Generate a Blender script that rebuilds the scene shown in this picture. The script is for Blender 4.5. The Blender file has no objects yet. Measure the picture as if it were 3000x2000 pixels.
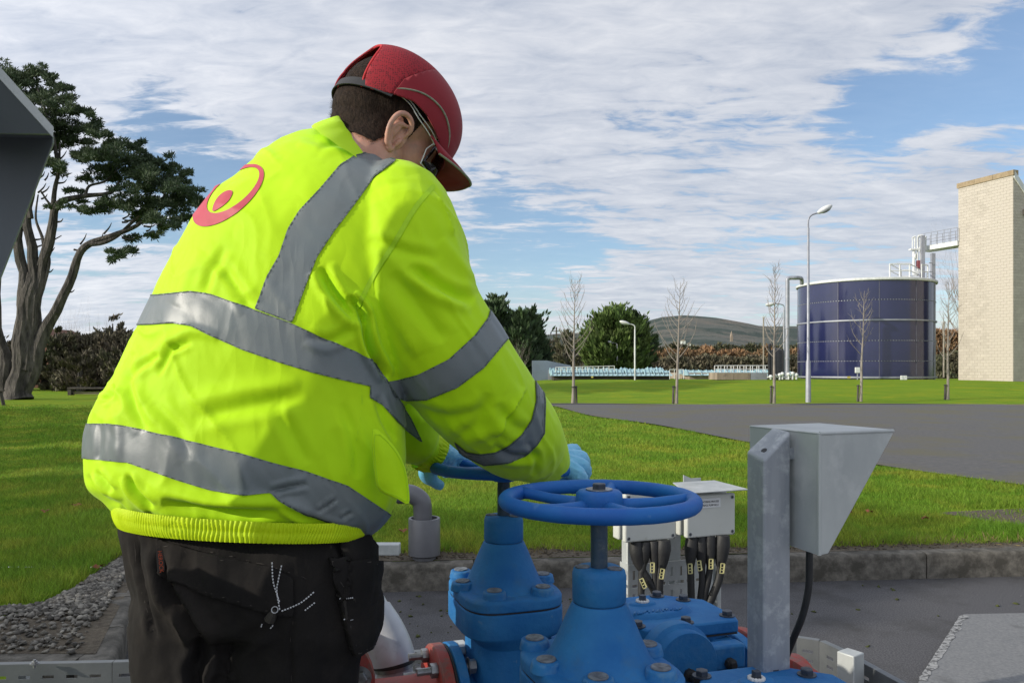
import bpy, bmesh, math, random
import numpy as np
from mathutils import Vector, Matrix, noise
from mathutils.bvhtree import BVHTree
random.seed(11); rng = np.random.default_rng(11)
R = math.radians
scene = bpy.context.scene
# ---------------------------------------------------------------- camera
FPX = 2333.3; HOR = 1085.0; CZ = 1.25
cam_d = bpy.data.cameras.new('camera'); cam_d.lens = 28.0; cam_d.sensor_width = 36.0
cam_d.shift_y = (HOR - 1000.0) / 3000.0; cam_d.clip_start = 0.05; cam_d.clip_end = 9000
cam = bpy.data.objects.new('camera', cam_d); scene.collection.objects.link(cam)
cam.location = (0, 0, CZ); cam.rotation_euler = (R(90), 0, 0); scene.camera = cam
# ---------------------------------------------------------------- sky and sun
SUN_AZ = -110.0     # degrees from +Y towards +X : the sun stands to the left
SUN_EL = 21.0
CLO, CHI, COFF = 0.79, 1.34, (3.1, 1.7, 0)
CLOUD_LAYOUT = [(2620, 350, 160, -.26), (2850, 260, 200, -.30), (3060, 160, 240, -.26), (1900, 410, 150, -.16), (2150, 470, 120, -.10), (2560, 575, 110, -.18), (1430, 640, 230, -.26), (1700, 640, 200, -.14), (420, 260, 150, -.22), (560, 420, 220, -.28), (330, 380, 150, -.10), (650, 620, 200, -.12), (260, 740, 160, -.18),
  (1560, 850, 220, -.20), (2100, 880, 200, -.12), (2780, 760, 160, -.16), (60, 90, 260, .22), (260, 290, 90, .16), (1750, 230, 420, .10), (800, 320, 200, .14), (2700, 470, 160, .16), (2900, 430, 160, .26), (2650, 620, 180, .16), (2350, 250, 150, .12), (500, 170, 120, .10), (2800, 20, 230, .34), (2350, 180, 120, .12), (1600, 500, 150, .14), (200, 860, 260, .12), (1900, 740, 260, .10), (1200, 60, 300, .06)]
world = bpy.data.worlds.new('World'); scene.world = world; world.use_nodes = True
def build_sky():
    nt = world.node_tree; N = nt.nodes; L = nt.links; N.clear()
    out = N.new('ShaderNodeOutputWorld'); bg = N.new('ShaderNodeBackground'); bg.inputs[1].default_value = 0.142
    sky = N.new('ShaderNodeTexSky'); sky.sky_type = 'NISHITA'; sky.sun_disc = False
    sky.sun_elevation = R(SUN_EL); sky.sun_rotation = R(SUN_AZ); sky.air_density = 1.0; sky.dust_density = 0.4; sky.ozone_density = 3.0
    tc = N.new('ShaderNodeTexCoord'); sep = N.new('ShaderNodeSeparateXYZ'); L.new(tc.outputs['Generated'], sep.inputs[0])
    def math_(op, a, b=None, c=None):
        m = N.new('ShaderNodeMath'); m.operation = op
        for i, x in enumerate((a, b, c)):
            if x is None: continue
            if isinstance(x, (int, float)): m.inputs[i].default_value = x
            else: L.new(x, m.inputs[i])
        return m.outputs[0]
    z = math_('MAXIMUM', sep.outputs[2], 0.0); zz = math_('ADD', z, 0.13)
    px = math_('DIVIDE', sep.outputs[0], zz); py = math_('DIVIDE', sep.outputs[1], zz)
    comb = N.new('ShaderNodeCombineXYZ'); L.new(px, comb.inputs[0]); L.new(py, comb.inputs[1])
    mp = N.new('ShaderNodeMapping'); mp.inputs['Rotation'].default_value = (0, 0, R(28)); mp.inputs['Scale'].default_value = (0.62, 1.25, 1)
    mp.inputs['Location'].default_value = COFF
    L.new(comb.outputs[0], mp.inputs[0])
    n1 = N.new('ShaderNodeTexNoise'); n1.inputs['Scale'].default_value = 0.85; n1.inputs['Detail'].default_value = 3; n1.inputs['Distortion'].default_value = 0.5
    n2 = N.new('ShaderNodeTexNoise'); n2.inputs['Scale'].default_value = 3.4; n2.inputs['Detail'].default_value = 9; n2.inputs['Roughness'].default_value = 0.62; n2.inputs['Distortion'].default_value = 0.35
    n3 = N.new('ShaderNodeTexNoise'); n3.inputs['Scale'].default_value = 10.5; n3.inputs['Detail'].default_value = 8; n3.inputs['Roughness'].default_value = 0.6; n3.inputs['Distortion'].default_value = 0.8
    for n in (n1, n2, n3): L.new(mp.outputs[0], n.inputs['Vector'])
    a = math_('MULTIPLY_ADD', n1.outputs[0], 0.75, 0.11); a = math_('MULTIPLY_ADD', n2.outputs[0], 0.95, a); a = math_('MULTIPLY_ADD', n3.outputs[0], 0.60, a); a = math_('SUBTRACT', a, 0.235)
    for (u, v, r_, w_) in CLOUD_LAYOUT:     # where the layer is thin or thick, by compass direction
        dv = Vector((u - 1500, FPX, HOR - v)).normalized(); dn = N.new('ShaderNodeVectorMath'); dn.operation = 'DOT_PRODUCT'; L.new(tc.outputs['Generated'], dn.inputs[0]); dn.inputs[1].default_value = dv
        g_ = math_('EXPONENT', math_('MULTIPLY', math_('SUBTRACT', dn.outputs['Value'], 1.0), 2.0 * (FPX / r_) ** 2)); a = math_('MULTIPLY_ADD', g_, w_ * .72, a)
    ramp = N.new('ShaderNodeValToRGB'); L.new(a, ramp.inputs[0])
    e = ramp.color_ramp.elements; e[0].position = CLO; e[0].color = (0, 0, 0, 1); e[1].position = CHI; e[1].color = (1, 1, 1, 1)
    ramp.color_ramp.interpolation = 'EASE'
    # horizon veil
    hz = math_('SUBTRACT', 1.0, math_('MULTIPLY', z, 6.0)); hz = math_('MAXIMUM', hz, 0.0); hz = math_('POWER', hz, 1.3)
    mask = math_('MAXIMUM', math_('MULTIPLY_ADD', ramp.outputs[0], 0.80, 0.12), math_('MULTIPLY', hz, 0.72))
    # brightness inside the clouds
    c2 = N.new('ShaderNodeValToRGB'); L.new(math_('MULTIPLY_ADD', n3.outputs[0], 0.45, math_('MULTIPLY', n2.outputs[0], 0.65)), c2.inputs[0])
    q = c2.color_ramp.elements; q[0].position = 0.36; q[0].color = (2.85, 3.2, 3.9, 1); q[1].position = 0.70; q[1].color = (5.1, 5.2, 5.5, 1)
    mix = N.new('ShaderNodeMix'); mix.data_type = 'RGBA'
    # the veil of thin cloud towards the sun is brighter
    sd = N.new('ShaderNodeVectorMath'); sd.operation = 'DOT_PRODUCT'; L.new(tc.outputs['Generated'], sd.inputs[0])
    sd.inputs[1].default_value = (math.sin(R(SUN_AZ)) * math.cos(R(SUN_EL)), math.cos(R(SUN_AZ)) * math.cos(R(SUN_EL)), math.sin(R(SUN_EL)))
    gl = math_('POWER', math_('MAXIMUM', math_('MULTIPLY_ADD', sd.outputs['Value'], 0.5, 0.5), 0.0), 3.0)
    gl = math_('MULTIPLY_ADD', gl, 0.9, 1.0)
    vm = N.new('ShaderNodeVectorMath'); vm.operation = 'SCALE'; L.new(c2.outputs[0], vm.inputs[0]); L.new(gl, vm.inputs['Scale'])
    L.new(mask, mix.inputs[0]); L.new(sky.outputs[0], mix.inputs[6]); L.new(vm.outputs[0], mix.inputs[7])
    L.new(mix.outputs[2], bg.inputs[0]); L.new(bg.outputs[0], out.inputs[0])
build_sky()
sun_d = bpy.data.lights.new('sun', 'SUN'); sun_d.energy = 3.8; sun_d.angle = R(0.6); sun_d.color = (1.0, 0.93, 0.80)
sun = bpy.data.objects.new('sun', sun_d); scene.collection.objects.link(sun)
sv = Vector((math.sin(R(SUN_AZ)) * math.cos(R(SUN_EL)), math.cos(R(SUN_AZ)) * math.cos(R(SUN_EL)), math.sin(R(SUN_EL))))
sun.rotation_euler = sv.to_track_quat('Z', 'Y').to_euler()
scene.view_settings.view_transform = 'Standard'; scene.view_settings.look = 'None'
scene.view_settings.exposure = 0.10; scene.view_settings.gamma = 1.0; scene.view_settings.use_curve_mapping = False
scene.cycles.max_bounces = 8; scene.cycles.transparent_max_bounces = 12

# ---------------------------------------------------------------- helpers
def P(u, v, y): return Vector(((u - 1500.0) / FPX * y, y, CZ - (v - HOR) / FPX * y))
def gy(v, z=0.0): return (CZ - z) * FPX / (v - HOR)

MATS = {}
def mat(name, c1, c2=None, scale=6.0, rough=0.6, metal=0.0, bump=0.0, bscale=60.0, spec=0.5, detail=5.0, contrast=(0.35, 0.65),
        stain=None, stain_scale=3.0, stain_pos=(0.58, 0.72), stretch=(1, 1, 1), island=0.0, trans=0.0, bump2=0.0, b2scale=8.0, bdist=0.002, coat=0.0, sheen=0.0, rough2=None):
    m = bpy.data.materials.new(name); m.use_nodes = True; nt = m.node_tree; N = nt.nodes; L = nt.links
    p = N['Principled BSDF']; out = N['Material Output']
    p.inputs['Roughness'].default_value = rough; p.inputs['Metallic'].default_value = metal; p.inputs['Specular IOR Level'].default_value = spec
    if coat: p.inputs['Coat Weight'].default_value = coat; p.inputs['Coat Roughness'].default_value = 0.1
    if sheen: p.inputs['Sheen Weight'].default_value = sheen
    c2 = c2 or tuple(x * 0.75 for x in c1)
    tc = N.new('ShaderNodeTexCoord'); mp = N.new('ShaderNodeMapping'); mp.inputs['Scale'].default_value = stretch
    L.new(tc.outputs['Object'], mp.inputs[0])
    n = N.new('ShaderNodeTexNoise'); n.inputs['Scale'].default_value = scale; n.inputs['Detail'].default_value = detail; n.inputs['Roughness'].default_value = 0.6
    L.new(mp.outputs[0], n.inputs['Vector'])
    r = N.new('ShaderNodeValToRGB'); e = r.color_ramp.elements
    e[0].position, e[1].position = contrast; e[0].color = (*c1, 1); e[1].color = (*c2, 1)
    L.new(n.outputs[0], r.inputs[0]); col = r.outputs[0]
    if stain:
        n3 = N.new('ShaderNodeTexNoise'); n3.inputs['Scale'].default_value = stain_scale; n3.inputs['Detail'].default_value = 8; n3.inputs['Roughness'].default_value = 0.7
        L.new(tc.outputs['Object'], n3.inputs['Vector'])
        r3 = N.new('ShaderNodeValToRGB'); e = r3.color_ramp.elements; e[0].position, e[1].position = stain_pos; e[0].color = (0, 0, 0, 1); e[1].color = (1, 1, 1, 1)
        L.new(n3.outputs[0], r3.inputs[0])
        mx = N.new('ShaderNodeMix'); mx.data_type = 'RGBA'; L.new(r3.outputs[0], mx.inputs[0]); L.new(col, mx.inputs[6]); mx.inputs[7].default_value = (*stain, 1); col = mx.outputs[2]
    if island:
        g = N.new('ShaderNodeNewGeometry'); hv = N.new('ShaderNodeHueSaturation')
        mr = N.new('ShaderNodeMapRange'); mr.inputs[3].default_value = 1 - island; mr.inputs[4].default_value = 1 + island
        L.new(g.outputs['Random Per Island'], mr.inputs[0]); L.new(mr.outputs[0], hv.inputs['Value']); L.new(col, hv.inputs['Color']); col = hv.outputs[0]
    L.new(col, p.inputs['Base Color'])
    if rough2 is not None:
        mr2 = N.new('ShaderNodeMapRange'); mr2.inputs[3].default_value = rough; mr2.inputs[4].default_value = rough2
        mr2.inputs[1].default_value = 0.35; mr2.inputs[2].default_value = 0.65
        L.new(n.outputs[0], mr2.inputs[0]); L.new(mr2.outputs[0], p.inputs['Roughness'])
    nrm = None
    for b, s, d in ((bump, bscale, bdist), (bump2, b2scale, bdist * 4)):
        if b:
            nb = N.new('ShaderNodeTexNoise'); nb.inputs['Scale'].default_value = s; nb.inputs['Detail'].default_value = 6; nb.inputs['Roughness'].default_value = 0.6
            L.new(mp.outputs[0], nb.inputs['Vector'])
            bp = N.new('ShaderNodeBump'); bp.inputs['Strength'].default_value = b; bp.inputs['Distance'].default_value = d
            L.new(nb.outputs[0], bp.inputs['Height'])
            if nrm: L.new(nrm, bp.inputs['Normal'])
            nrm = bp.outputs[0]
    if nrm: L.new(nrm, p.inputs['Normal'])
    if trans:
        tr = N.new('ShaderNodeBsdfTranslucent'); L.new(col, tr.inputs[0]); ms = N.new('ShaderNodeMixShader'); ms.inputs[0].default_value = trans
        L.new(p.outputs[0], ms.inputs[1]); L.new(tr.outputs[0], ms.inputs[2]); L.new(ms.outputs[0], out.inputs[0])
    MATS[name] = m; return m

def wear(name, chip, amt=1.0, lo=.508, hi=.54):
    # paint rubbed thin along exposed edges and in scattered spots
    m = MATS[name]; nt = m.node_tree; N = nt.nodes; L = nt.links; p = N['Principled BSDF']; old = p.inputs['Base Color'].links[0].from_socket
    g = N.new('ShaderNodeNewGeometry'); r = N.new('ShaderNodeMapRange'); r.inputs[1].default_value = lo; r.inputs[2].default_value = hi; L.new(g.outputs['Pointiness'], r.inputs[0])
    tc = N.new('ShaderNodeTexCoord'); n = N.new('ShaderNodeTexNoise'); n.inputs['Scale'].default_value = 55; n.inputs['Detail'].default_value = 6; L.new(tc.outputs['Object'], n.inputs['Vector'])
    r2 = N.new('ShaderNodeMapRange'); r2.inputs[1].default_value = .46; r2.inputs[2].default_value = .60; L.new(n.outputs[0], r2.inputs[0])
    r3 = N.new('ShaderNodeMapRange'); r3.inputs[1].default_value = .68; r3.inputs[2].default_value = .72; L.new(n.outputs[0], r3.inputs[0])
    mu = N.new('ShaderNodeMath'); mu.operation = 'MULTIPLY'; L.new(r.outputs[0], mu.inputs[0]); L.new(r2.outputs[0], mu.inputs[1]); mx = N.new('ShaderNodeMath'); mx.operation = 'MAXIMUM'; L.new(mu.outputs[0], mx.inputs[0]); L.new(r3.outputs[0], mx.inputs[1])
    m3 = N.new('ShaderNodeMath'); m3.operation = 'MULTIPLY'; L.new(mx.outputs[0], m3.inputs[0]); m3.inputs[1].default_value = amt
    mi = N.new('ShaderNodeMix'); mi.data_type = 'RGBA'; L.new(m3.outputs[0], mi.inputs[0]); L.new(old, mi.inputs[6]); mi.inputs[7].default_value = (*chip, 1); L.new(mi.outputs[2], p.inputs['Base Color'])
def orient(d):
    d = Vector(d).normalized(); return d.to_track_quat('Z', 'Y').to_matrix()

class MB:
    def __init__(s): s.v = []; s.f = []
    def add(s, vs, fs):
        k = len(s.v); s.v += [tuple(v) for v in vs]; s.f += [tuple(i + k for i in f) for f in fs]; return s
    def box(s, c, size, rot=None, taper=1.0):
        sx, sy, sz = (x / 2 for x in size); vs = []
        for z, t in ((-sz, 1), (sz, taper)):
            for x, y in ((-1, -1), (1, -1), (1, 1), (-1, 1)): vs.append(Vector((x * sx * t, y * sy * t, z)))
        if rot is not None:
            M3 = rot if isinstance(rot, Matrix) else Matrix.Rotation(rot, 3, 'Z'); vs = [M3 @ v for v in vs]
        c = Vector(c); return s.add([v + c for v in vs], [(0, 3, 2, 1), (4, 5, 6, 7), (0, 1, 5, 4), (1, 2, 6, 5), (2, 3, 7, 6), (3, 0, 4, 7)])
    def tube(s, pts, r, n=10, cap=True, closed=False):
        pts = [Vector(p) for p in pts]; rs = r if hasattr(r, '__len__') else [r] * len(pts); m = len(pts); vs = []; up = None
        for i, p in enumerate(pts):
            if closed: d = (pts[(i + 1) % m] - pts[i - 1])
            else: d = (pts[min(i + 1, m - 1)] - pts[max(i - 1, 0)])
            d.normalize()
            if up is None: up = Vector((0, 0, 1)) if abs(d.z) < 0.9 else Vector((1, 0, 0))
            a = d.cross(up)
            if a.length < 1e-5: a = d.orthogonal()
            a.normalize(); b = d.cross(a).normalized(); up = -b if False else a.cross(d).normalized()
            for k in range(n):
                t = 2 * math.pi * k / n; vs.append(p + (a * math.cos(t) + b * math.sin(t)) * rs[i])
        fs = []
        for i in range(m if closed else m - 1):
            j = (i + 1) % m
            for k in range(n): fs.append((i * n + k, i * n + (k + 1) % n, j * n + (k + 1) % n, j * n + k))
        if cap and not closed: fs.append(tuple(range(n))[::-1]); fs.append(tuple((m - 1) * n + k for k in range(n)))
        return s.add(vs, fs)
    def lathe(s, prof, c=(0, 0, 0), axis=(0, 0, 1), n=32, cap=True):
        M3 = orient(axis); c = Vector(c); vs = []
        for r, z in prof:
            for k in range(n):
                t = 2 * math.pi * k / n; vs.append(c + M3 @ Vector((r * math.cos(t), r * math.sin(t), z)))
        fs = []
        for i in range(len(prof) - 1):
            for k in range(n): fs.append((i * n + k, i * n + (k + 1) % n, (i + 1) * n + (k + 1) % n, (i + 1) * n + k))
        if cap: fs.append(tuple(range(n))[::-1]); fs.append(tuple((len(prof) - 1) * n + k for k in range(n)))
        return s.add(vs, fs)
    def rings(s, rings, cap=True, closed_ring=True):
        n = len(rings[0]); vs = [p for r in rings for p in r]; fs = []
        for i in range(len(rings) - 1):
            for k in range(n if closed_ring else n - 1): fs.append((i * n + k, i * n + (k + 1) % n, (i + 1) * n + (k + 1) % n, (i + 1) * n + k))
        if cap: fs.append(tuple(range(n))[::-1]); fs.append(tuple((len(rings) - 1) * n + k for k in range(n)))
        return s.add(vs, fs)
    def prism(s, poly, d):   # poly: 3D points, d: extrusion vector
        n = len(poly); d = Vector(d); vs = [Vector(p) for p in poly] + [Vector(p) + d for p in poly]
        return s.add(vs, [tuple(range(n))[::-1], tuple(range(n, 2 * n))] + [(k, (k + 1) % n, n + (k + 1) % n, n + k) for k in range(n)])
    def ball(s, c, r, n=14, m=9, sc=(1, 1, 1), rot=None):
        c = Vector(c); vs = []
        for i in range(1, m):
            ph = math.pi * i / m
            for k in range(n):
                t = 2 * math.pi * k / n; p = Vector((math.sin(ph) * math.cos(t) * sc[0], math.sin(ph) * math.sin(t) * sc[1], math.cos(ph) * sc[2])) * r
                if rot is not None: p = rot @ p
                vs.append(c + p)
        a = Vector((0, 0, r * sc[2])); 
        if rot is not None: a = rot @ a
        vs += [c + a, c - a]; fs = []
        for i in range(m - 2):
            for k in range(n): fs.append((i * n + k, (i + 1) * n + k, (i + 1) * n + (k + 1) % n, i * n + (k + 1) % n))
        T = (m - 1) * n
        for k in range(n): fs.append((T, k, (k + 1) % n)); fs.append((T + 1, (m - 2) * n + (k + 1) % n, (m - 2) * n + k))
        return s.add(vs, fs)
    def chain(s, pts, rs, n=14):    # limb: tube with round ends, smoothly sampled
        pts = [Vector(p) for p in pts]; Q = []; RR = []
        m = len(pts)
        for i in range(m - 1):
            p0 = pts[max(i - 1, 0)]; p1 = pts[i]; p2 = pts[i + 1]; p3 = pts[min(i + 2, m - 1)]
            for k in range(5):
                t = k / 5; Q.append(0.5 * ((2 * p1) + (p2 - p0) * t + (2 * p0 - 5 * p1 + 4 * p2 - p3) * t * t + (3 * p1 - p0 - 3 * p2 + p3) * t ** 3)); RR.append(rs[i] + (rs[i + 1] - rs[i]) * t)
        Q.append(pts[-1]); RR.append(rs[-1])
        s.tube(Q, RR, n); s.ball(pts[0], rs[0] * 0.995, n, 9); s.ball(pts[-1], rs[-1] * 0.995, n, 9); return s
    def build(s, name, m, parent=None, smooth=35, bevel=0.0, seg=2, kind=None, label=None):
        me = bpy.data.meshes.new(name); me.from_pydata(s.v, [], s.f); me.update(); return finish(name, me, m, parent, smooth, bevel, seg, kind, label)

def finish(name, me, m, parent=None, smooth=35, bevel=0.0, seg=2, kind=None, label=None):
    if m is not None: me.materials.append(MATS[m] if isinstance(m, str) else m)
    if smooth:
        me.polygons.foreach_set('use_smooth', [True] * len(me.polygons))
        if smooth < 179: me.set_sharp_from_angle(angle=R(smooth))
    o = bpy.data.objects.new(name, me); scene.collection.objects.link(o)
    if parent is not None:
        o.parent = parent
        if parent.get('_w') and parent.type == 'EMPTY': o.matrix_parent_inverse = Matrix.Translation(-parent.location)
    if bevel:
        b = o.modifiers.new('bevel', 'BEVEL'); b.width = bevel; b.segments = seg; b.limit_method = 'ANGLE'; b.angle_limit = R(40); b.harden_normals = False
    if kind: o['kind'] = kind
    if label: o['label'] = label
    return o
def npmesh(name, V, Fc, m, parent=None, smooth=0, **k):
    """V (n,3) array, Fc (k,3|4) int array"""
    me = bpy.data.meshes.new(name); V = np.asarray(V, np.float32); Fc = np.asarray(Fc, np.int32); nf, c = Fc.shape
    me.vertices.add(len(V)); me.vertices.foreach_set('co', V.ravel()); me.loops.add(nf * c); me.loops.foreach_set('vertex_index', Fc.ravel())
    me.polygons.add(nf); me.polygons.foreach_set('loop_start', np.arange(0, nf * c, c, dtype=np.int32)); me.update(calc_edges=True); me.validate()
    return finish(name, me, m, parent, smooth, **k)
def thing(name, label, cat, loc=(0, 0, 0), rz=0.0, group=None, w=True):
    """Empty at a thing's base; w=True: its parts are built in world coordinates"""
    o = bpy.data.objects.new(name, None); o.empty_display_size = 0.1; scene.collection.objects.link(o); o.location = loc; o.rotation_euler = (0, 0, rz)
    o['label'] = label; o['category'] = cat
    if group: o['group'] = group
    if w: o['_w'] = 1
    return o
def tag(o, label, cat, group=None):
    o['label'] = label; o['category'] = cat
    if group: o['group'] = group
    return o
def dup(o, parent=None):
    c = o.copy(); scene.collection.objects.link(c); c.parent = parent
    for ch in [x for x in ALLCH(o)]: dup(ch, c)
    return c
def ALLCH(o): return [x for x in scene.objects if x.parent == o]
def inst(name, me, parent, M4):
    o = bpy.data.objects.new(name, me); scene.collection.objects.link(o); o.parent = parent
    if parent is not None and parent.get('_w') and parent.type == 'EMPTY': o.matrix_parent_inverse = Matrix.Translation(-parent.location)
    o.matrix_basis = M4; return o
def mesh_only(mb, name, m, smooth=35):
    me = bpy.data.meshes.new(name); me.from_pydata(mb.v, [], mb.f); me.update(); me.materials.append(MATS[m])
    if smooth:
        me.polygons.foreach_set('use_smooth', [True] * len(me.polygons)); me.set_sharp_from_angle(angle=R(smooth))
    return me

def voxel(mb, vox, smooth=4, fac=0.5):
    """union of the closed shapes in mb as one even surface -> V, F(tri or quad) arrays"""
    me = bpy.data.meshes.new('tmp'); me.from_pydata(mb.v, [], mb.f); me.update()
    bm = bmesh.new(); bm.from_mesh(me); bmesh.ops.recalc_face_normals(bm, faces=bm.faces); bm.to_mesh(me); bm.free()
    o = bpy.data.objects.new('tmp', me); scene.collection.objects.link(o)
    r = o.modifiers.new('r', 'REMESH'); r.mode = 'VOXEL'; r.voxel_size = vox
    if smooth: s = o.modifiers.new('s', 'SMOOTH'); s.iterations = smooth; s.factor = fac
    t = o.modifiers.new('t', 'TRIANGULATE')
    dg = bpy.context.evaluated_depsgraph_get(); m2 = bpy.data.meshes.new_from_object(o.evaluated_get(dg))
    V = np.empty(len(m2.vertices) * 3, np.float32); m2.vertices.foreach_get('co', V); F = np.empty(len(m2.polygons) * 3, np.int32); m2.polygons.foreach_get('vertices', F)
    bpy.data.objects.remove(o); bpy.data.meshes.remove(me); bpy.data.meshes.remove(m2)
    return V.reshape(-1, 3).astype(np.float64), F.reshape(-1, 3)
def vnormals(V, F):
    n = np.cross(V[F[:, 1]] - V[F[:, 0]], V[F[:, 2]] - V[F[:, 0]]); N = np.zeros_like(V)
    for k in range(3): np.add.at(N, F[:, k], n)
    return N / np.maximum(np.linalg.norm(N, axis=1), 1e-12)[:, None]
def clip(V, F, f):
    """keep the part of a triangle mesh where f >= 0 (f per vertex)"""
    ins = f[F] >= 0; c = ins.sum(1); keep = [tuple(t) for t in F[c == 3]]; Vn = list(map(tuple, V)); cache = {}
    def cut(a, b):
        k = (min(a, b), max(a, b))
        if k not in cache:
            t = f[a] / (f[a] - f[b]); Vn.append(tuple(V[a] + (V[b] - V[a]) * t)); cache[k] = len(Vn) - 1
        return cache[k]
    for t in F[(c == 1) | (c == 2)]:
        t = [int(x) for x in t]; i = [f[x] >= 0 for x in t]; poly = []
        for k in range(3):
            a, b = t[k], t[(k + 1) % 3]
            if i[k]: poly.append(a)
            if i[k] != i[(k + 1) % 3]: poly.append(cut(a, b))
        for k in range(1, len(poly) - 1): keep.append((poly[0], poly[k], poly[k + 1]))
    if not keep: return np.zeros((0, 3)), np.zeros((0, 3), int)
    K = np.array(keep); u, inv = np.unique(K, return_inverse=True)
    return np.array(Vn)[u], inv.reshape(-1, 3)
def proj(V): return np.stack([1500 + V[:, 0] / V[:, 1] * FPX, HOR + (CZ - V[:, 2]) / V[:, 1] * FPX], 1)
def polysd(Q, poly, closed=True):
    """signed distance (inside positive) of 2D points to a polygon"""
    P_ = np.asarray(poly, float); n = len(P_); d = np.full(len(Q), 1e9); ins = np.zeros(len(Q), bool)
    for i in range(n if closed else n - 1):
        a = P_[i]; b = P_[(i + 1) % n]; ab = b - a; t = np.clip(((Q - a) @ ab) / max(ab @ ab, 1e-9), 0, 1)
        d = np.minimum(d, np.linalg.norm(Q - a - t[:, None] * ab, axis=1))
        if closed:
            c = ((a[1] > Q[:, 1]) != (b[1] > Q[:, 1])); 
            with np.errstate(all='ignore'): x = (b[0] - a[0]) * (Q[:, 1] - a[1]) / (b[1] - a[1]) + a[0]
            ins ^= c & (Q[:, 0] < x)
    return np.where(ins, d, -d) if closed else d
def smoothcurve(pts, k=6, closed=False):
    pts = [np.array(p, float) for p in pts]; n = len(pts); out = []
    for i in range(n if closed else n - 1):
        g = (lambda j: pts[j % n]) if closed else (lambda j: pts[min(max(j, 0), n - 1)])
        p0, p1, p2, p3 = g(i - 1), g(i), g(i + 1), g(i + 2)
        for q in range(k):
            t = q / k; out.append(0.5 * ((2 * p1) + (p2 - p0) * t + (2 * p0 - 5 * p1 + 4 * p2 - p3) * t * t + (3 * p1 - p0 - 3 * p2 + p3) * t ** 3))
    if not closed: out.append(pts[-1])
    return out
def biggest(V, F):
    p = list(range(len(V)))
    def fd(i):
        while p[i] != i: p[i] = p[p[i]]; i = p[i]
        return i
    for a, b, c in F.tolist(): p[fd(a)] = fd(b); p[fd(c)] = fd(b)
    r = np.array([fd(i) for i in F[:, 0]]); u, n = np.unique(r, return_counts=True); K = F[r == u[np.argmax(n)]]; q, inv = np.unique(K, return_inverse=True)
    return V[q], inv.reshape(-1, 3)
def fnoise(V, s=1.0, octv=3, seed=0.0):
    return np.array([noise.fractal(Vector((v[0] * s + seed, v[1] * s, v[2] * s)), 0.9, 2.1, octv) for v in V])
def leaves(C, D, size, aspect=0.35, name='foliage', m='pine_needles', parent=None, kind=None, jitter=0.5):
    """one bent leaf-like quad per point C, pointing along D"""
    n = len(C); D = D + rng.normal(0, jitter, (n, 3)); D /= np.linalg.norm(D, axis=1)[:, None]
    S = np.cross(D, rng.normal(0, 1, (n, 3))); S /= np.maximum(np.linalg.norm(S, axis=1), 1e-6)[:, None]
    sz = (size * rng.uniform(0.6, 1.35, n))[:, None]; w = sz * aspect
    V = np.stack([C, C + D * sz * 0.5 + S * w * 0.5, C + D * sz, C + D * sz * 0.5 - S * w * 0.5], 1).reshape(-1, 3)
    F = np.arange(n * 4).reshape(-1, 4); return npmesh(name, V, F, m, parent, 0, kind=kind)
def textmesh(body, size, m, parent, M4, name='lettering', ext=.0002, align='LEFT'):
    c = bpy.data.curves.new('t', 'FONT'); c.body = body; c.size = size; c.extrude = ext; c.align_x = align; o = bpy.data.objects.new('t', c); scene.collection.objects.link(o)
    dg = bpy.context.evaluated_depsgraph_get(); me = bpy.data.meshes.new_from_object(o.evaluated_get(dg)); bpy.data.objects.remove(o); me.materials.clear(); me.materials.append(MATS[m])
    ob = bpy.data.objects.new(name, me); scene.collection.objects.link(ob); ob.parent = parent; ob.matrix_basis = M4
    if parent is not None and parent.get('_w') and parent.type == 'EMPTY': ob.matrix_parent_inverse = Matrix.Translation(-parent.location)
    return ob
# ================================================================ materials for the setting
mat('asphalt', (0.040, 0.040, 0.046), (0.105, 0.102, 0.104), scale=140, rough=0.92, bump=0.6, bscale=260, contrast=(0.4, 0.62), stain=(0.034, 0.033, 0.032), stain_scale=1.6, stain_pos=(0.5, 0.7))
mat('road_asphalt', (0.066, 0.066, 0.068), (0.115, 0.110, 0.104), scale=30, rough=0.93, bump=0.5, bscale=120, stain=(0.100, 0.092, 0.058), stain_scale=0.6, stain_pos=(0.48, 0.60), detail=9, stretch=(0.5, 1.5, 1))
mat('slab_concrete', (0.135, 0.14, 0.145), (0.20, 0.20, 0.20), scale=90, rough=0.9, bump=0.4, bscale=200, stain=(0.10, 0.10, 0.10), stain_scale=4)
mat('kerb_concrete', (0.17, 0.155, 0.13), (0.085, 0.078, 0.066), scale=18, rough=0.95, bump=0.9, bscale=90, bdist=0.004, stain=(0.055, 0.050, 0.040), stain_scale=7, stain_pos=(0.45, 0.6), detail=9)
mat('soil', (0.060, 0.045, 0.030), (0.12, 0.10, 0.07), scale=40, rough=1, bump=1, bscale=60, bdist=0.01)
mat('lawn_ground', (0.115, 0.225, 0.018), (0.21, 0.285, 0.024), scale=1.1, rough=1, bump=1, bscale=60, bdist=0.02, contrast=(0.3, 0.7), stretch=(0.5, 2.2, 1), stain=(0.27, 0.29, 0.020), stain_scale=0.8, stain_pos=(0.5, 0.72), spec=0.05)
mat('grass_blade', (0.115, 0.26, 0.022), (0.235, 0.345, 0.034), scale=0.9, rough=0.7, island=0.42, trans=0.45, contrast=(0.3, 0.7), stretch=(0.5, 2.0, 1), stain=(0.36, 0.37, 0.05), stain_scale=1.3, stain_pos=(0.47, 0.66), spec=0.3)  # yellowish streaks and patches paint extra sun streaks into the colour
mat('grass_dry', (0.14, 0.10, 0.04), (0.22, 0.17, 0.07), scale=9, rough=0.9, island=0.4)
mat('stone_grey', (0.22, 0.205, 0.175), (0.07, 0.062, 0.052), scale=22, rough=0.9, island=0.6)
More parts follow.
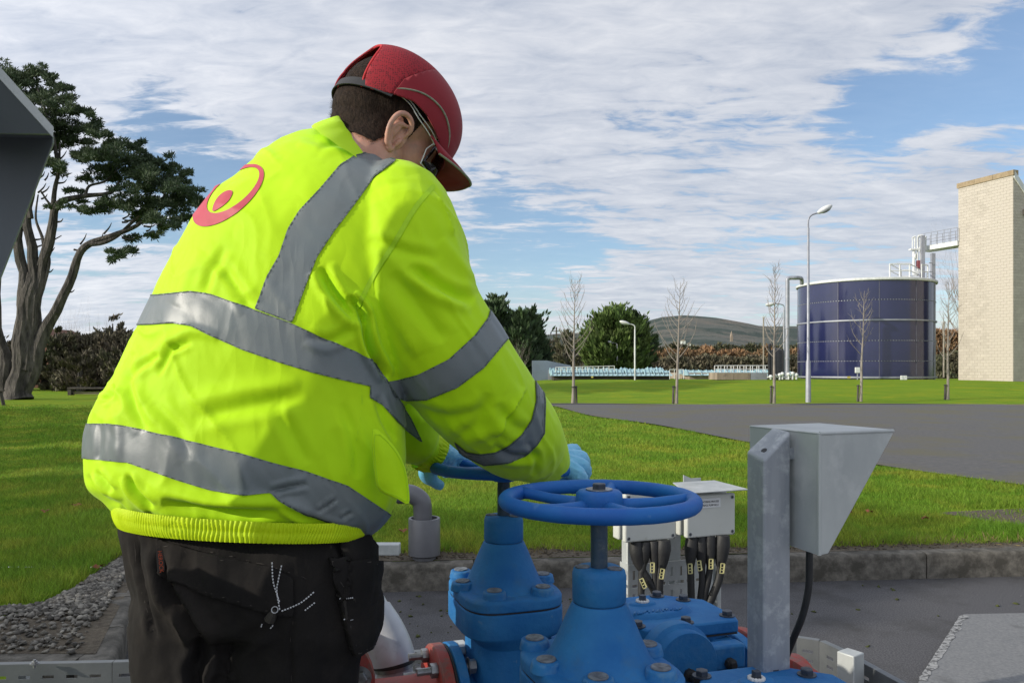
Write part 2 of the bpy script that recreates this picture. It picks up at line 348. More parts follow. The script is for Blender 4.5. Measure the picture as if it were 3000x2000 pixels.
mat('moss', (0.035, 0.045, 0.010), (0.075, 0.085, 0.02), scale=60, rough=1, bump=1, bscale=200)
mat('leaf_brown', (0.26, 0.085, 0.03), (0.16, 0.06, 0.03), scale=30, rough=0.8, island=0.3)
mat('hill_hazy', (0.085, 0.092, 0.078), (0.135, 0.115, 0.090), scale=0.006, rough=1, detail=12, stain=(0.030, 0.048, 0.038), stain_scale=0.004, stain_pos=(0.46, 0.50), contrast=(0.42, 0.58), bump=0.6, bscale=0.05, bdist=10)  # lighter tones with the distance haze mixed into the colour

# ================================================================ terrain
def ss(a, b, t): t = min(max((t - a) / (b - a), 0), 1); return t * t * (3 - 2 * t)
def ground_z(x, y):
    b = ss(-6, 4, x)
    z = 0.15 + (0.56 - 0.14 * ss(24, 33, x)) * ss(25.8, 45, y) * b
    return z
xs = sorted(set([-900, -400, -200, -120, -90] + list(np.arange(-70, -10, 3.0)) + list(np.arange(-10, 46, 1.0)) + [50, 60, 80, 120, 200, 400, 900]))
ys = [4.66] + list(np.arange(5, 60, 1.0)) + [65, 75, 90, 120, 200, 400, 800, 1300]
gm = MB(); gm.v = []
kerb_y = lambda x: 4.56 + 0.092 * max(min(x, 5.2), -2.0)
for y in ys:
    for x in xs:
        yy = y
        if y == 4.66: yy = kerb_y(x) + 0.10
        z = ground_z(x, yy) + (0.02 * math.sin(x * 0.7 + y * 0.5) * ss(7, 14, y))
        if y > 200: z = ground_z(x, 100)
        gm.v.append((x, yy, z))
nx = len(xs)
for j in range(len(ys) - 1):
    for i in range(nx - 1): gm.f.append((j * nx + i, j * nx + i + 1, (j + 1) * nx + i + 1, (j + 1) * nx + i))
lawn = gm.build('lawn', 'lawn_ground', smooth=180, kind='structure')
# lawn west of the yard, in front of the kerb line
lw = MB(); lw.add([(-900, -60, 0.146), (-1.72, -60, 0.146), (-1.72, 2.9, 0.146), (-1.72, 3.05, 0.146), (-2.1, 4.47, 0.146), (-900, 4.47, 0.146)], [(0, 1, 2, 3, 4, 5)])
lw.build('lawn_west', 'lawn_ground', smooth=0, kind='structure')
yard = MB(); yard.add([(-1.75, -12, 0), (5.4, -12, 0), (5.4, 5.4, 0), (-2.2, 5.4, 0)], [(0, 1, 2, 3)]); yard.build('yard_asphalt', 'asphalt', smooth=0, kind='structure')
# the road beyond the lawn: a sheet 6 mm above the ground that follows it
rd = [(0.4, 24.9), (1.25, 24.0), (1.94, 19.3), (2.87, 16.2), (3.46, 12.1), (4.15, 9.1), (4.8, 7.5), (5.2, 6.2), (5.6, 4.6), (5.7, -12)]
rc = smoothcurve(rd, 5); rows = []
rb = MB(); K = 24
for p in rc:
    f_ = 0
    for i in range(K + 1):
        t = (i / K) ** 2; x = p[0] + (90 - p[0]) * t; y = p[1]
        rb.v.append((x, y, ground_z(x, y) + 0.02 * math.sin(x * 0.7 + y * 0.5) * ss(7, 14, y) + 0.028))
for j in range(len(rc) - 1):
    for i in range(K): a = j * (K + 1) + i; rb.f.append((a, a + K + 1, a + K + 2, a + 1))
k0 = len(rb.v)
for i in range(K + 1):     # far strip up to the foot of the bank
    t = (i / K) ** 2; x = 0.4 + 89.6 * t; rb.v.append((x + 0.15, 25.75, ground_z(x, 25.75) + 0.02 * math.sin(x * 0.7 + 25.75 * 0.5) + 0.028))
for i in range(K): rb.f.append((k0 + i, k0 + i + 1, i + 1, i))
rb.build('road', 'road_asphalt', smooth=180, kind='structure')
slab = MB(); slab.prism([(2.29, 4.04, 0.004), (1.95, 3.60, 0.004), (1.62, 3.17, 0.004), (1.1, 2.4, 0.004), (0.9, 1.2, 0.004), (0.9, -12, 0.004), (5.38, -12, 0.004), (5.38, 4.22, 0.004)], (0, 0, 0.012))
slab.build('concrete_slab', 'slab_concrete', smooth=0, kind='structure')
mat('worn_edge', (0.36, 0.36, 0.35), (0.20, 0.20, 0.20), scale=50, rough=0.9, bump=0.5, bscale=150, stain=(0.06, 0.06, 0.062), stain_scale=45, stain_pos=(0.5, 0.56))
we = MB(); pr = None
for i in range(60):
    t = i / 59; x = 2.27 - 0.64 * t; y = 4.02 - 0.84 * t; w = 0.022 + 0.03 * noise.noise(Vector((t * 14, 0, 0))); q = noise.noise(Vector((t * 40, 3, 0))) * 0.008
    we.v += [(x - 0.008 + q, y, 0.0175), (x + max(w, 0.006), y - 0.01, 0.0175)]
    if i: we.f.append((2 * i - 2, 2 * i - 1, 2 * i + 1, 2 * i))
we.build('worn_slab_edge', 'worn_edge', smooth=0, kind='structure')

# ---------------------------------------------------------------- kerbs, stone by stone
kerb = thing('kerb', 'weathered concrete kerb between the lawn and the asphalt yard', 'kerb', (0, 4.6, 0)); kerb['kind'] = 'structure'
def kerb_stones(a, b, L0, n0=None, h=0.15, w=0.125):
    a = Vector((a[0], a[1], 0)); b = Vector((b[0], b[1], 0)); d = b - a; T = d.length; d.normalize(); nrm = Vector((-d.y, d.x, 0)); n = max(1, round(T / L0)); s = T / n
    me = None; vs = []
    mb = MB(); q = s - 0.008; prof = [(0, -0.06), (0, h - 0.022), (0.006, h - 0.006), (0.022, h), (w, h), (w, -0.06)]
    # local frame: x along, y inwards; subdivided and worn
    K = 12; ringsL = []
    for i in range(K + 1):
        x = q * i / K; ringsL.append([Vector((x, p[0] + 0.0025 * noise.noise(Vector((x * 9, p[1] * 20, s))), p[1] + 0.0025 * noise.noise(Vector((x * 7, p[0] * 30, 5 + s))))) for p in prof])
    mb.rings(ringsL); me = mesh_only(mb, 'kerb_stone', 'kerb_concrete', 50); ang = math.atan2(d.y, d.x)
    for i in range(n):
        p = a + d * (i * s + 0.004) + nrm * (random.uniform(-0.004, 0.004)); p.z = random.uniform(-0.004, 0.003)
        inst('kerb_stone', me, kerb, Matrix.Translation(p) @ Matrix.Rotation(ang + random.uniform(-0.003, 0.003), 4, 'Z'))
kerb_stones((-2.02, kerb_y(-2.0)), (5.2, kerb_y(5.2)), 0.92)
kerb_stones((-1.50, 2.98), (-2.02, 4.36), 0.46)
kerb_stones((-9.0, 2.94), (-1.66, 2.94), 0.92, w=0.20)
# ---------------------------------------------------------------- gravel, soil strip
gs = MB(); gs.add([(-9, 3.10, 0.150), (-1.62, 3.10, 0.150), (-2.10, 4.5, 0.150), (-2.2, 5.0, 0.152), (-2.5, 5.1, 0.152), (-2.34, 4.67, 0.152), (-2.2, 4.04, 0.152), (-2.14, 3.7, 0.152), (-2.4, 3.45, 0.152), (-9, 3.4, 0.152)], [tuple(range(10))])
gs.build('gravel_bed', 'soil', smooth=0, kind='structure')
ss2 = MB(); 
pts = [(x, kerb_y(x) + 0.10, 0.153) for x in np.arange(-2.1, 5.4, 0.15)]; up = [(p[0], p[1] + 0.20 + 0.09 * noise.noise(Vector((p[0] * 3, 0, 0))) - 0.05 * ss(0.6, 2.4, p[0]), 0.154) for p in pts]
ss2.v = pts + up; n_ = len(pts); ss2.f = [(i, i + 1, n_ + i + 1, n_ + i) for i in range(n_ - 1)]
ss2.build('soil_strip', 'soil', smooth=0, kind='structure')
sp = MB(); cp = Vector((4.02, 6.0, 0)); ring = [(cp.x + (0.75 + 0.15 * math.sin(3 * t + 1)) * math.cos(t), cp.y + 0.33 * math.sin(t) * (1 + 0.2 * math.sin(2 * t)), 0.154) for t in np.linspace(0, 2 * math.pi, 24, endpoint=False)]
sp.add(ring, [tuple(range(24))]); sp.build('bare_soil_patch', 'soil', smooth=0, kind='structure')
def pebbles(n, region, smin, smax, name, m='stone_grey', flat=0.55):
    base = np.array([[1, 0, 0], [0, 1, 0], [-1, 0, 0], [0, -1, 0], [0.1, 0.1, 1], [0, 0, -1]]); tri = np.array([[0, 1, 4], [1, 2, 4], [2, 3, 4], [3, 0, 4], [1, 0, 5], [2, 1, 5], [3, 2, 5], [0, 3, 5]])
    Vs = []; Fs = []; k = 0; c = 0
    while c < n:
        p = region()
        if p is None: continue
        s = random.uniform(smin, smax); B = base * np.array([s * random.uniform(.7, 1.3), s * random.uniform(.6, 1.1), s * flat * random.uniform(.6, 1.2)]) + rng.normal(0, s * 0.18, (6, 3))
        a = random.uniform(0, 6.28); Rm = np.array([[math.cos(a), -math.sin(a), 0], [math.sin(a), math.cos(a), 0], [0, 0, 1]]); tl = random.uniform(-.5, .5)
        Rt = np.array([[1, 0, 0], [0, math.cos(tl), -math.sin(tl)], [0, math.sin(tl), math.cos(tl)]])
        Vs.append(B @ Rt.T @ Rm.T + np.array(p)); Fs.append(tri + k); k += 6; c += 1
    return npmesh(name, np.concatenate(Vs), np.concatenate(Fs), m, None, 0, kind='stuff')
def reg_gravel():
    y = random.uniform(3.08, 5.0)
    xr = -1.68 - (y - 3.08) * 0.335; xl = (-2.2 if y > 3.75 else -2.2 - (3.75 - y) * 3.2) - 0.12 * max(0, y - 4)
    if y < 3.5: xl = -4.2
    x = random.uniform(xl, xr)
    return (x, y, 0.158)
o = pebbles(4600, reg_gravel, 0.006, 0.022, 'gravel'); tag(o, 'loose grey gravel in the bed between the left lawn and the kerb', 'gravel')
def reg_strip():
    x = random.uniform(-2.0, 5); return (x, kerb_y(x) + random.uniform(0.12, 0.36), 0.156)
o = pebbles(1500, reg_strip, 0.004, 0.012, 'soil_crumbs', 'soil'); tag(o, 'crumbs of brown soil along the back of the kerb', 'soil')
def reg_yard():
    x = random.uniform(-1.5, 4.5); y = random.uniform(2.2, kerb_y(x) - 0.02)
    if random.random() > (1.0 if x < 0.6 else 0.16): return None
    return (x, y, 0.003)
o = pebbles(420, reg_yard, 0.004, 0.016, 'moss_clumps', 'moss', 0.6); tag(o, 'small dark clumps of moss scattered on the yard asphalt', 'moss')
o = pebbles(130, reg_yard, 0.003, 0.007, 'grit', 'slab_concrete', 0.5); tag(o, 'pale grit scattered on the yard asphalt', 'grit')

# ---------------------------------------------------------------- grass blades
def lawn_ok(x, y):
    if y > 25: return False
    if x > -2.15:
        if y < kerb_y(x) + 0.26 + 0.09 * noise.noise(Vector((x * 3, 0, 0))) - 0.05 * ss(0.6, 2.4, x) + 0.05 * noise.noise(Vector((x * 17, 5, 0))): return False
    else:
        lim = 3.42 if x < -2.6 else 3.75
        if y < lim + 0.10 * noise.noise(Vector((x * 6, 1, 0))): return False
        if x > -2.22 - 0.13 * max(0, y - 4) and y < 5.1: return False
    # road
    xe = np.interp(-y, [-25, -24, -19.3, -16.2, -12.1, -9.1, -7.5, -6.2, -4.6], [0.4, 1.25, 1.94, 2.87, 3.46, 4.15, 4.8, 5.2, 5.6])
    if x > xe + 0.03 + 0.07 * noise.noise(Vector((y * 5, 2, 0))) + random.uniform(-.04, .04): return False
    d = math.hypot((x - 4.02) / 0.8, (y - 6.0) / 0.36)
    if d < 1.0 and random.random() < 0.85: return False
    return True
def grass(n, y0, y1, hgt, wid, half=0.66, pw=1.0):
    C = []
    while len(C) < n:
        t = random.random(); y = y0 * (y1 / y0) ** t; x = random.uniform(-half, half) * y
        if lawn_ok(x, y): C.append((x, y, ground_z(x, y) + 0.02 * math.sin(x * 0.7 + y * 0.5) * ss(7, 14, y) - 0.004))
    C = np.array(C); n = len(C); h = hgt * rng.uniform(0.45, 1.25, n) * (1 + 0.35 * np.sin(C[:, 0] * 5 + C[:, 1] * 3)); w = wid * (C[:, 1] / 5) ** 0.9
    # taller tufts at the edge by the kerb
    ey = np.array([kerb_y(x) for x in C[:, 0]]); edge = (C[:, 1] - ey < 0.6) | ((C[:, 0] < -1.9) & (C[:, 1] < 5)); h = np.where(edge, h * rng.uniform(0.9, 1.5, n), h)
    a = rng.uniform(0, 6.28, n); side = np.stack([np.cos(a), np.sin(a) * 0.5, np.zeros(n)], 1) * (w / 2)[:, None]
    lean = np.stack([rng.normal(0, .45, n), rng.normal(0, .45, n), np.zeros(n)], 1) * h[:, None]
    up = np.stack([np.zeros(n), np.zeros(n), h], 1)
    V = np.stack([C - side, C + side, C + side * 0.7 + up * 0.55 + lean * 0.35, C - side * 0.7 + up * 0.55 + lean * 0.35, C + up + lean], 1).reshape(-1, 3)
    k = np.arange(n)[:, None] * 5
    return V, np.concatenate([k + np.array([[0, 1, 2]]), k + np.array([[0, 2, 3]]), k + np.array([[3, 2, 4]])])
V1, F1 = grass(190000, 3.3, 9.0, 0.045, 0.0050); V2, F2 = grass(150000, 8.0, 25.0, 0.042, 0.0060, pw=1)
o = npmesh('grass', np.concatenate([V1, V2]), np.concatenate([F1, F2 + len(V1)]), 'grass_blade', None, 0, kind='stuff'); tag(o, 'short green lawn grass, streaks of low sun partly tinted into the blades', 'grass')
def dry():
    x = random.uniform(-2, 5); return x
C = np.array([(x, kerb_y(x) + random.uniform(.16, .36), 0.155) for x in (random.uniform(-2, 4.6) for _ in range(2600))])
o = leaves(C, np.tile([0, -0.1, 0.5], (len(C), 1)), 0.045, 0.08, 'dead_grass', 'grass_dry', kind='stuff', jitter=0.8); tag(o, 'dead brown grass tangled along the kerb edge', 'grass')
# fallen leaves
lp = [(220, 1483, 'left lawn beside the jacket'), (132, 1502, 'left lawn below the large fallen leaf'), (290, 1666, 'gravel edge left of the trousers'), (2485, 1506, 'lawn right of the galvanised hood'), (2548, 1503, 'lawn under the tip of the hood'), (2712, 1523, 'lawn near the bare soil patch'), (1545, 1440, 'lawn between the two handwheels'), (1180, 1560, 'lawn left of the grey pipe')]
for i, (u, v, t) in enumerate(lp):
    y = gy(v, 0.17); p = P(u, v, y); p.z += 0.018; s = 0.034 if i == 0 else 0.022; mb = MB(); n = 10; ringp = []
    for k in range(n):
        t_ = 2 * math.pi * k / n; rr = s * (1 + 0.35 * math.cos(5 * t_)); ringp.append((p.x + rr * math.cos(t_) * 1.2, p.y + rr * math.sin(t_), p.z + 0.012 * math.sin(2 * t_ + i)))
    mb.add(ringp + [tuple(p)], [(k, (k + 1) % n, n) for k in range(n)]); o = mb.build('fallen_leaf', 'leaf_brown', smooth=0)
    tag(o, 'curled brown fallen leaf on the ' + t, 'leaf', 'fallen leaves on the grass')

# ---------------------------------------------------------------- hill
ridge = [(-2500, 985), (-1200, 965), (0, 1010), (900, 1020), (1500, 1010), (1600, 980), (1720, 975), (1800, 968), (1878, 945), (1940, 929), (2010, 924), (2090, 930), (2180, 945), (2240, 958), (2330, 955), (2450, 962), (2700, 968), (2800, 975), (3000, 985), (4200, 940), (5600, 990)]
hu = np.array([r[0] for r in ridge], float); hv = np.array([r[1] for r in ridge], float)
hb = MB(); cols = 260; rws = 26
for j in range(rws):
    t = j / (rws - 1); y = 700 + 1500 * t
    for i in range(cols):
        u = -2500 + 8100 * i / (cols - 1); top = (HOR - np.interp(u, hu, hv)) / FPX * 2200
        x = (u - 1500) / FPX * y; z = 2 + (top) * (t ** 1.25) + 7 * noise.fractal(Vector((x * 0.01, y * 0.01, 0)), 1, 2, 5) * min(1, t * 3) * (1 if t < 1 else 0.35); hb.v.append((x, y, z if t > 0 else -2))
for j in range(rws - 1):
    for i in range(cols - 1): a = j * cols + i; hb.f.append((a, a + 1, a + cols + 1, a + cols))
k0 = len(hb.v)
for i in range(cols): v = hb.v[(rws - 1) * cols + i]; hb.v.append((v[0] * 1.3, v[1] + 900, -5))
for i in range(cols - 1): hb.f.append(((rws - 1) * cols + i, (rws - 1) * cols + i + 1, k0 + i + 1, k0 + i))
hb.build('hill', 'hill_hazy', smooth=180, kind='structure')
# ================================================================ background materials
mat('bark_grey', (0.135, 0.118, 0.105), (0.030, 0.026, 0.024), scale=5, rough=0.95, bump=1, bscale=9, bdist=0.12, stretch=(1, 1, 0.25))
mat('bark_pale', (0.34, 0.30, 0.25), (0.22, 0.19, 0.16), scale=9, rough=0.95, bump=0.5, bscale=30, stretch=(1, 1, 0.4))
mat('twig_brown', (0.24, 0.18, 0.13), (0.15, 0.11, 0.08), scale=2, rough=0.95)
mat('pine_needles', (0.026, 0.050, 0.020), (0.060, 0.088, 0.036), scale=0.35, rough=0.75, island=0.45, trans=0.15)
mat('conifer_dark', (0.034, 0.062, 0.026), (0.062, 0.100, 0.036), scale=0.6, rough=0.8, island=0.5, trans=0.12)
mat('conifer_green', (0.070, 0.125, 0.024), (0.125, 0.175, 0.042), scale=0.6, rough=0.8, island=0.5, trans=0.15)
mat('hedge_brown', (0.120, 0.098, 0.066), (0.080, 0.078, 0.045), scale=0.5, rough=0.9, island=0.5)
mat('hedge_rust', (0.27, 0.15, 0.075), (0.17, 0.115, 0.06), scale=0.35, rough=0.9, island=0.5)
mat('scrub_green', (0.060, 0.070, 0.035), (0.10, 0.085, 0.05), scale=0.8, rough=0.9, island=0.5)
mat('brick_orange', (0.17, 0.08, 0.05), (0.12, 0.06, 0.04), scale=6, rough=0.9)
mat('tank_enamel', (0.013, 0.017, 0.060), (0.019, 0.022, 0.078), scale=0.6, rough=0.14, spec=0.8, bump=0.15, bscale=1.2, bdist=0.02, stain=(0.022, 0.026, 0.068), stain_scale=1.5)
mat('seam_grey', (0.08, 0.08, 0.12), (0.12, 0.12, 0.16), scale=3, rough=0.6)
mat('white_metal', (0.72, 0.73, 0.72), (0.55, 0.56, 0.55), scale=5, rough=0.5)
mat('galv_far', (0.36, 0.37, 0.41), (0.28, 0.29, 0.33), scale=4, rough=0.5, metal=0.3)
mat('block_cream', (0.50, 0.45, 0.385), (0.44, 0.395, 0.335), scale=1.3, rough=0.95, bump=0.4, bscale=18, bdist=0.006, island=0.06)
mat('mortar', (0.42, 0.37, 0.30), (0.36, 0.31, 0.25), scale=8, rough=1)
mat('coping_tan', (0.36, 0.28, 0.18), (0.27, 0.20, 0.12), scale=4, rough=0.95, bump=0.8, bscale=20, bdist=0.02)
mat('far_concrete', (0.36, 0.29, 0.22), (0.22, 0.175, 0.13), scale=1.2, rough=0.95, stretch=(1, 1, 0.15), stain=(0.10, 0.08, 0.07), stain_scale=1.1)
mat('dark_wall', (0.035, 0.03, 0.028), (0.075, 0.06, 0.048), scale=0.8, rough=0.95)
mat('cover_aqua', (0.24, 0.38, 0.41), (0.33, 0.46, 0.49), scale=0.5, rough=0.55, island=0.25)
mat('shed_blue', (0.16, 0.20, 0.25), (0.12, 0.15, 0.19), scale=0.8, rough=0.7)
mat('black_paint', (0.012, 0.012, 0.014), (0.02, 0.02, 0.022), scale=6, rough=0.35)
mat('yellow_sign', (0.62, 0.52, 0.12), rough=0.6)
mat('red_box', (0.26, 0.07, 0.08), rough=0.6)
mat('dark_timber', (0.05, 0.042, 0.035), (0.08, 0.07, 0.06), scale=5, rough=0.9)

# ---------------------------------------------------------------- big pine on the left
py_ = 30.0
pine = thing('pine_tree', 'big wind-shaped pine with several bare grey trunks and flat dark crown, far left', 'pine tree', tuple(P(60, 1160, py_)))
mb = MB()
def limb(mb, pts, rs, y=py_, dy=0.0, n=9, wob=0.0):
    c = smoothcurve([(p[0], p[1], (p[2] if len(p) > 2 else 0)) for p in pts], 5); q = [P(a[0], a[1], y + a[2]) for a in c]
    if wob: q = [p + Vector((noise.noise(p * 0.9), noise.noise(p * 0.9 + Vector((9, 0, 0))), 0)) * wob for p in q]
    r = np.interp(np.linspace(0, 1, len(q)), np.linspace(0, 1, len(rs)), rs) * .82; r = r * (1 + .10 * np.array([noise.noise(p * 2.3) for p in q])); mb.tube(q, list(r), n)
limb(mb, [(62, 1172), (66, 1080), (72, 960), (90, 800)], [0.62, 0.46, 0.40, 0.22], wob=.2)
limb(mb, [(20, 1160), (10, 1040), (-8, 900), (-40, 700)], [0.34, 0.27, 0.22, 0.15], wob=.2)
limb(mb, [(75, 1000), (70, 860), (60, 700), (80, 560), (70, 420)], [0.36, 0.25, 0.2, 0.15, 0.08], wob=.2)
limb(mb, [(60, 1060), (92, 900), (100, 780), (85, 640), (92, 500)], [0.4, 0.3, 0.24, 0.18, 0.1], wob=.2)
limb(mb, [(80, 1080), (108, 900), (130, 760), (160, 640), (186, 590), (250, 575), (310, 565), (340, 530)], [0.40, 0.26, 0.2, 0.16, 0.14, 0.11, 0.08, 0.05], wob=.15)
limb(mb, [(120, 780), (150, 660), (160, 560), (172, 500), (175, 420)], [0.2, 0.14, 0.1, 0.07, 0.04])
limb(mb, [(78, 1150), (98, 1090), (126, 970), (180, 890), (228, 760), (262, 715), (330, 690), (400, 660), (460, 600)], [0.30, 0.30, 0.28, 0.22, 0.18, 0.15, 0.12, 0.09, 0.05], wob=.1)
limb(mb, [(262, 715), (300, 712), (345, 690), (400, 640), (470, 590), (500, 520)], [0.12, 0.09, 0.08, 0.07, 0.05, 0.02])
limb(mb, [(186, 590), (150, 600), (120, 560)], [0.1, 0.06, 0.03]); limb(mb, [(250, 575), (262, 545), (310, 530), (350, 490)], [0.08, 0.06, 0.05, 0.02])
limb(mb, [(130, 760), (125, 700), (105, 640), (112, 570)], [0.09, 0.07, 0.05, 0.03]); limb(mb, [(125, 850), (145, 770), (140, 720), (180, 690)], [0.08, 0.06, 0.04, 0.02])
limb(mb, [(70, 800), (40, 700), (-30, 560)], [0.2, 0.14, 0.06]); limb(mb, [(90, 640), (70, 500), (60, 350)], [0.13, 0.1, 0.04]); limb(mb, [(170, 480), (150, 380), (110, 260)], [0.1, 0.07, 0.03])
for _ in range(46):   # dead snags
    a = random.choice([(70, 900), (95, 800), (100, 700), (165, 630), (130, 770), (228, 760), (300, 700), (120, 560), (160, 520), (200, 850), (330, 570), (360, 680), (420, 650)])
    u, v = a[0] + random.uniform(-12, 12), a[1] + random.uniform(-50, 30); an = random.uniform(-0.3, 1.2); l = random.uniform(15, 48)
    limb(mb, [(u, v), (u + l * 0.6 * math.cos(an), v - l * 0.5 * math.sin(an)), (u + l * math.cos(an) * 0.9, v - l * math.sin(an) * 0.7 - 8)], [0.05, 0.035, 0.012], n=4)
mb.build('trunk', 'bark_grey', pine)
clumps = []   # (u, v, rx_px, ry_px, depth)
for c in [(60, 235, 55, 28), (120, 225, 50, 24), (165, 262, 42, 22), (100, 290, 75, 36), (190, 300, 55, 26), (235, 335, 38, 20), (150, 350, 85, 34), (60, 340, 60, 50), (255, 375, 56, 26), (200, 405, 60, 30), (290, 400, 34, 20), (130, 430, 70, 30),
          (340, 425, 42, 22), (395, 430, 36, 24), (300, 455, 70, 30), (380, 475, 62, 32), (450, 470, 48, 26), (330, 505, 80, 28), (430, 515, 70, 30), (500, 500, 42, 24), (535, 520, 30, 20), (495, 550, 62, 28), (550, 565, 34, 22), (410, 560, 66, 26), (350, 600, 60, 24),
          (440, 600, 70, 26), (520, 595, 56, 26), (570, 600, 26, 20), (290, 615, 52, 18), (470, 640, 60, 20), (500, 660, 40, 18), (540, 640, 36, 22), (345, 745, 38, 14), (370, 735, 26, 12), (335, 758, 20, 12), (255, 620, 26, 12), (190, 480, 34, 16), (150, 480, 40, 20), (80, 420, 60, 40),
          (210, 560, 26, 12), (170, 600, 30, 12), (0, 250, 70, 60), (-60, 330, 90, 70), (-40, 470, 90, 50), (-110, 420, 90, 60), (20, 520, 60, 30), (455, 690, 26, 12), (380, 700, 24, 12), (395, 640, 34, 14), (260, 520, 26, 14), (240, 455, 40, 20)]:
    clumps.append(c)
CC = []; DD = []
for (u, v, rx, ry) in clumps:
    n = int(rx * ry * 1.4) + 170; dy = random.uniform(-1.6, 1.6)
    nb = max(5, int(rx * ry / 110)); sub = [(random.gauss(0, .5), random.gauss(0, .5), random.gauss(0, .5)) for _ in range(nb)]
    for k in range(n):
        s = sub[k % nb]; r = 0.30 * (1 if nb > 5 else 1.2)
        a = Vector((random.gauss(0, 1), random.gauss(0, 1), random.gauss(0, 1))).normalized() * random.uniform(.3, 1) ** .5 * r
        CC.append(tuple(P(u + (s[0] + a.x) * rx, v + (s[1] * 0.9 + a.z * -1.0) * ry, py_ + dy + (s[2] + a.y) * 1.5))); DD.append((a.x * 2, a.y * 2, abs(a.z) * 2 + 0.55))
leaves(np.array(CC), np.array(DD), 0.155, 0.24, 'crown', 'pine_needles', pine, jitter=.8)

# ---------------------------------------------------------------- trees with crowns
def crown_tree(name, label, u, v, y, top, wpx, m, n=9000, shape='cone', group=None, zb=None, size=0.34, multi=1, cat='conifer', trunk=True, leanu=0):
    base = P(u, v, y); t = thing(name, label, cat, tuple(base), group=group)
    H_ = (v - top) / FPX * y; W = wpx / FPX * y / 2; CC = []; DD = []; sp = []
    for k in range(multi):
        ox = random.uniform(-.62, .62) * W if multi > 1 else 0; hh = H_ * (random.uniform(.72, .95) if k else 1.0); sp.append((ox if k else leanu / FPX * y, random.uniform(-.4, .4) * W, hh, W * (0.62 if 1 < multi < 6 else .42 if multi > 5 else 1)))
    lum = [(random.uniform(0, 6.28), random.uniform(.05, .95), random.uniform(.10, .26)) for _ in range(60)]
    cl = []
    for k in range(max(60, n // 70)):      # boughs: each a tuft of sprays standing out of the crown
        q = sp[k % multi]; a = random.uniform(0, 6.28); z = random.random() ** 1.15; l = 1.0
        r = (1 - z) ** 0.75 * (0.75 + 0.25 * min(1, z * 7)) if shape == 'cone' else math.sin(math.pi * min(1, (z * 0.86 + 0.13))) ** 0.62 if shape == 'egg' else math.sqrt(max(0, 1 - (2 * z - 1) ** 2))
        cl.append((q, a, z, q[3] * r * random.uniform(.62, 1.10), random.uniform(.07, .13) * q[3] * 2.0))
    for i in range(n):
        q, a, z, r, cs = cl[i % len(cl)]; ox, oy, hh, w = q
        if i % 5 == 0: r *= random.uniform(.3, .9)
        d = Vector((math.cos(a), math.sin(a), .75)); u_ = abs(random.gauss(0, 1)); s_ = cs * (1.15 - min(u_, 1.6) * .45)
        p = base + Vector((ox + r * math.cos(a), oy + r * math.sin(a), hh * z * .94 + .1)) + d * (u_ - .8) * cs + Vector((random.gauss(0, 1), random.gauss(0, 1), random.gauss(0, .6))) * s_ * .55
        if p.z < base.z + .02: p.z = base.z + random.uniform(.02, .4)
        CC.append(tuple(p)); DD.append((math.cos(a), math.sin(a), 1.1 + z))
    leaves(np.array(CC), np.array(DD), size, 0.34, 'crown', m, t, jitter=0.45)
    if trunk: mbt = MB(); mbt.tube([base, base + Vector((0, 0, H_ * 0.5)), base + Vector((0, 0, H_ * 0.9))], [0.22, 0.14, 0.03], 8); mbt.build('trunk', 'bark_grey', t)
    return t
crown_tree('conifer_tree', 'tall dark conifer row end rising behind the sleeve, left of the first bare sapling', 1490, 1118, 52, 866, 280, 'conifer_dark', 34000, 'cone', multi=9, leanu=-40, size=.42)
crown_tree('conifer_tree', 'dark narrow conifer standing just right behind the sleeve conifer', 1556, 1118, 54, 935, 150, 'conifer_dark', 15000, 'cone', multi=4, size=.4)
crown_tree('conifer_tree', 'broad bright green conifer left of the thin lamp post', 1812, 1100, 60, 893, 262, 'conifer_green', 36000, 'egg', multi=7, size=.42)
crown_tree('conifer_tree', 'tall thin green conifer spire at the right shoulder of the broad green conifer', 1868, 1100, 62, 915, 95, 'conifer_dark', 6000, 'egg')
crown_tree('scrub_tree', 'olive green scrub tree between the two conifer groups', 1660, 1100, 70, 975, 120, 'scrub_green', 4500, 'round', cat='tree', size=.3, multi=2)
crown_tree('scrub_tree', 'small olive scrub tree behind the blue grey shed', 1615, 1100, 74, 1000, 80, 'hedge_brown', 2600, 'round', cat='tree', size=.3)
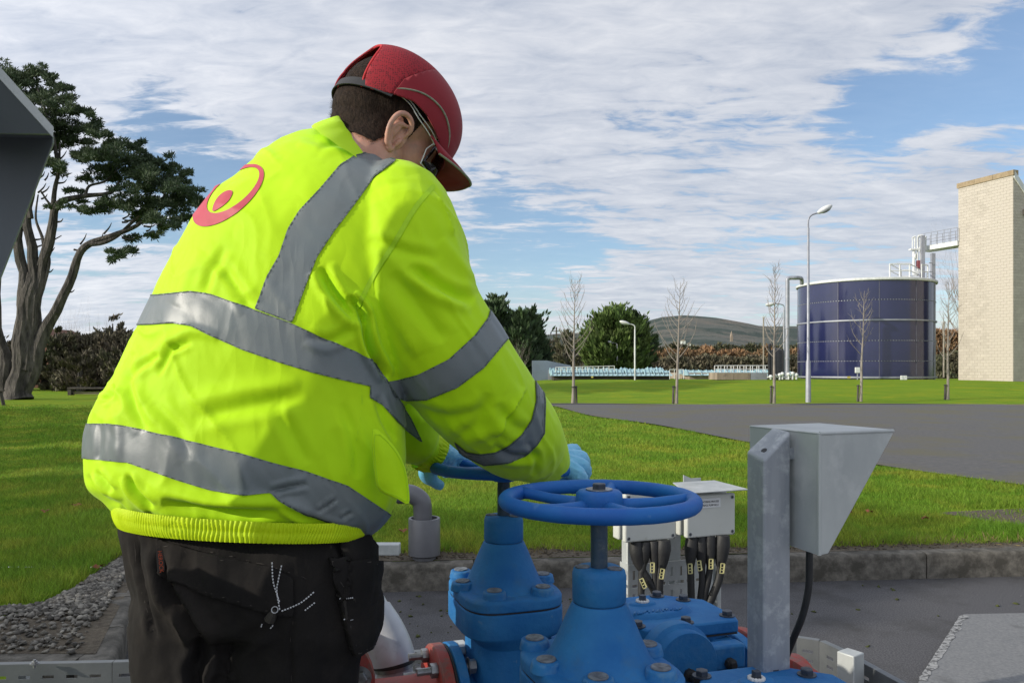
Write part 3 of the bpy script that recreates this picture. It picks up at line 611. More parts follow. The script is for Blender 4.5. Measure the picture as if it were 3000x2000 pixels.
# left side thicket
for i, a in enumerate([('dark evergreen shrub right of the pine trunk', 165, 1150, 44, 950, 110, 'scrub_green', 5500), ('brown leafless tree in the thicket beside the jacket', 330, 1150, 46, 925, 170, 'hedge_brown', 9000), ('dark brown shrub low behind the bench', 235, 1150, 42, 1030, 150, 'hedge_brown', 6000),
                       ('dark green shrub in the gap between pine trunk and thicket', 130, 1150, 46, 1010, 90, 'scrub_green', 3500), ('dark shrub at the left border behind the pine', -40, 1150, 44, 940, 180, 'hedge_brown', 6000), ('low dark bush directly beside the jacket', 400, 1150, 42, 1000, 200, 'hedge_brown', 7000)]):
    crown_tree('shrub', a[0], a[1], a[2], a[3], a[4], a[5], a[6], a[7], 'round', cat='shrub', size=.24, multi=9)
def twigs(mb, p, d, l, r, depth, spread=0.5, up=0.15, n=4, kids=3):
    d = d.normalized(); q = [p]; rr = [r]
    for i in range(3):
        d = (d + Vector((random.gauss(0, .13), random.gauss(0, .13), random.gauss(0, .08) + up * 0.5))).normalized(); q.append(q[-1] + d * l / 3); rr.append(r * (1 - 0.25 * (i + 1)))
    mb.tube(q, rr, n, cap=False)
    if depth > 0:
        for k in range(kids):
            t = random.choice((1, 2, 3)); dd = (d + Vector((random.gauss(0, spread), random.gauss(0, spread), random.gauss(0, spread * .6) + up))).normalized()
            twigs(mb, q[t], dd, l * random.uniform(.55, .8), rr[t] * 0.68, depth - 1, spread, up, n, kids)
def bare_thicket(label, u0, u1, v, y, top, n, m='twig_brown', name='bare_trees', sp=.35):
    mb = MB()
    for _ in range(n):
        u = random.uniform(u0, u1); b = P(u, v, y + random.uniform(-2, 2)); h = (v - top) / FPX * y * random.uniform(.6, 1.0)
        twigs(mb, b, Vector((random.gauss(0, .08), 0, 1)), h * 0.55, 0.07, 3, sp, 0.5, 3, 3)
    return tag(mb.build(name, m, None, 0, kind='stuff'), label, 'trees')
bare_thicket('tall bare poplars against the sky in the gap left of the jacket', 150, 330, 1150, 60, 895, 22)
bare_thicket('bare brown trees behind the shed and scrub between the conifers', 1590, 1720, 1100, 75, 960, 18)
mb = MB(); 
for _ in range(10): twigs(mb, P(1505 + random.uniform(-20, 20), 1110, 44), Vector((random.gauss(0, .5), random.gauss(0, .3), 1)), 1.1, 0.035, 4, .45, 0.25, 3, 3)
tag(mb.build('bare_shrub', 'bark_pale', None, 0), 'pale bare shrub in front of the dark conifer at the sleeve', 'shrub')
# hedge banks behind the tanks
def bank(label, u0, u1, v0, v1, y, m, n, size, name='hedge'):
    C = []; D = []
    for _ in range(n):
        u = random.uniform(u0, u1); t = random.random() ** 0.8; top = v1 + 22 * noise.noise(Vector((u * 0.022, y, 0))) + 9 * noise.noise(Vector((u * 0.09, y, 3)))
        C.append(tuple(P(u, v0 + (top - v0) * t, y + random.uniform(-1.5, 1.5) + t * 2))); D.append((0, -0.4, 1))
    return tag(leaves(np.array(C), np.array(D), size, 0.4, name, m, kind='stuff', jitter=0.7), label, 'hedge')
bank('dark brown leafless hedge behind the aqua tank covers', 1900, 2340, 1112, 1052, 78, 'hedge_brown', 16000, 0.45)
bank('rust coloured bracken bank above the dark hedge and below the hill', 1890, 2345, 1090, 1032, 90, 'hedge_rust', 16000, 0.5)
bank('rusty brown bushes in the gap between tank and tower', 2725, 2850, 1112, 975, 70, 'hedge_rust', 9000, 0.4)
bank('green brambles low in the gap between tank and tower', 2740, 2830, 1112, 1040, 66, 'scrub_green', 4500, 0.3)
bank('pale grey tree belt at the foot of the hill', 1850, 2345, 1046, 1018, 320, 'scrub_green', 5000, 1.6, 'tree_belt')
bank('dense olive brown thicket of shrubs behind the bench at the left', 150, 430, 1152, 985, 44, 'hedge_brown', 22000, .26, 'thicket')
bank('dark shrubs behind the pine trunk at the left edge', -120, 60, 1152, 1010, 44, 'hedge_brown', 9000, .26, 'thicket')
# brick wall behind pine
bw = thing('brick_building', 'orange brick gable wall half hidden behind the pine trunk', 'house', tuple(P(128, 1148, 50)))
a = P(100, 1150, 50); b_ = P(146, 1150, 50)
MB().box((a + b_) / 2 + Vector((0, 2, 1.8)), (b_.x - a.x, 4, 3.6)).build('wall', 'brick_orange', bw)
MB().prism([a + Vector((0, 0, 3.6)), b_ + Vector((0, 0, 3.6)), (a + b_) / 2 + Vector((-.3, 0, 4.1))], (0, 4, 0)).build('roof', 'brick_orange', bw)

# ---------------------------------------------------------------- bench far left
by = 36.0; bn = thing('bench', 'low dark timber bench on the lawn beside the jacket, under the thicket', 'bench', tuple(P(250, 1160, by)))
a = P(203, 1160, by); w_ = P(330, 1160, by).x - a.x
MB().box((a.x + w_ / 2, by, a.z + 0.36), (w_, 0.35, 0.07)).build('seat', 'dark_timber', bn, bevel=.01)
for x in (a.x + .08, a.x + w_ - .1): MB().box((x, by, a.z + 0.16), (0.16, 0.30, 0.34)).build('leg', 'dark_timber', bn, bevel=.01)
MB().box((a.x + w_ / 2, by + .05, a.z + 0.14), (w_ - .3, 0.05, 0.10)).build('rail', 'far_concrete', bn)
st = thing('post', 'short dark leaning post on the lawn at the left edge under the pine', 'post', tuple(P(12, 1192, 24))); p = P(12, 1192, 24)
MB().tube([p, p + Vector((-.10, 0, .4)), p + Vector((-.12, 0, .48))], [.05, .055, .06], 8).build('shaft', 'dark_timber', st); MB().box(p + Vector((-.12, 0, .50)), (.22, .12, .04)).build('cap', 'dark_timber', st)

# ---------------------------------------------------------------- saplings
def sapling(u, v, top, label, lean=0.0, wid=45, br=14, seed=1, first=0.33, side=1, lowbr=False):
    random.seed(seed); y = gy(v, 0.175); b = P(u, v, y); H_ = (v - top) / FPX * y; t = thing('bare_sapling', label, 'young tree', tuple(b), group='bare staked saplings along the road')
    mb = MB(); tr = [b + Vector((lean * s * H_ * 0.10 + 0.02 * noise.noise(Vector((s * 4, seed, 0))), 0.02 * noise.noise(Vector((s * 4, seed, 4))), s * H_)) for s in np.linspace(0, 1, 12)]
    rad = list(np.interp(np.linspace(0, 1, 12), [0, .03, .5, 1], [.068, .052, .028, .005])); mb.tube(tr, rad, 8); mb.build('trunk', 'bark_pale', t)
    mb = MB()
    for i in range(br):
        s = first + (0.97 - first) * (i / br) ** 0.9; k = s * 11; p = tr[int(k)].lerp(tr[min(11, int(k) + 1)], k - int(k)); sg = 1 if i % 2 else -1
        l = wid / FPX * y * (1.25 - 0.95 * (s - first) / (1 - first)) * random.uniform(.7, 1.15)
        d = Vector((sg * random.uniform(.5, 1), random.uniform(-.7, .7), random.uniform(.45, .9))).normalized(); q = [p]; r0 = 0.013 * (1.2 - s)
        for j in range(7): d = (d + Vector((-sg * .035, 0, .13)) + Vector((random.gauss(0, .09), random.gauss(0, .09), random.gauss(0, .05)))).normalized(); q.append(q[-1] + d * l * 1.25 / 7)
        mb.tube(q, [r0 * (1 - 0.11 * j) + 0.003 for j in range(8)], 4, cap=False)
        for j in range(1, 8):
            for _ in range(1):
                d2 = (d + Vector((random.gauss(0, .7), random.gauss(0, .6), .35))).normalized(); e = q[j] + d2 * random.uniform(.08, .24); mb.tube([q[j], e], [0.0042, 0.002], 3, cap=False)
    mb.build('branches', 'bark_pale', t, 0)
    mb = MB(); sx = 0.10 * side; mb.tube([b + Vector((sx * 1.1, -.02, 0)), b + Vector((sx * .9, -.02, .58))], .034, 8); mb.build('stake', 'bark_grey', t)
    mb = MB(); mb.tube([b + Vector((-.06, -.06, .54)), b + Vector((.10 * side, -.075, .545)), b + Vector((.14 * side, 0, .54)), b + Vector((.06, .06, .54)), b + Vector((-.06, .05, .54))], .012, 5, closed=True); mb.build('tie', 'black_paint', t)
    random.seed(seed + 100)
sapling(1679, 1182, 818, 'bare sapling nearest the sleeve, in front of the railing, stake on its right', .15, 82, 26, 3, side=1)
sapling(1981, 1182, 826, 'bare sapling before the hill, right of the thin lamp post, stake on its left', .35, 78, 24, 7, side=-1)
sapling(2267, 1181, 772, 'tallest bare sapling, just left of the tall street lamp, in front of the black vessel', .1, 48, 30, 12, side=-1)
sapling(2521, 1176, 852, 'bare sapling in front of the dark blue tank', .35, 56, 16, 18, side=-1, first=.42)
sapling(2776, 1172, 822, 'bare sapling between the blue tank and the block tower', .1, 50, 24, 25, side=-1)
random.seed(77)

# ---------------------------------------------------------------- street lamps
def lamp(u, v, ztop_v, label, y=None, arm=(37, -40), head=(20, 0), r=0.055, m='galv_far', base=True, z0=.175, flip=1):
    y = y or gy(v, z0); b = P(u, v, y); t = thing('street_lamp', label, 'street lamp', tuple(b)); top = P(u, ztop_v, y); s = y / FPX
    mb = MB(); mb.tube([b, b + Vector((0, 0, 1.35)), b + Vector((0, 0, 1.45)), top], [r * 2.0 if base else r, r * 1.7 if base else r, r * 1.1, r * .8], 14); mb.build('pole', m, t)
    e = top + Vector((arm[0] * s, 0, -arm[1] * s)); mb = MB(); mb.tube(smoothcurve3([top - Vector((0, 0, .05)), top + Vector((0.02 * arm[0] * s, 0, -arm[1] * s * .55)), top + Vector((arm[0] * s * .35, 0, -arm[1] * s * .85)), e]), r * .62, 10); mb.build('arm', m, t)
    mb = MB(); d = Vector((head[0], 0, -head[1])).normalized(); L_ = math.hypot(*head) * 2 * s; c = e + d * L_ * .5; M3 = Matrix((d, Vector((0, 1, 0)), d.cross(Vector((0, 1, 0))) * -1)).transposed()
    if M3.determinant() < 0: M3 = Matrix((d, Vector((0, -1, 0)), d.cross(Vector((0, -1, 0))) * -1)).transposed()
    mb.ball(c, L_ / 2, 16, 10, (1.08, .42, .36), M3); mb.build('lamp_head', 'white_metal', t)
    mb = MB(); mb.ball(c - Vector((0, 0, L_ * .09)) + d * L_ * .08, L_ / 2, 14, 8, (.72, .34, .30), M3); mb.build('lamp_glass', 'galv_far', t)
    return t
def smoothcurve3(p, k=6): return [Vector(q) for q in smoothcurve([tuple(x) for x in p], k)]
lamp(2368, 1178, 668, 'tall grey street lamp with pale hooded head in front of the blue tank', arm=(27, -44), head=(21, -11), r=.046)
lamp(1860, 1114, 965, 'thin white lamp post in front of the broad green conifer, head to the left', y=44, arm=(-16, -16), head=(-14, -4), r=.045, base=False, m='white_metal')
lamp(1808, 1100, 1015, 'small pale lamp half lost in the broad green conifer', y=58, arm=(-10, -11), head=(-9, -2), r=.05, base=False, m='white_metal')
lamp(2297, 1112, 905, 'slim grey lamp post with curved arm left of the blue tank', y=44, arm=(-26, -16), head=(-14, 2), r=.05, base=False)
for u, t0, lab, yy in ((2237, 930, 'wooden pole standing above the brown hedge', 74), (2765, 945, 'pale thin pole between tank and tower behind the sapling', 64), (1600, 1022, 'short pale pole with lamp beside the blue grey shed', 60)):
    p = P(u, 1105, yy); q = P(u, t0, yy); o = thing('utility_pole', lab, 'pole', tuple(p)); MB().tube([p, q], .07, 8).build('shaft', 'bark_pale', o); MB().box(q + Vector((0, 0, .05)), (.30, .1, .12)).build('cap', 'white_metal', o)
p = P(1630, 1100, 160); o = thing('utility_pole', 'distant crossarm power pole above the scrub between the conifers', 'pole', tuple(p)); q = P(1630, 958, 160)
MB().tube([p, q], .16, 6).build('shaft', 'dark_timber', o)
for dv in (12, 22): MB().box(P(1630, 958 + dv, 160), (2.0 - dv * .03, .15, .15)).build('crossarm', 'dark_timber', o)
p = P(2143, 1000, 900); o = thing('church', 'tiny distant church spire in the woods of the hill', 'church', tuple(p)); MB().box(p + Vector((0, 0, 3)), (2.6, 2.6, 6)).build('tower', 'far_concrete', o); MB().lathe([(1.7, 0), (0.1, 6)], p + Vector((0, 0, 6)), n=6).build('spire', 'far_concrete', o)
for i, (u, v) in enumerate([(2001, 1003), (1997, 1021), (2018, 1012), (2030, 1018), (2045, 1020), (2062, 1024)]):
    p = P(u, v, 420); o = thing('house', ['white far house highest at the foot of the hill above the rust bank', 'white far house lowest left at the foot of the hill', 'small pale far house third from left below the hill', 'small pale far house fourth from left below the hill', 'small pale far house fifth from left below the hill', 'small pale far house rightmost below the hill'][i], 'house', tuple(p), group='far houses below the hill')
    MB().box(p, (2.0, 3, 1.6)).build('wall', 'white_metal', o); MB().prism([p + Vector((-1.2, -1.6, .8)), p + Vector((1.2, -1.6, .8)), p + Vector((0, -1.6, 1.5))], (0, 3.2, 0)).build('roof', 'far_concrete', o)

# ---------------------------------------------------------------- railings
def railing(name, label, p0, p1, n, h=1.0, r=.03, group=None, mid=True, depth=0.0, m='white_metal'):
    t = thing(name, label, 'railing', tuple(p0), group=group); p0 = Vector(p0); p1 = Vector(p1); z = Vector((0, 0, 1)); nn = (p1 - p0).cross(z).normalized() * -depth
    for off in ([Vector()] + ([nn] if depth else [])):
        MB().tube([p0 + z * h + off, p1 + z * h + off], r, 6).build('top_rail', m, t)
        if mid: MB().tube([p0 + z * h * .5 + off, p1 + z * h * .5 + off], r * .8, 6).build('mid_rail', m, t)
        me = mesh_only(MB().tube([(0, 0, 0), (0, 0, h)], r, 6), 'post', m)
        for i in range(n): inst('post', me, t, Matrix.Translation(p0.lerp(p1, i / (n - 1)) + off))
    return t
# ---------------------------------------------------------------- settlement tanks with aqua covers
def settlement(u0, u1, v0, v1, vt, y, label, ncover, wallm):
    a = P(u0, v0, y); b = P(u1, v1, y); t = thing('settlement_tank', label, 'covered tank', tuple(a)); s = y / FPX; h = (v0 - vt) * s
    w = MB(); w.box(((a.x + b.x) / 2, y + 4, a.z + h * .22), (b.x - a.x, 8, h * .62 + .3)); w.build('wall', wallm, t)
    hs = h * .52; L_ = (b.x - a.x + .3) / ncover
    c = MB(); q = L_ * .97; c.add([(-q / 2, -.35, 0), (q / 2, -.35, 0), (q * .28, 0.35, hs), (-q * .42, 0.35, hs), (-q / 2, 1.3, 0), (q / 2, 1.3, 0), (q * .28, 1.0, hs), (-q * .42, 1.0, hs)], [(0, 1, 2, 3), (1, 5, 6, 2), (5, 4, 7, 6), (4, 0, 3, 7), (3, 2, 6, 7)])
    c.tube([(-q * .47, -.33, .02), (-q * .40, .36, hs + .02)], .05, 4); c.tube([(q * .05, -.33, .02), (q * .02, .36, hs + .02)], .04, 4)
    me = mesh_only(c, 'cover_panel', 'cover_aqua', 20)
    for row in range(2):
        for i in range(ncover): inst('cover_panel', me, t, Matrix.Translation((a.x + L_ * (i + .5) - .15, y + .1 + row * 1.9, a.z + h * .5 + row * .10)) @ Matrix.Rotation(random.uniform(-.04, .04), 4, 'Z') @ Matrix.Diagonal((1, 1, random.uniform(.85, 1.1), 1)))
    return t
settlement(1622, 1962, 1117, 1112, 1084, 46.5, 'long dark settlement tank under pale aqua covers left of centre', 13, 'dark_wall')
settlement(2020, 2325, 1111, 1111, 1088, 48, 'second aqua covered settlement tank beyond the concrete box, left of the blue tank', 8, 'far_concrete')
railing('railing', 'long white railing along the left aqua tank', P(1628, 1090, 46.2), P(1800, 1086, 46.2), 12, .28, .022)
railing('railing', 'short white railing at the right end of the left aqua tank', P(1962, 1110, 46), P(2003, 1110, 46), 4, .55, .022)
railing('railing', 'white double railing on top of the concrete box near the black vessel', P(2104, 1090, 45.5), P(2255, 1090, 45.5), 9, .38, .022, depth=.8)
o = thing('concrete_chamber', 'brown concrete chamber below the white double railing', 'chamber', tuple(P(2180, 1112, 45))); a = P(2101, 1111, 45); b_ = P(2248, 1111, 45)
for i in range(3): MB().box((a.x + (b_.x - a.x) * (i + .5) / 3, 46, a.z + .18), ((b_.x - a.x) / 3 - .02, 2, .40)).build('panel', 'far_concrete' if i < 2 else 'galv_far', o)
o = thing('black_vessel', 'tall black cylindrical vessel with pipes left of the blue tank', 'vessel', tuple(P(2273, 1111, 44))); c = P(2276, 1111, 44)
MB().lathe([(.36, 0), (.36, 1.45), (.30, 1.62), (.12, 1.72), (.02, 1.74)], c, n=24).build('shell', 'black_paint', o)
MB().tube(smoothcurve3([P(2254, 1108, 43.7), P(2254, 1030, 43.7), P(2254, 1012, 43.7), P(2262, 1010, 43.8), P(2268, 1018, 44)], 4), .075, 8).build('pipe', 'black_paint', o)
MB().tube([P(2262, 1108, 43.6), P(2262, 1025, 43.6)], .045, 8).build('pipe', 'black_paint', o)
o = thing('shed', 'blue grey flat shed between conifer and aqua tank', 'shed', tuple(P(1600, 1119, 49))); a = P(1560, 1120, 49); b_ = P(1672, 1112, 49)
MB().add([(a.x, 49, a.z), (b_.x, 49, a.z), (b_.x, 49, a.z + 1.05), (P(1602, 0, 49).x, 49, a.z + 1.35), (a.x, 49, a.z + 1.35)], [(0, 1, 2, 3, 4)]).prism([(a.x, 49.01, a.z), (b_.x, 49.01, a.z), (b_.x, 49.01, a.z + 1.05), (a.x, 49.01, a.z + 1.35)], (0, 5, 0)).build('wall', 'shed_blue', o)
MB().box((P(1616, 0, 49).x, 48.97, a.z + .4), (.45, .06, .75)).build('door', 'galv_far', o)
# kit around the vessel
o = thing('pipework', 'cluster of small white valves and pipes on the ground right of the black vessel', 'pipework', tuple(P(2310, 1111, 44)))
for u, v0, v1 in ((2258, 1111, 1103), (2270, 1111, 1100), (2284, 1112, 1098), (2292, 1111, 1095), (2310, 1111, 1096), (2322, 1111, 1094), (2333, 1111, 1098)):
    p = P(u, v0, 43.5); MB().tube([p, P(u, v1, 43.5)], .05, 6).build('stand_pipe', 'white_metal', o); MB().ball(P(u, v1, 43.5), .11, 8, 6).build('valve', 'white_metal', o)
MB().tube([P(2248, 1104, 43.6), P(2345, 1104, 43.6)], .05, 6).build('pipe', 'white_metal', o)
o = thing('standpipe', 'tall grey standpipe bending over onto the roof edge of the blue tank', 'pipe', tuple(P(2307, 1111, 45)))
MB().tube(smoothcurve3([P(2307, 1111, 45), P(2307, 900, 45), P(2307, 832, 45), P(2307, 818, 45), P(2315, 814, 45), P(2330, 814, 45), P(2341, 814, 45.3), P(2348, 817, 45.6), P(2349, 832, 45.8)], 4), .115, 12).build('pipe', 'galv_far', o)
for v in (960, 1050): MB().lathe([(.15, -.04), (.15, .04)], P(2307, v, 45), n=14).build('flange', 'galv_far', o)

# ---------------------------------------------------------------- the dark blue tank
TY = 51.5; TC = Vector(((2533 - 1500) / FPX * TY, TY, 0.55)); TR = 4.07; TZ0 = 0.60; RH = 1.222
tank = thing('blue_tank', 'large round dark blue enamelled steel tank with pale seams on the bank', 'storage tank', tuple(TC))
NP = 11; mb = MB(); K = 8; da = 2 * math.pi / NP; g = .010
for i in range(K + 1):
    a = -da / 2 + g / TR + (da - 2 * g / TR) * i / K
    for (r, z) in ((TR - .03, .012), (TR, .02), (TR, RH - .02), (TR - .03, RH - .012)): mb.v.append((r * math.cos(a), r * math.sin(a), z))
for i in range(K):
    for j in range(3): a = i * 4 + j; mb.f.append((a, a + 4, a + 5, a + 1))
pm = mesh_only(mb, 'panel', 'tank_enamel', 30)
for ring in range(5):
    for k in range(NP): inst('panel', pm, tank, Matrix.Translation((TC.x, TC.y, TZ0 + ring * RH)) @ Matrix.Rotation(k * da + 0.21, 4, 'Z') @ Matrix.Diagonal((random.uniform(.9985, 1.0005),) * 2 + (1, 1)))
MB().lathe([(TR - .035, 0), (TR - .035, RH * 5)], (TC.x, TC.y, TZ0), n=96).build('shell', 'seam_grey', tank)
zt = TZ0 + RH * 5
MB().lathe([(TR + .10, -.06), (TR + .13, -.03), (TR + .13, .08), (TR + .02, .12), (TR - .3, .14), (.1, .5)], (TC.x, TC.y, zt), n=96).build('roof', 'white_metal', tank)
MB().lathe([(TR, -.03), (TR + .08, -.03), (TR + .08, .05), (TR, .05)], (TC.x, TC.y, TZ0 + RH * 3), n=96, cap=False).build('stiffener_ring', 'galv_far', tank)
MB().lathe([(TR, -.0), (TR + .09, 0), (TR + .09, .09), (TR, .09)], (TC.x, TC.y, TZ0 + .20), n=96, cap=False).build('base_ring', 'galv_far', tank)
bo = MB()
for ring in range(1, 5):
    if ring == 3: continue
    for k in range(150):
        a = 2 * math.pi * k / 150
        if math.sin(a) > 0.3: continue
        bo.box((TC.x + (TR + .006) * math.cos(a), TC.y + (TR + .006) * math.sin(a), TZ0 + ring * RH), (.045, .045, .045), a)
bo.build('bolt_row', 'galv_far', tank, 0, kind='stuff')
se = MB()
for k in range(NP):
    a = (k + .5) * da + 0.21; se.box((TC.x + (TR + .002) * math.cos(a), TC.y + (TR + .002) * math.sin(a), TZ0 + RH * 2.5), (.03, .035, RH * 5), a)
se.build('seam_strip', 'seam_grey', tank, 0)
# columns, stair, platform on the tank's right
def pz(u, v, y): return P(u, v, y)
o = thing('access_gantry', 'white steel gantry with columns, ladder and bridge joining the blue tank to the block tower', 'gantry', tuple(P(2703, 1112, 45.6)))
gy_ = 49.4
MB().box((P(2703, 0, gy_).x, gy_, (P(0, 1112, gy_).z + P(0, 690, gy_).z) / 2), (.22, .16, P(0, 690, gy_).z - P(0, 1112, gy_).z)).build('column', 'galv_far', o)
MB().box((P(2733, 0, 49).x, 49, (P(0, 1112, 49).z + P(0, 742, 49).z) / 2), (.22, .2, P(0, 742, 49).z - P(0, 1112, 49).z)).build('column', 'galv_far', o)
for u, yy in ((2717, 49.8), (2694, 49.4)): MB().tube([P(u, 1110, yy), P(u, 800, yy)], .045, 6).build('pipe', 'galv_far', o)
for k in range(13): MB().tube([P(2733, 770 + k * 26, 48.8), P(2722, 770 + k * 26, 48.8)], .03, 4).build('rung', 'galv_far', o)
A = P(2708, 738, 50.4); B = P(2822, 720, 47.9); B.z = A.z; d = (B - A); A2 = A
nrm = Vector((-d.y, d.x, 0)).normalized()
MB().prism([A + nrm * .5, A - nrm * .5, B - nrm * .5, B + nrm * .5], (0, 0, .28)).build('bridge_deck', 'white_metal', o)
for s_ in (-.5, .5):
    for h in (.38, .78): MB().tube([A + nrm * s_ + Vector((0, 0, .28 + h)), B + nrm * s_ + Vector((0, 0, .28 + h))], .018, 5).build('rail', 'galv_far', o)
    for k in range(7): q = A.lerp(B, k / 6) + nrm * s_; MB().tube([q + Vector((0, 0, .25)), q + Vector((0, 0, 1.06))], .02, 5).build('post', 'galv_far', o)
for u, v0, v1, r in ((2688, 990, 693, .05), (2697, 1000, 690, .05), (2711, 738, 692, .07), (2680, 762, 695, .045), (2673, 728, 697, .03), (2677, 805, 730, .08)):
    MB().tube([P(u, min(v0, 808), 49.6), P(u, v1, 49.6)], r, 6).build('upright', 'white_metal', o)
MB().tube([P(2672, 697, 49.6), P(2681, 692, 49.6)], .05, 6).build('bracket', 'white_metal', o)
MB().box(P(2678, 731, 49.6), (.55, .3, .09)).build('platform', 'white_metal', o)
MB().tube([P(2690, 692, 49.6), P(2702, 690, 49.6)], .09, 6).build('bracket', 'white_metal', o)
MB().lathe([(.16, -.03), (.16, .03)], P(2683, 751, 48.2), (1, -1, 0), 14).build('wheel', 'white_metal', o)
MB().box(P(2691, 775, 49.6), (.22, .2, .5)).build('control_box', 'red_box', o)
MB().box(P(2685, 800, 49.6), (.3, .2, .25)).build('control_box', 'white_metal', o)
z0 = zt + .12
def tp(u, y): y *= 1.03; return Vector(((u - 1500) / FPX * y, y, z0))
r1 = railing('railing', 'white guard railing on the roof of the blue tank', tp(2607, 46.4), tp(2665, 46.4), 3, .80, .045)
for a, b_ in ((tp(2607, 46.4), tp(2640, 49.2)), (tp(2665, 46.4), tp(2700, 49.0)), (tp(2640, 49.2), tp(2700, 49.0)), (tp(2700, 46.6), tp(2718, 47.0))):
    z = Vector((0, 0, 1)); MB().tube([a + z * .8, b_ + z * .8], .035, 6).build('top_rail', 'white_metal', r1); MB().tube([a + z * .4, b_ + z * .4], .03, 6).build('mid_rail', 'white_metal', r1)
    for q in (a, b_): MB().tube([q, q + z * .8], .035, 6).build('post', 'white_metal', r1)
o = thing('notice_box', 'small white notice box on a post in front of the blue tank', 'sign', tuple(P(2512, 1111, 45))); p = P(2512, 1084, 45)
MB().box(p, (.26, .12, .32)).build('box', 'white_metal', o, bevel=.02); MB().tube([P(2512, 1112, 45), p], .03, 6).build('post', 'galv_far', o)
o = thing('warning_sign', 'small yellow warning sign at the foot of the blue tank', 'sign', tuple(P(2487, 1104, 45.2))); MB().box(P(2487, 1105, 45.2), (.18, .02, .12)).build('plate', 'yellow_sign', o)
o = thing('warning_sign', 'small yellow warning sign on the dark wall of the left aqua tank', 'sign', tuple(P(1735, 1105, 46.2))); MB().box(P(1735, 1104, 46.2), (.12, .02, .09)).build('plate', 'yellow_sign', o)
for u in (2643, 2652): o = thing('meter_box', 'small white meter box at the foot of the tank, ' + ('left' if u == 2643 else 'right') + ' one of two', 'box', tuple(P(u, 1110, 45.4)), group='white boxes at the foot of the tank'); MB().box(P(u, 1106, 45.4), (.16, .12, .24)).build('case', 'white_metal', o, bevel=.01)

# ---------------------------------------------------------------- block tower
TS = .81; TYc = 55 * TS; C0 = Vector((P(2968, 0, TYc).x, TYc, P(0, 1117, TYc).z)); dL = Vector((-.352, .936, 0)).normalized(); dR = Vector((.936, .352, 0)).normalized()
WL = 4.3 * TS; WRt = 5.0 * TS; ZT = P(0, 498, TYc).z
tower = thing('block_tower', 'tall pale concrete block tower with tan coping at the right edge', 'tower', tuple(C0))
def slope(s): return ZT - 0.25 - 1.05 * max(0, s - 0.02)
core = [C0, C0 + dL * WL, C0 + dL * WL + dR * WRt, C0 + dR * WRt]
MB().add([c + Vector((0, 0, -.1)) for c in core] + [C0 + Vector((0, 0, slope(0) - C0.z)), C0 + dL * WL + Vector((0, 0, slope(0) - C0.z)), C0 + dL * WL + dR * WRt + Vector((0, 0, slope(WRt) - C0.z)), C0 + dR * WRt + Vector((0, 0, slope(WRt) - C0.z))],
         [(0, 3, 2, 1), (4, 5, 6, 7), (0, 1, 5, 4), (1, 2, 6, 5), (2, 3, 7, 6), (3, 0, 4, 7)]).build('wall', 'mortar', tower, 0)
BH = .2136 * TS; BL = WL / 9.5; gj = .007
bmesh_ = MB().box((0, 0, 0), (BL - gj, .10, BH - gj)); bfull = mesh_only(bmesh_, 'block', 'block_cream', 0)
bsame = []; angL = math.atan2(dL.y, dL.x); angR = math.atan2(dR.y, dR.x)
for k in range(68):
    z = C0.z + (k + .5) * BH
    if z > ZT - .28: break
    off = 0 if k % 2 else -.5
    for j in range(11):
        s0 = (j + off) * BL; s1 = s0 + BL; s0 = max(0, s0); s1 = min(WL, s1)
        if s1 - s0 < .05: continue
        bsame.append((s0, C0 + dL * ((s0 + s1) / 2) - dR * (-.04 + .004 * random.random()) + Vector((0, 0, z - C0.z)), angL, (s1 - s0 - gj) / (BL - gj)))
    for j in range(12):
        s0 = (j + (.0 if k % 2 else -.5)) * BL; s1 = s0 + BL; s0 = max(0, s0)
        if s0 > 1.6 or z > slope(s1) - .1: continue
        bsame.append((s0 + 5, C0 + dR * ((s0 + s1) / 2) + dL * .04 + Vector((0, 0, z - C0.z)), angR, (s1 - s0 - gj) / (BL - gj)))
bsame.sort(key=lambda t: t[0]); rest = MB()
for i, (s, p, a, sx) in enumerate(bsame):
    if i < 298: inst('block', bfull, tower, Matrix.Translation(p) @ Matrix.Rotation(a, 4, 'Z') @ Matrix.Diagonal((sx, 1, 1, 1)))
    else: rest.box(p, ((BL - gj) * sx, .10, BH - gj), a)
rest.build('block_courses', 'block_cream', tower, 0, kind='stuff')
o1 = C0 - dR * .07 - dL * .07
for a, b_ in ((0, WL * .36), (WL * .365, WL * .7), (WL * .705, WL + .14)):
    p = o1 + dL * a; q = o1 + dL * b_; z = ZT - C0.z - .29
    MB().add([p + Vector((0, 0, z)), q + Vector((0, 0, z)), q + dR * .4 + Vector((0, 0, z)), p + dR * .4 + Vector((0, 0, z)), p + Vector((0, 0, z + .29)), q + Vector((0, 0, z + .29)), q + dR * .4 + Vector((0, 0, z + .29)), p + dR * .4 + Vector((0, 0, z + .29))],
             [(0, 3, 2, 1), (4, 5, 6, 7), (0, 1, 5, 4), (1, 2, 6, 5), (2, 3, 7, 6), (3, 0, 4, 7)]).build('coping', 'coping_tan', tower, 0)
p = o1 + dR * .1 + Vector((0, 0, ZT - C0.z - .02)); q = o1 + dR * 5 + Vector((0, 0, ZT - C0.z - 5.0))
MB().prism([p, q, q - Vector((0, 0, .4)), p - Vector((0, 0, .4))], dL * .35).build('coping', 'white_metal', tower, 0)
MB().box(C0 + dR * .86 - dL * .1 + Vector((0, 0, 9.5)), (.24, .2, .3), angR).build('floodlight', 'dark_timber', tower)
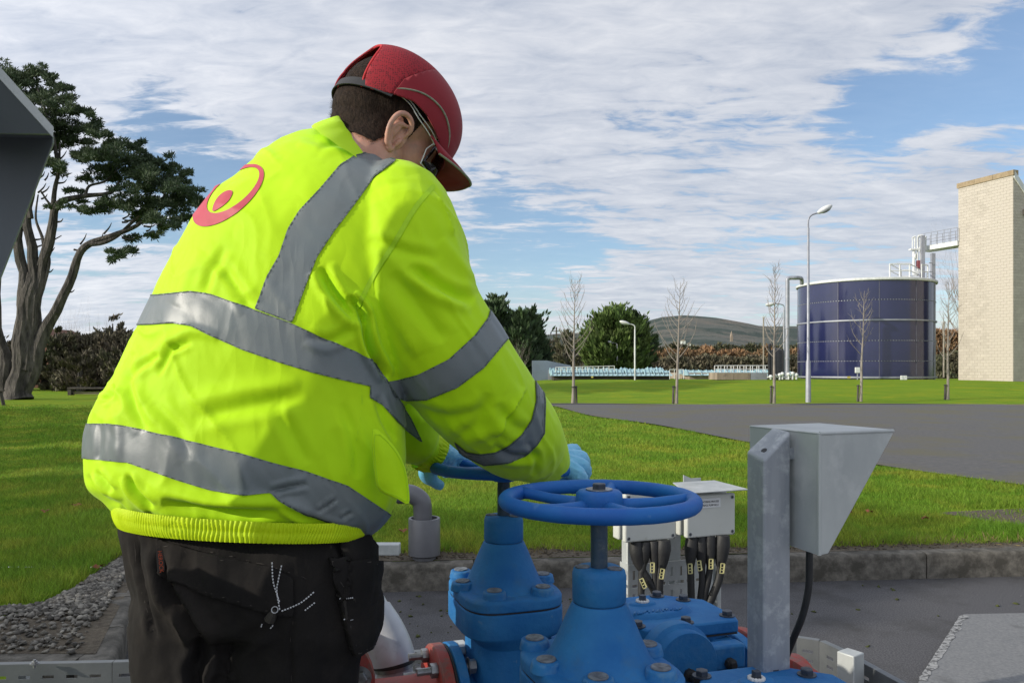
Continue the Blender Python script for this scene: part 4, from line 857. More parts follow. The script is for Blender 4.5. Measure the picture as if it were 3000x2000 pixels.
# bare tree between
mb = MB(); random.seed(5)
for _ in range(4): twigs(mb, P(2830, 1100, 66) + Vector((random.uniform(-.4, 1.5), 0, 0)), Vector((-.15, 0, 1)), 6.0, .12, 4, .38, .25, 4, 3)
tag(mb.build('bare_tree', 'twig_brown', None, 0), 'brown bare tree half hidden behind the left side of the block tower', 'tree')
# trees west of the place that throw the long shadows over the foreground and lawn
for i, (x, y, h, w, lab) in enumerate([(-17.5, -1.6, 8.2, 3.2, 'evergreen tree west of the yard, nearest the camera'), (-18.5, 1.6, 6.8, 2.6, 'evergreen tree west of the lawn, second from the camera'), (-19.5, 4.8, 6.3, 2.8, 'evergreen tree west of the lawn, third from the camera'),
  (-21.0, 8.8, 7.2, 3.4, 'evergreen tree west of the lawn, fourth from the camera'), (-23.0, 13.0, 8.2, 3.4, 'evergreen tree west of the lawn, fifth from the camera'), (-23.0, 17.4, 7.0, 2.6, 'evergreen tree west of the lawn, farthest from the camera')]):
    b = Vector((x, y, .15)); t = thing('evergreen_tree', lab, 'tree', tuple(b), group='evergreens west of the lawn'); CC = []; DD = []
    for k in range(5200 if i in (0, 3) else 2300):
        a = random.uniform(0, 6.28); z = random.random(); r = math.sin(math.pi * (z * .8 + .15)) ** .7 * w / 2 * random.uniform(.5, 1.15); CC.append((x + r * math.cos(a), y + r * math.sin(a) * 1.3, .9 + z * (h - 1))); DD.append((math.cos(a), math.sin(a), .8))
    leaves(np.array(CC), np.array(DD), .42, .4, 'crown', 'conifer_dark', t); MB().tube([b, b + Vector((0, 0, h * .8))], [.28, .08], 8).build('trunk', 'bark_grey', t)
# ================================================================ foreground metalwork
mat('blue_paint', (0.008, 0.115, 0.34), (0.026, 0.175, 0.41), scale=9, rough=0.68, bump=0.55, bscale=130, bdist=0.0016, bump2=0.35, b2scale=22, spec=0.3, detail=9, stain=(0.045, 0.135, 0.25), stain_scale=6, stain_pos=(0.56, 0.74))
mat('blue_wheel', (0.003, 0.095, 0.38), (0.006, 0.135, 0.43), scale=12, rough=0.6, bump=0.3, bscale=160, bdist=0.001, bump2=0.12, b2scale=30, spec=0.45, stain=(0.06, 0.17, 0.42), stain_scale=22, stain_pos=(0.60, 0.72))
mat('stem_dark', (0.025, 0.055, 0.10), (0.05, 0.075, 0.10), scale=60, rough=0.55, metal=0.2, bump=0.7, bscale=140, stain=(0.16, 0.18, 0.19), stain_scale=60, stain_pos=(0.58, 0.70))
mat('bolt_dark', (0.035, 0.045, 0.065), (0.07, 0.08, 0.10), scale=40, rough=0.5, metal=0.3, bump=0.5, bscale=160)
mat('bolt_steel', (0.36, 0.37, 0.38), (0.22, 0.22, 0.22), scale=40, rough=0.42, metal=0.8, bump=0.4, bscale=160, stain=(0.14, 0.09, 0.06), stain_scale=40)
mat('plug_grey', (0.20, 0.22, 0.24), (0.09, 0.10, 0.12), scale=70, rough=0.7, bump=0.6, bscale=200)
mat('red_paint', (0.36, 0.045, 0.030), (0.28, 0.035, 0.028), scale=10, rough=0.55, bump=0.3, bscale=200, stain=(0.20, 0.05, 0.04), stain_scale=12)
mat('rubber', (0.012, 0.012, 0.013), (0.022, 0.022, 0.022), scale=30, rough=0.6, bump=0.2, bscale=150)
mat('galv', (0.36, 0.38, 0.41), (0.25, 0.27, 0.30), scale=16, rough=0.42, metal=0.35, bump=0.5, bscale=300, bdist=0.0008, stain=(0.45, 0.47, 0.49), stain_scale=26, stain_pos=(0.5, 0.65), stretch=(1, 1, 0.14), rough2=0.6, detail=10)
mat('galv_hood', (0.47, 0.49, 0.48), (0.38, 0.40, 0.40), scale=10, rough=0.5, metal=0.2, bump=0.4, bscale=260, bdist=0.0008, stain=(0.55, 0.56, 0.55), stain_scale=9, stain_pos=(0.5, 0.7), detail=10, stretch=(1, 1, .6))
mat('tray_steel_shaded', (0.17, 0.18, 0.185), (0.12, 0.13, 0.14), scale=8, rough=0.45, metal=0.4, bump=0.2, bscale=200)  # shade on the tray is put into this darker steel colour
mat('pvc_grey', (0.135, 0.135, 0.145), (0.115, 0.115, 0.125), scale=8, rough=0.38, bump=0.08, bscale=120)
mat('pipe_alu', (0.60, 0.61, 0.64), (0.48, 0.49, 0.53), scale=7, rough=0.38, metal=0.12, bump=0.12, bscale=90, stain=(0.36, 0.36, 0.38), stain_scale=14)
mat('box_plastic', (0.56, 0.57, 0.53), (0.52, 0.53, 0.49), scale=9, rough=0.45, bump=0.05, bscale=200, stain=(0.40, 0.40, 0.35), stain_scale=16, stain_pos=(0.62, 0.78))
mat('label_white', (0.66, 0.67, 0.67), (0.62, 0.63, 0.63), rough=0.5)
mat('ink', (0.03, 0.03, 0.035), (0.03, 0.03, 0.035), rough=0.7)
mat('tag_yellow', (0.66, 0.62, 0.30), (0.60, 0.56, 0.26), rough=0.5)
mat('sealant', (0.62, 0.62, 0.62), (0.5, 0.5, 0.5), scale=60, rough=0.6, bump=1, bscale=120)
wear('blue_paint', (0.11, 0.23, 0.36), .45, .53, .62); wear('blue_wheel', (0.08, 0.20, 0.42), .35, .53, .62); wear('red_paint', (0.16, 0.09, 0.07), .7)
TH = R(18)
def superring(cx, cy, z, ax, ay, n=40, e=3.2, rot=0.0):
    out = []
    for k in range(n):
        t = 2 * math.pi * k / n; c, s = math.cos(t), math.sin(t); x = ax * (abs(c) ** (2 / e)) * (1 if c > 0 else -1); y = ay * (abs(s) ** (2 / e)) * (1 if s > 0 else -1)
        if rot: x, y = x * math.cos(rot) - y * math.sin(rot), x * math.sin(rot) + y * math.cos(rot)
        out.append(Vector((cx + x, cy + y, z)))
    return out
def loft(mb, secs, n=40, cx=0, cy=0):   # secs: (z, ax, ay, e)
    mb.rings([superring(cx, cy, z, a, b, n, e) for (z, a, b, e) in secs]); return mb
def hexbolt(mb, c, r=.011, h=.009, axis=(0, 0, 1), washer=True):
    if washer: mb.lathe([(r * 1.45, 0), (r * 1.45, .0022)], c, axis, 20)
    mb.lathe([(r, .002), (r, h * .9), (r * .88, h)], c, axis, 6); return mb
# ------------------------------------------------ gate valve, local frame: x along the pipe, origin on the ground under the stem
BOLTS = [(-.075, .105), (-.098, .0), (-.052, -.098), (.060, -.100), (.098, .005), (.070, .105)]
def make_gate(label):
    t = thing('gate_valve', label, 'valve', (0, 0, 0), group='blue gate valves with handwheels', w=False)
    b = MB()
    loft(b, [(.36, .066, .105, 2.5), (.43, .075, .125, 2.6), (.53, .078, .130, 2.8), (.62, .075, .118, 2.8), (.685, .074, .110, 3), (.705, .090, .125, 3.4), (.712, .106, .128, 3.8), (.716, .108, .130, 3.8), (.762, .108, .130, 3.8), (.764, .106, .128, 3.8)])
    b.lathe([(.082, -.095), (.080, .095)], (0, 0, .53), (1, 0, 0), 36, False)
    b.build('body', 'blue_paint', t, 50, bevel=.003)
    for s in (-1, 1):
        f = MB(); f.lathe([(.082, 0), (.086, .004), (.140, .012), (.1425, .014), (.1425, .031), (.140, .033), (.10, .033), (.10, .035), (.075, .035)], (s * .088, 0, .53), (s, 0, 0), 56); f.build('flange', 'blue_paint', t, 40)
    g = MB(); loft(g, [(.7640, .1045, .1265, 3.8), (.7675, .1045, .1265, 3.8)]); g.build('gasket', 'rubber', t)
    g = MB(); loft(g, [(.7675, .107, .129, 3.8), (.785, .107, .129, 3.8), (.790, .103, .125, 3.6), (.7905, .085, .105, 3)])
    g.rings([superring(0, 0, z, a, a * q, 44, e) for z, a, q, e in ((.787, .094, 1.10, 2.4), (.793, .083, 1.10, 2.2), (.803, .077, 1.09, 2.1), (.83, .066, 1.05, 2), (.86, .054, 1.0, 2), (.884, .043, 1, 2))])
    for (x, y) in BOLTS: g.lathe([(.026, 0), (.0235, .012), (.0225, .0165), (.021, .018)], (x * .93, y * .93, .786), n=24)
    g.build('bonnet', 'blue_paint', t, 50, bevel=.0025)
    for (x, y) in BOLTS:
        p = MB(); p.lathe([(.015, 0), (.0155, .0015), (.0145, .003), (.011, .003), (.0075, .0018)], (x * .93, y * .93, .804), n=20); p.lathe([(.0045, 0), (.0045, .0004)], (x * .93, y * .93, .8061), n=12); p.build('plug', 'plug_grey', t)
    g = MB(); g.rings([superring(0, 0, z, a, a, 44, e) for z, a, e in ((.8835, .0385, 2), (.886, .0400, 2.1), (.888, .0415, 2.2), (.928, .0405, 2.5), (.936, .0385, 2.5), (.939, .034, 2.4), (.9392, .020, 2.2))]); g.build('gland', 'blue_paint', t, 50)
    g = MB(); g.lathe([(.0395, 0), (.0395, .003)], (0, 0, .8815), n=40); g.build('joint', 'rubber', t)
    for a in (-50, 160): 
        q = (.0265 * math.cos(R(a)), .0265 * math.sin(R(a)), .9385); p = MB(); p.lathe([(.0115, 0), (.012, .0022), (.009, .003), (.005, .0014)], q, n=18); p.build('plug', 'plug_grey', t)
    s = MB(); s.tube([(0, 0, .93), (0, 0, 1.03)], .0135, 20); s.build('stem', 'stem_dark', t)
    w = thing_part('handwheel', t)
    rim = MB(); N = 120; pts = []; rr = []
    for k in range(N):
        a = 2 * math.pi * k / N; pts.append(Vector((.148 * math.cos(a), .148 * math.sin(a), 1.045 + .0005 * math.sin(2 * a)))); rr.append(.0122 + .0004 * noise.noise(Vector((math.cos(a) * 9, math.sin(a) * 9, 0))))
    rim.tube(pts, rr, 20, closed=True); ro = rim.build('rim', 'blue_wheel', w, 180)
    rim2 = MB(); 
    for k in range(26):   # flaking lumps of paint under the rim's shoulder
        for a0 in (205, 35):
            a = R(a0 + (k - 13) * 1.3 + random.uniform(-.4, .4)); rim2.ball((.1525 * math.cos(a), .1525 * math.sin(a), 1.0525 + random.uniform(-.001, .0008)), random.uniform(.0025, .0042), 7, 5, (1, 1, .6))
    rim2.build('paint_crust', 'blue_wheel', w, 180, kind='stuff')
    h = MB(); h.rings([superring(0, 0, z, a, a, 36, 2) for z, a in ((1.012, .020), (1.016, .031), (1.020, .0355), (1.045, .0375), (1.056, .0365), (1.0605, .032), (1.061, .014))]); h.build('hub', 'blue_wheel', w, 60)
    for k in range(5):
        a = R(270 + 72 * k); d = Vector((math.cos(a), math.sin(a), 0)); z = Vector((0, 0, 1.036)); s = MB()
        c = [z + d * .024, z + d * .05 + Vector((0, 0, .001)), z + d * .09 + Vector((0, 0, .004)), z + d * .13 + Vector((0, 0, .008)), z + d * .146 + Vector((0, 0, .009))]; s.tube(c, [.0125, .0105, .0085, .0090, .0110], 14); so = s.build('spoke', 'blue_wheel', w, 180)
    s = MB(); s.lathe([(.021, 0), (.021, .002)], (0, 0, 1.0612), n=24); s.build('washer', 'bolt_steel', t)
    s = MB(); s.lathe([(.0115, .002), (.0115, .009), (.010, .0102)], (0, 0, 1.0612), n=6); s.build('nut', 'bolt_dark', t)
    return t
def thing_part(name, parent):
    o = bpy.data.objects.new(name, None); scene.collection.objects.link(o); o.parent = parent; return o
gA = make_gate('blue gate valve behind, its handwheel under the gloved hands')
gA.location = (-.018, 1.715, 0); gA.rotation_euler = (0, 0, TH)
textmesh('aqua', .042, 'blue_paint', gA, Matrix.Translation((.0, -.1285, .565)) @ Matrix.Rotation(R(90), 4, 'X'), 'lettering', .0012)
gB = dup(gA); gB.location = (.138, 1.262, 0); gB.rotation_euler = (0, 0, TH + R(3)); gB['label'] = 'nearest blue gate valve, its free handwheel in front of the junction boxes'
# ------------------------------------------------ check valve
def make_check(label):
    t = thing('check_valve', label, 'valve', (0, 0, 0), group='blue swing check valves', w=False)
    b = MB(); loft(b, [(.36, .075, .085, 2.4), (.46, .10, .10, 2.5), (.58, .105, .105, 2.7), (.66, .112, .100, 3.4), (.685, .120, .108, 4), (.694, .120, .108, 4)])
    b.lathe([(.105, -.17), (.092, -.10), (.092, .10), (.105, .17)], (0, 0, .50), (1, 0, 0), 36, False); b.build('body', 'blue_paint', t, 50, bevel=.003)
    for s in (-1, 1):
        f = MB(); f.lathe([(.10, -.01), (.105, .002), (.153, .004), (.155, .006), (.155, .026), (.153, .028), (.1, .028)], (s * .165, 0, .50), (s, 0, 0), 56); f.build('flange', 'blue_paint', t, 40)
    out = [(-.128, -.075), (-.128, .062), (-.095, .115), (.045, .118), (.092, .075), (.128, .045), (.128, -.080), (.115, -.112), (-.10, -.112)]
    c = MB(); K = []
    for z, q in ((.6975, 1), (.720, 1), (.7235, .985)): K.append([Vector((x * q, y * q, z)) for x, y in out])
    c.rings(K); c.build('cover', 'blue_paint', t, 30, bevel=.006, seg=3)
    g = MB(); g.rings([[Vector((x * .985, y * .985, z)) for x, y in out] for z in (.6940, .6975)]); g.build('gasket', 'rubber', t)
    r = MB(); r.rings([superring(-.03, .0, z, a, a * .62, 40, 2.1) for z, a in ((.7225, .095), (.7245, .092), (.728, .088), (.7325, .080), (.7335, .076))]); r.build('raised_boss', 'blue_paint', t, 60)
    r = MB(); r.rings([superring(-.04, .025, z, a, a * .6, 28, 2) for z, a in ((.7325, .034), (.737, .031), (.738, .028))]); r.build('plug_boss', 'blue_paint', t, 60)
    q = MB(); N = 26
    for k in range(N): a = 2 * math.pi * k / N; q.ball((-.04 + .0115 * math.cos(a), .025 + .0115 * math.sin(a), .7395), .0036 + .0008 * math.sin(k * 2.7), 6, 5)
    q.build('sealant_bead', 'sealant', t, 180)
    q = MB(); q.box((-.04, .025, .746), (.012, .012, .014)); q.build('square_plug', 'bolt_dark', t, 0, bevel=.001)
    for (x, y) in ((-.105, .095), (.035, .098), (.078, .052), (.108, -.080), (-.108, -.085), (0, -.093)):
        m_ = MB(); hexbolt(m_, (x, y, .7236), .0115, .0115); m_.build('bolt', 'bolt_dark', t, 30)
    # lever boss with round cover on the near side
    a_ = Vector((.04, -1, 0)).normalized()
    d = MB(); d.lathe([(.050, 0), (.074, .01), (.078, .02), (.078, .045), (.072, .050), (.070, .052), (.070, .074), (.068, .077)], Vector((-.050, -.105, .665)), a_, 52); d.build('hinge_boss', 'blue_paint', t, 40)
    d = MB(); d.lathe([(.013, 0), (.013, .010), (.008, .012), (.008, .024), (.0095, .024), (.0095, .032)], Vector((-.045, -.181, .652)), a_, 8); d.build('hinge_nut', 'rubber', t)
    d = MB(); d.box((.040, -.158, .672), (.100, .036, .050)); d.build('lever_arm', 'blue_paint', t, 30, bevel=.006)
    d = MB(); d.lathe([(.012, 0), (.012, .010), (.007, .012), (.007, .018)], Vector((.050, -.177, .662)), a_, 10); d.build('arm_bolt', 'rubber', t)
    d = MB(); d.box((.075, -.105, .672), (.06, .05, .03)); d.build('lug', 'blue_paint', t, 30, bevel=.01, seg=3)
    return t
cA = make_check('blue check valve between the junction boxes and the near check valve, cover plug sealed white'); cA.location = (.335, 1.755, 0); cA.rotation_euler = (0, 0, TH)
em = MB()
for k in range(11): em.box((-.088 + .011 * k, -.034 + .0018 * math.sin(k * 1.9), .7348), (.0034, .015, .0026), R(-35 + 12 * math.sin(k * 2.3)))
for k in range(5): em.box((-.080 + .022 * k, -.034 + (.006 if k % 2 else -.006), .7346), (.011, .003, .0022))
em.build('embossing', 'blue_paint', cA, 0)
cB = dup(cA); cB.location = (.462, 1.345, -.014); cB.rotation_euler = (0, 0, TH - R(3)); cB['label'] = 'nearest blue check valve cover cut by the bottom edge of the photo'
# support feet
def stool(x, y, top, label):
    o = thing('pipe_support', label, 'support', (x, y, 0)); MB().box((x, y, top / 2), (.06, .10, top), TH).build('leg', 'galv', o); MB().box((x, y, .006), (.16, .18, .012), TH).build('base_plate', 'galv', o)
for (x, y, tp_, l) in ((-.018, 1.715, .37, 'behind gate valve'), (.138, 1.262, .37, 'nearest gate valve'), (.335, 1.755, .37, 'far check valve'), (.425, 1.345, .38, 'nearest check valve')): stool(x, y, tp_, 'galvanised support foot below the ' + l)
# ------------------------------------------------ red fittings and pipes
dx = Vector((math.cos(TH), math.sin(TH), 0)); O_A = Vector((-.018, 1.715, .53))
rs = thing('red_pipe_fitting', 'red flanged pipe fitting bolted to the left of the behind gate valve', 'pipe fitting', (-.25, 1.64, 0))
f0 = O_A - dx * .126
g = MB(); g.lathe([(.14, -.002), (.14, .002)], f0, dx, 48); g.build('gasket', 'rubber', rs)
g = MB(); g.lathe([(.139, .003), (.1425, .005), (.1425, .026), (.139, .029), (.096, .030), (.088, .045), (.084, .07), (.084, .30)], f0, -dx, 56); g.build('flange', 'red_paint', rs, 40)
for k in range(8):
    a = 2 * math.pi * (k + .5) / 8; M3 = orient(dx); q = f0 + M3 @ Vector((.119 * math.cos(a), .119 * math.sin(a), 0))
    m_ = MB(); m_.lathe([(.0075, -.072), (.0075, .052)], q, dx, 10); m_.lathe([(.0145, -.044), (.0150, -.043), (.0150, -.031), (.0145, -.030)], q, dx, 6); m_.lathe([(.0145, .036), (.0145, .050)], q, dx, 6); m_.lathe([(.019, .0335), (.019, .036)], q, dx, 20); m_.build('bolt', 'bolt_steel', rs, 30)
br = Vector((-.416, 1.60, .612)); ay_ = Vector((.10, -1, 0)).normalized()
g = MB(); g.lathe([(.08, -.20), (.08, -.03), (.095, -.012), (.137, -.010), (.1395, -.008), (.1395, .012), (.137, .014)], br, ay_, 56); g.build('blank_flange', 'red_paint', rs, 40)
for k in range(8):
    a = 2 * math.pi * k / 8 + .20; q = br + orient(ay_) @ Vector((.112 * math.cos(a), .112 * math.sin(a), .012)); m_ = MB(); hexbolt(m_, q, .0165, .015, ay_); m_.build('bolt', 'bolt_steel', rs, 30)
# right side flanges
fl = Vector((.335, 1.755, .50)) + dx * .196
r2 = thing('red_pipe_fitting', 'red flange right of the far check valve, half behind the galvanised post', 'pipe fitting', tuple(fl - Vector((0, 0, .5))))
g = MB(); g.lathe([(.150, -.003), (.150, .002)], fl, dx, 48); g.build('gasket', 'rubber', r2)
g = MB(); g.lathe([(.155, .003), (.158, .005), (.158, .026), (.155, .029), (.10, .03), (.088, .05), (.085, .16)], fl, dx, 56); g.build('flange', 'red_paint', r2, 40)
f2 = Vector((.578, 1.60, .485)); 
r3 = thing('red_pipe_fitting', 'large red flange to the right of the galvanised post in front of the slotted tray', 'pipe fitting', (.62, 1.62, 0))
g = MB(); g.lathe([(.12, -.03), (.178, -.014), (.182, -.012), (.182, .006), (.178, .008)], f2, dx, 64); g.lathe([(.165, .008), (.168, .012), (.168, .026), (.14, .03), (.11, .032), (.10, .16)], f2, dx, 64); g.build('flange', 'red_paint', r3, 40)
# aluminium pipe
wp = thing('bent_pipe', 'silver bent pipe coming down between the worker and the valves', 'pipe', tuple(P(1150, 2150, 1.9)))
c = smoothcurve3([P(930, 1500, 1.95), P(1030, 1690, 1.92), P(1082, 1790, 1.9), P(1125, 1858, 1.88), P(1152, 1930, 1.86), P(1155, 2010, 1.86), P(1155, 2300, 1.86)], 8)
i0 = 8 * 2 + 2; i1 = 8 * 4 + 1
MB().tube(c[:i0 + 1], .0475, 26).build('straight_pipe', 'pipe_alu', wp, 60); MB().tube(c[i0 - 1:i1 + 1], .0515, 28).build('elbow', 'pipe_alu', wp, 60)
MB().tube(c[i1 - 1:i1 + 2], .0505, 28).build('rubber_seal', 'rubber', wp, 60); MB().tube(c[i1 + 1:], .043, 26).build('lower_pipe', 'pipe_alu', wp, 60)
dd = (c[i1 + 1] - c[i1]).normalized(); MB().lathe([(.0445, -.006), (.0465, -.005), (.0465, .005), (.0445, .006)], c[i1 + 2], dd, 40).build('clamp_band', 'bolt_steel', wp)
# ------------------------------------------------ grey PVC standpipe behind the kerb
pv = thing('vent_pipe', 'grey plastic vent pipe with elbow standing behind the kerb', 'pipe', tuple(P(1243, 1640, 4.68)))
Y = 4.66; b0 = P(1243, 1660, Y); s = Y / FPX
MB().lathe([(.069, -.1), (.069, 70 * s + .12)], b0, n=36).build('base_pipe', 'pvc_grey', pv)
zt_ = P(0, 1516, Y).z; zb_ = P(0, 1624, Y).z
MB().lathe([(.066, -.01), (.086, 0), (.0925, .004), (.0925, zt_ - zb_ - .004), (.090, zt_ - zb_), (.078, zt_ - zb_), (.076, zt_ - zb_ - .03), (.05, zt_ - zb_ - .035)], (b0.x, Y, zb_), n=40).build('socket', 'pvc_grey', pv, 40)
MB().tube(smoothcurve3([(b0.x - .01, Y, zt_ - .05), (b0.x - .01, Y, zt_ + .04), (b0.x - .02, Y, zt_ + .10), (b0.x - .075, Y, zt_ + .138), (b0.x - .12, Y - .0, zt_ + .138), (b0.x - .14, Y, zt_ + .138)], 6), .0545, 26).build('elbow', 'pvc_grey', pv, 60)
MB().tube([(b0.x - .13, Y, zt_ + .138), (b0.x - .155, Y, zt_ + .138)], .057, 26).build('collar', 'pvc_grey', pv); MB().tube([(b0.x - .15, Y, zt_ + .138), (b0.x - .95, Y + .02, zt_ + .135)], .048, 24).build('horizontal_pipe', 'pvc_grey', pv)
# galvanised rail end behind the worker
gr = thing('rail', 'end of a galvanised box rail sticking out right of the trouser pocket', 'rail', tuple(P(1000, 1700, 3.3))); e = P(1172, 1607, 3.3)
MB().box((e.x - .45, 3.3, e.z), (.9, .05, .046)).build('rail_bar', 'galv_hood', gr, bevel=.004); MB().box((e.x - .8, 3.33, e.z / 2 - .03), (.05, .05, e.z)).build('post', 'galv_hood', gr, bevel=.004)
# ------------------------------------------------ slotted cable trays
def slotted(mb, p0, p1, up, h, rows, pitch=.05, slot=.028, sh=.009, flange=.02, t=.0015, inward=None, vertical=False):
    """perforated plate from p0 to p1, height h below the top edge, real holes"""
    p0 = Vector(p0); p1 = Vector(p1); L_ = (p1 - p0).length; d = (p1 - p0).normalized(); up = Vector(up)
    n = max(1, int(L_ / pitch)); X = [0.0]; 
    off = (L_ - n * pitch) / 2
    for i in range(n): X += [off + i * pitch + (pitch - slot) / 2, off + i * pitch + (pitch + slot) / 2]
    X.append(L_); Z = [0.0]
    for r in rows: Z += [r - sh / 2, r + sh / 2]
    Z.append(h); nrm = d.cross(up).normalized()
    if inward is not None and nrm.dot(Vector(inward)) < 0: nrm = -nrm
    vs = [p0 + d * x - up * z for z in Z for x in X]; nxx = len(X); fs = []
    for j in range(len(Z) - 1):
        for i in range(nxx - 1):
            if i % 2 == 1 and j % 2 == 1: continue
            fs.append((j * nxx + i, j * nxx + i + 1, (j + 1) * nxx + i + 1, (j + 1) * nxx + i))
    mb.add(vs, fs)
    if flange:
        a, b = p0 + nrm * flange, p1 + nrm * flange
        mb.add([p0, p1, b, a], [(0, 1, 2, 3)]); mb.add([p0 - up * h, p1 - up * h, b - up * h, a - up * h], [(0, 1, 2, 3)])
        mb.add([a, b, b - up * .012, a - up * .012], [(0, 1, 2, 3)])
    return mb
def traybuild(mb, parent, name='tray_side', m='tray_steel_shaded'):
    o = mb.build(name, m, parent, 0); s = o.modifiers.new('solid', 'SOLIDIFY'); s.thickness = .002; s.offset = 0; return o
UP = Vector((0, 0, 1))
tr = thing('cable_tray', 'slotted galvanised cable tray on edge running behind the legs to the right corner', 'cable tray', (0, 2.2, 0))
pA, pB, pC, pD, pE = P(-260, 1952, 2.14), P(330, 1940, 2.18), P(1330, 1906, 2.29), P(2334, 1867, 2.39), P(2401, 1877, 2.36)
for a, b in ((pA, pB), (pB, pC), (pC, pD), (pD, pE)): traybuild(slotted(MB(), a, b - (b - a).normalized() * .002, UP, .16, (.035, .063, .091, .119), pitch=.062, slot=.030, inward=(0, 1, 0)), tr)
pF, pG = P(2465, 1906, 2.27), P(2640, 2003, 2.035)
traybuild(slotted(MB(), pE, pF, UP, .16, (.035, .063, .091, .119), pitch=.05, inward=(1, 1, 0)), tr); pH = pF + (pG - pF) * 3.2; traybuild(slotted(MB(), P(2500, 1926, 2.22), pH, UP, .16, (.035, .063, .091, .119), pitch=.062, slot=.032, inward=(1, .5, 0)), tr)
def boxpost(u, v, y, w, label, rz=TH):
    p = P(u, v, y); o = thing('tray_post', label, 'post', (p.x, p.y, 0)); MB().box((p.x, p.y, p.z / 2), (w, w, p.z), rz).build('shaft', 'galv_hood', o, bevel=.003); MB().box((p.x, p.y, .005), (w * 2.4, w * 2.4, .01), rz).build('base_plate', 'galv_hood', o); return o
boxpost(2492, 1908, 2.15, .050, 'square galvanised post capped pale at the right corner of the slotted tray', R(35)); boxpost(1343, 1880, 2.20, .040, 'short square pale post between silver pipe and the behind gate valve')
boxpost(60, 1952, 2.22, .040, 'square galvanised post holding the tray at the left edge')
for u, v in ((101, 1944),): p = P(u, v, 2.14); o = thing('tray_bolt', 'small bolt standing on the top edge of the left tray', 'bolt', tuple(p)); MB().lathe([(.004, -.01), (.004, .012)], p, n=8).build('shank', 'bolt_steel', o); m_ = MB(); hexbolt(m_, p + UP * .001, .008, .007); m_.build('nut', 'bolt_steel', o)
# upright slotted tray carrying the junction boxes
TJ = R(20); dj = Vector((math.cos(TJ), math.sin(TJ), 0)); nj = Vector((math.sin(TJ), -math.cos(TJ), 0))
ut = thing('upright_tray', 'wide upright slotted tray panel carrying both junction boxes', 'cable tray', tuple(P(1960, 2300, 2.6)))
a = P(1842, 1646, 2.56); a.z = P(0, 1641, 2.62).z; wj = .315; hj = .66
mb = MB(); H1 = .62
def upright(mb, p0, d, w, top, h):
    X = [0.0]; n = 9; pt = w / n
    for i in range(n): X += [i * pt + pt * .36, i * pt + pt * .64]
    X.append(w); Z = [0.0, .02]; z = .02; kinds = ['s']
    rows = []
    while z + .085 < h: rows += [(z, z + .030, 'v'), (z + .045, z + .055, 'h')]; z += .075
    nz = 0
    for z0, z1, kd in rows:
        Xr = [0.0]
        if kd == 'v':
            for i in range(n): Xr += [i * pt + pt * .40, i * pt + pt * .66]
        else:
            for i in range(n): Xr += [i * pt + pt * .15, i * pt + pt * .85]
        Xr.append(w)
        vs = [p0 + d * x - UP * zz for zz in (z0, z1) for x in Xr]; m_ = len(Xr); mb.add(vs, [(i, i + 1, m_ + i + 1, m_ + i) for i in range(0, m_ - 1, 2)])
    zs = [0.0] + [q for r in rows for q in (r[0], r[1])] + [h]
    for i in range(0, len(zs), 2): mb.add([p0 - UP * zs[i], p0 + d * w - UP * zs[i], p0 + d * w - UP * zs[i + 1], p0 - UP * zs[i + 1]], [(0, 1, 2, 3)])
upright(mb, a, dj, wj, 0, H1); traybuild(mb, ut, 'panel', 'galv_hood')
mb = MB(); upright(mb, a - nj * .0 - dj * .002, -nj * .0 + Vector((-dj.y, dj.x, 0)) * 1.0, .055, 0, H1); traybuild(mb, ut, 'side_flange', 'galv_hood')
mb = MB(); upright(mb, a + dj * (wj + .002), Vector((-dj.y, dj.x, 0)), .055, 0, H1); traybuild(mb, ut, 'side_flange', 'galv_hood')
MB().box(a + dj * (wj + .03) - UP * .36 - nj * .03, (.018, .05, .95), TJ).build('strut', 'galv_hood', ut, bevel=.003); MB().box(a + dj * .01 - UP * .37 - nj * .03, (.02, .04, .92), TJ).build('strut', 'galv_hood', ut, bevel=.003)
MB().box(a + dj * .18 + UP * .03 - nj * .02, (.045, .006, .4), TJ).build('back_strap', 'galv_hood', ut)
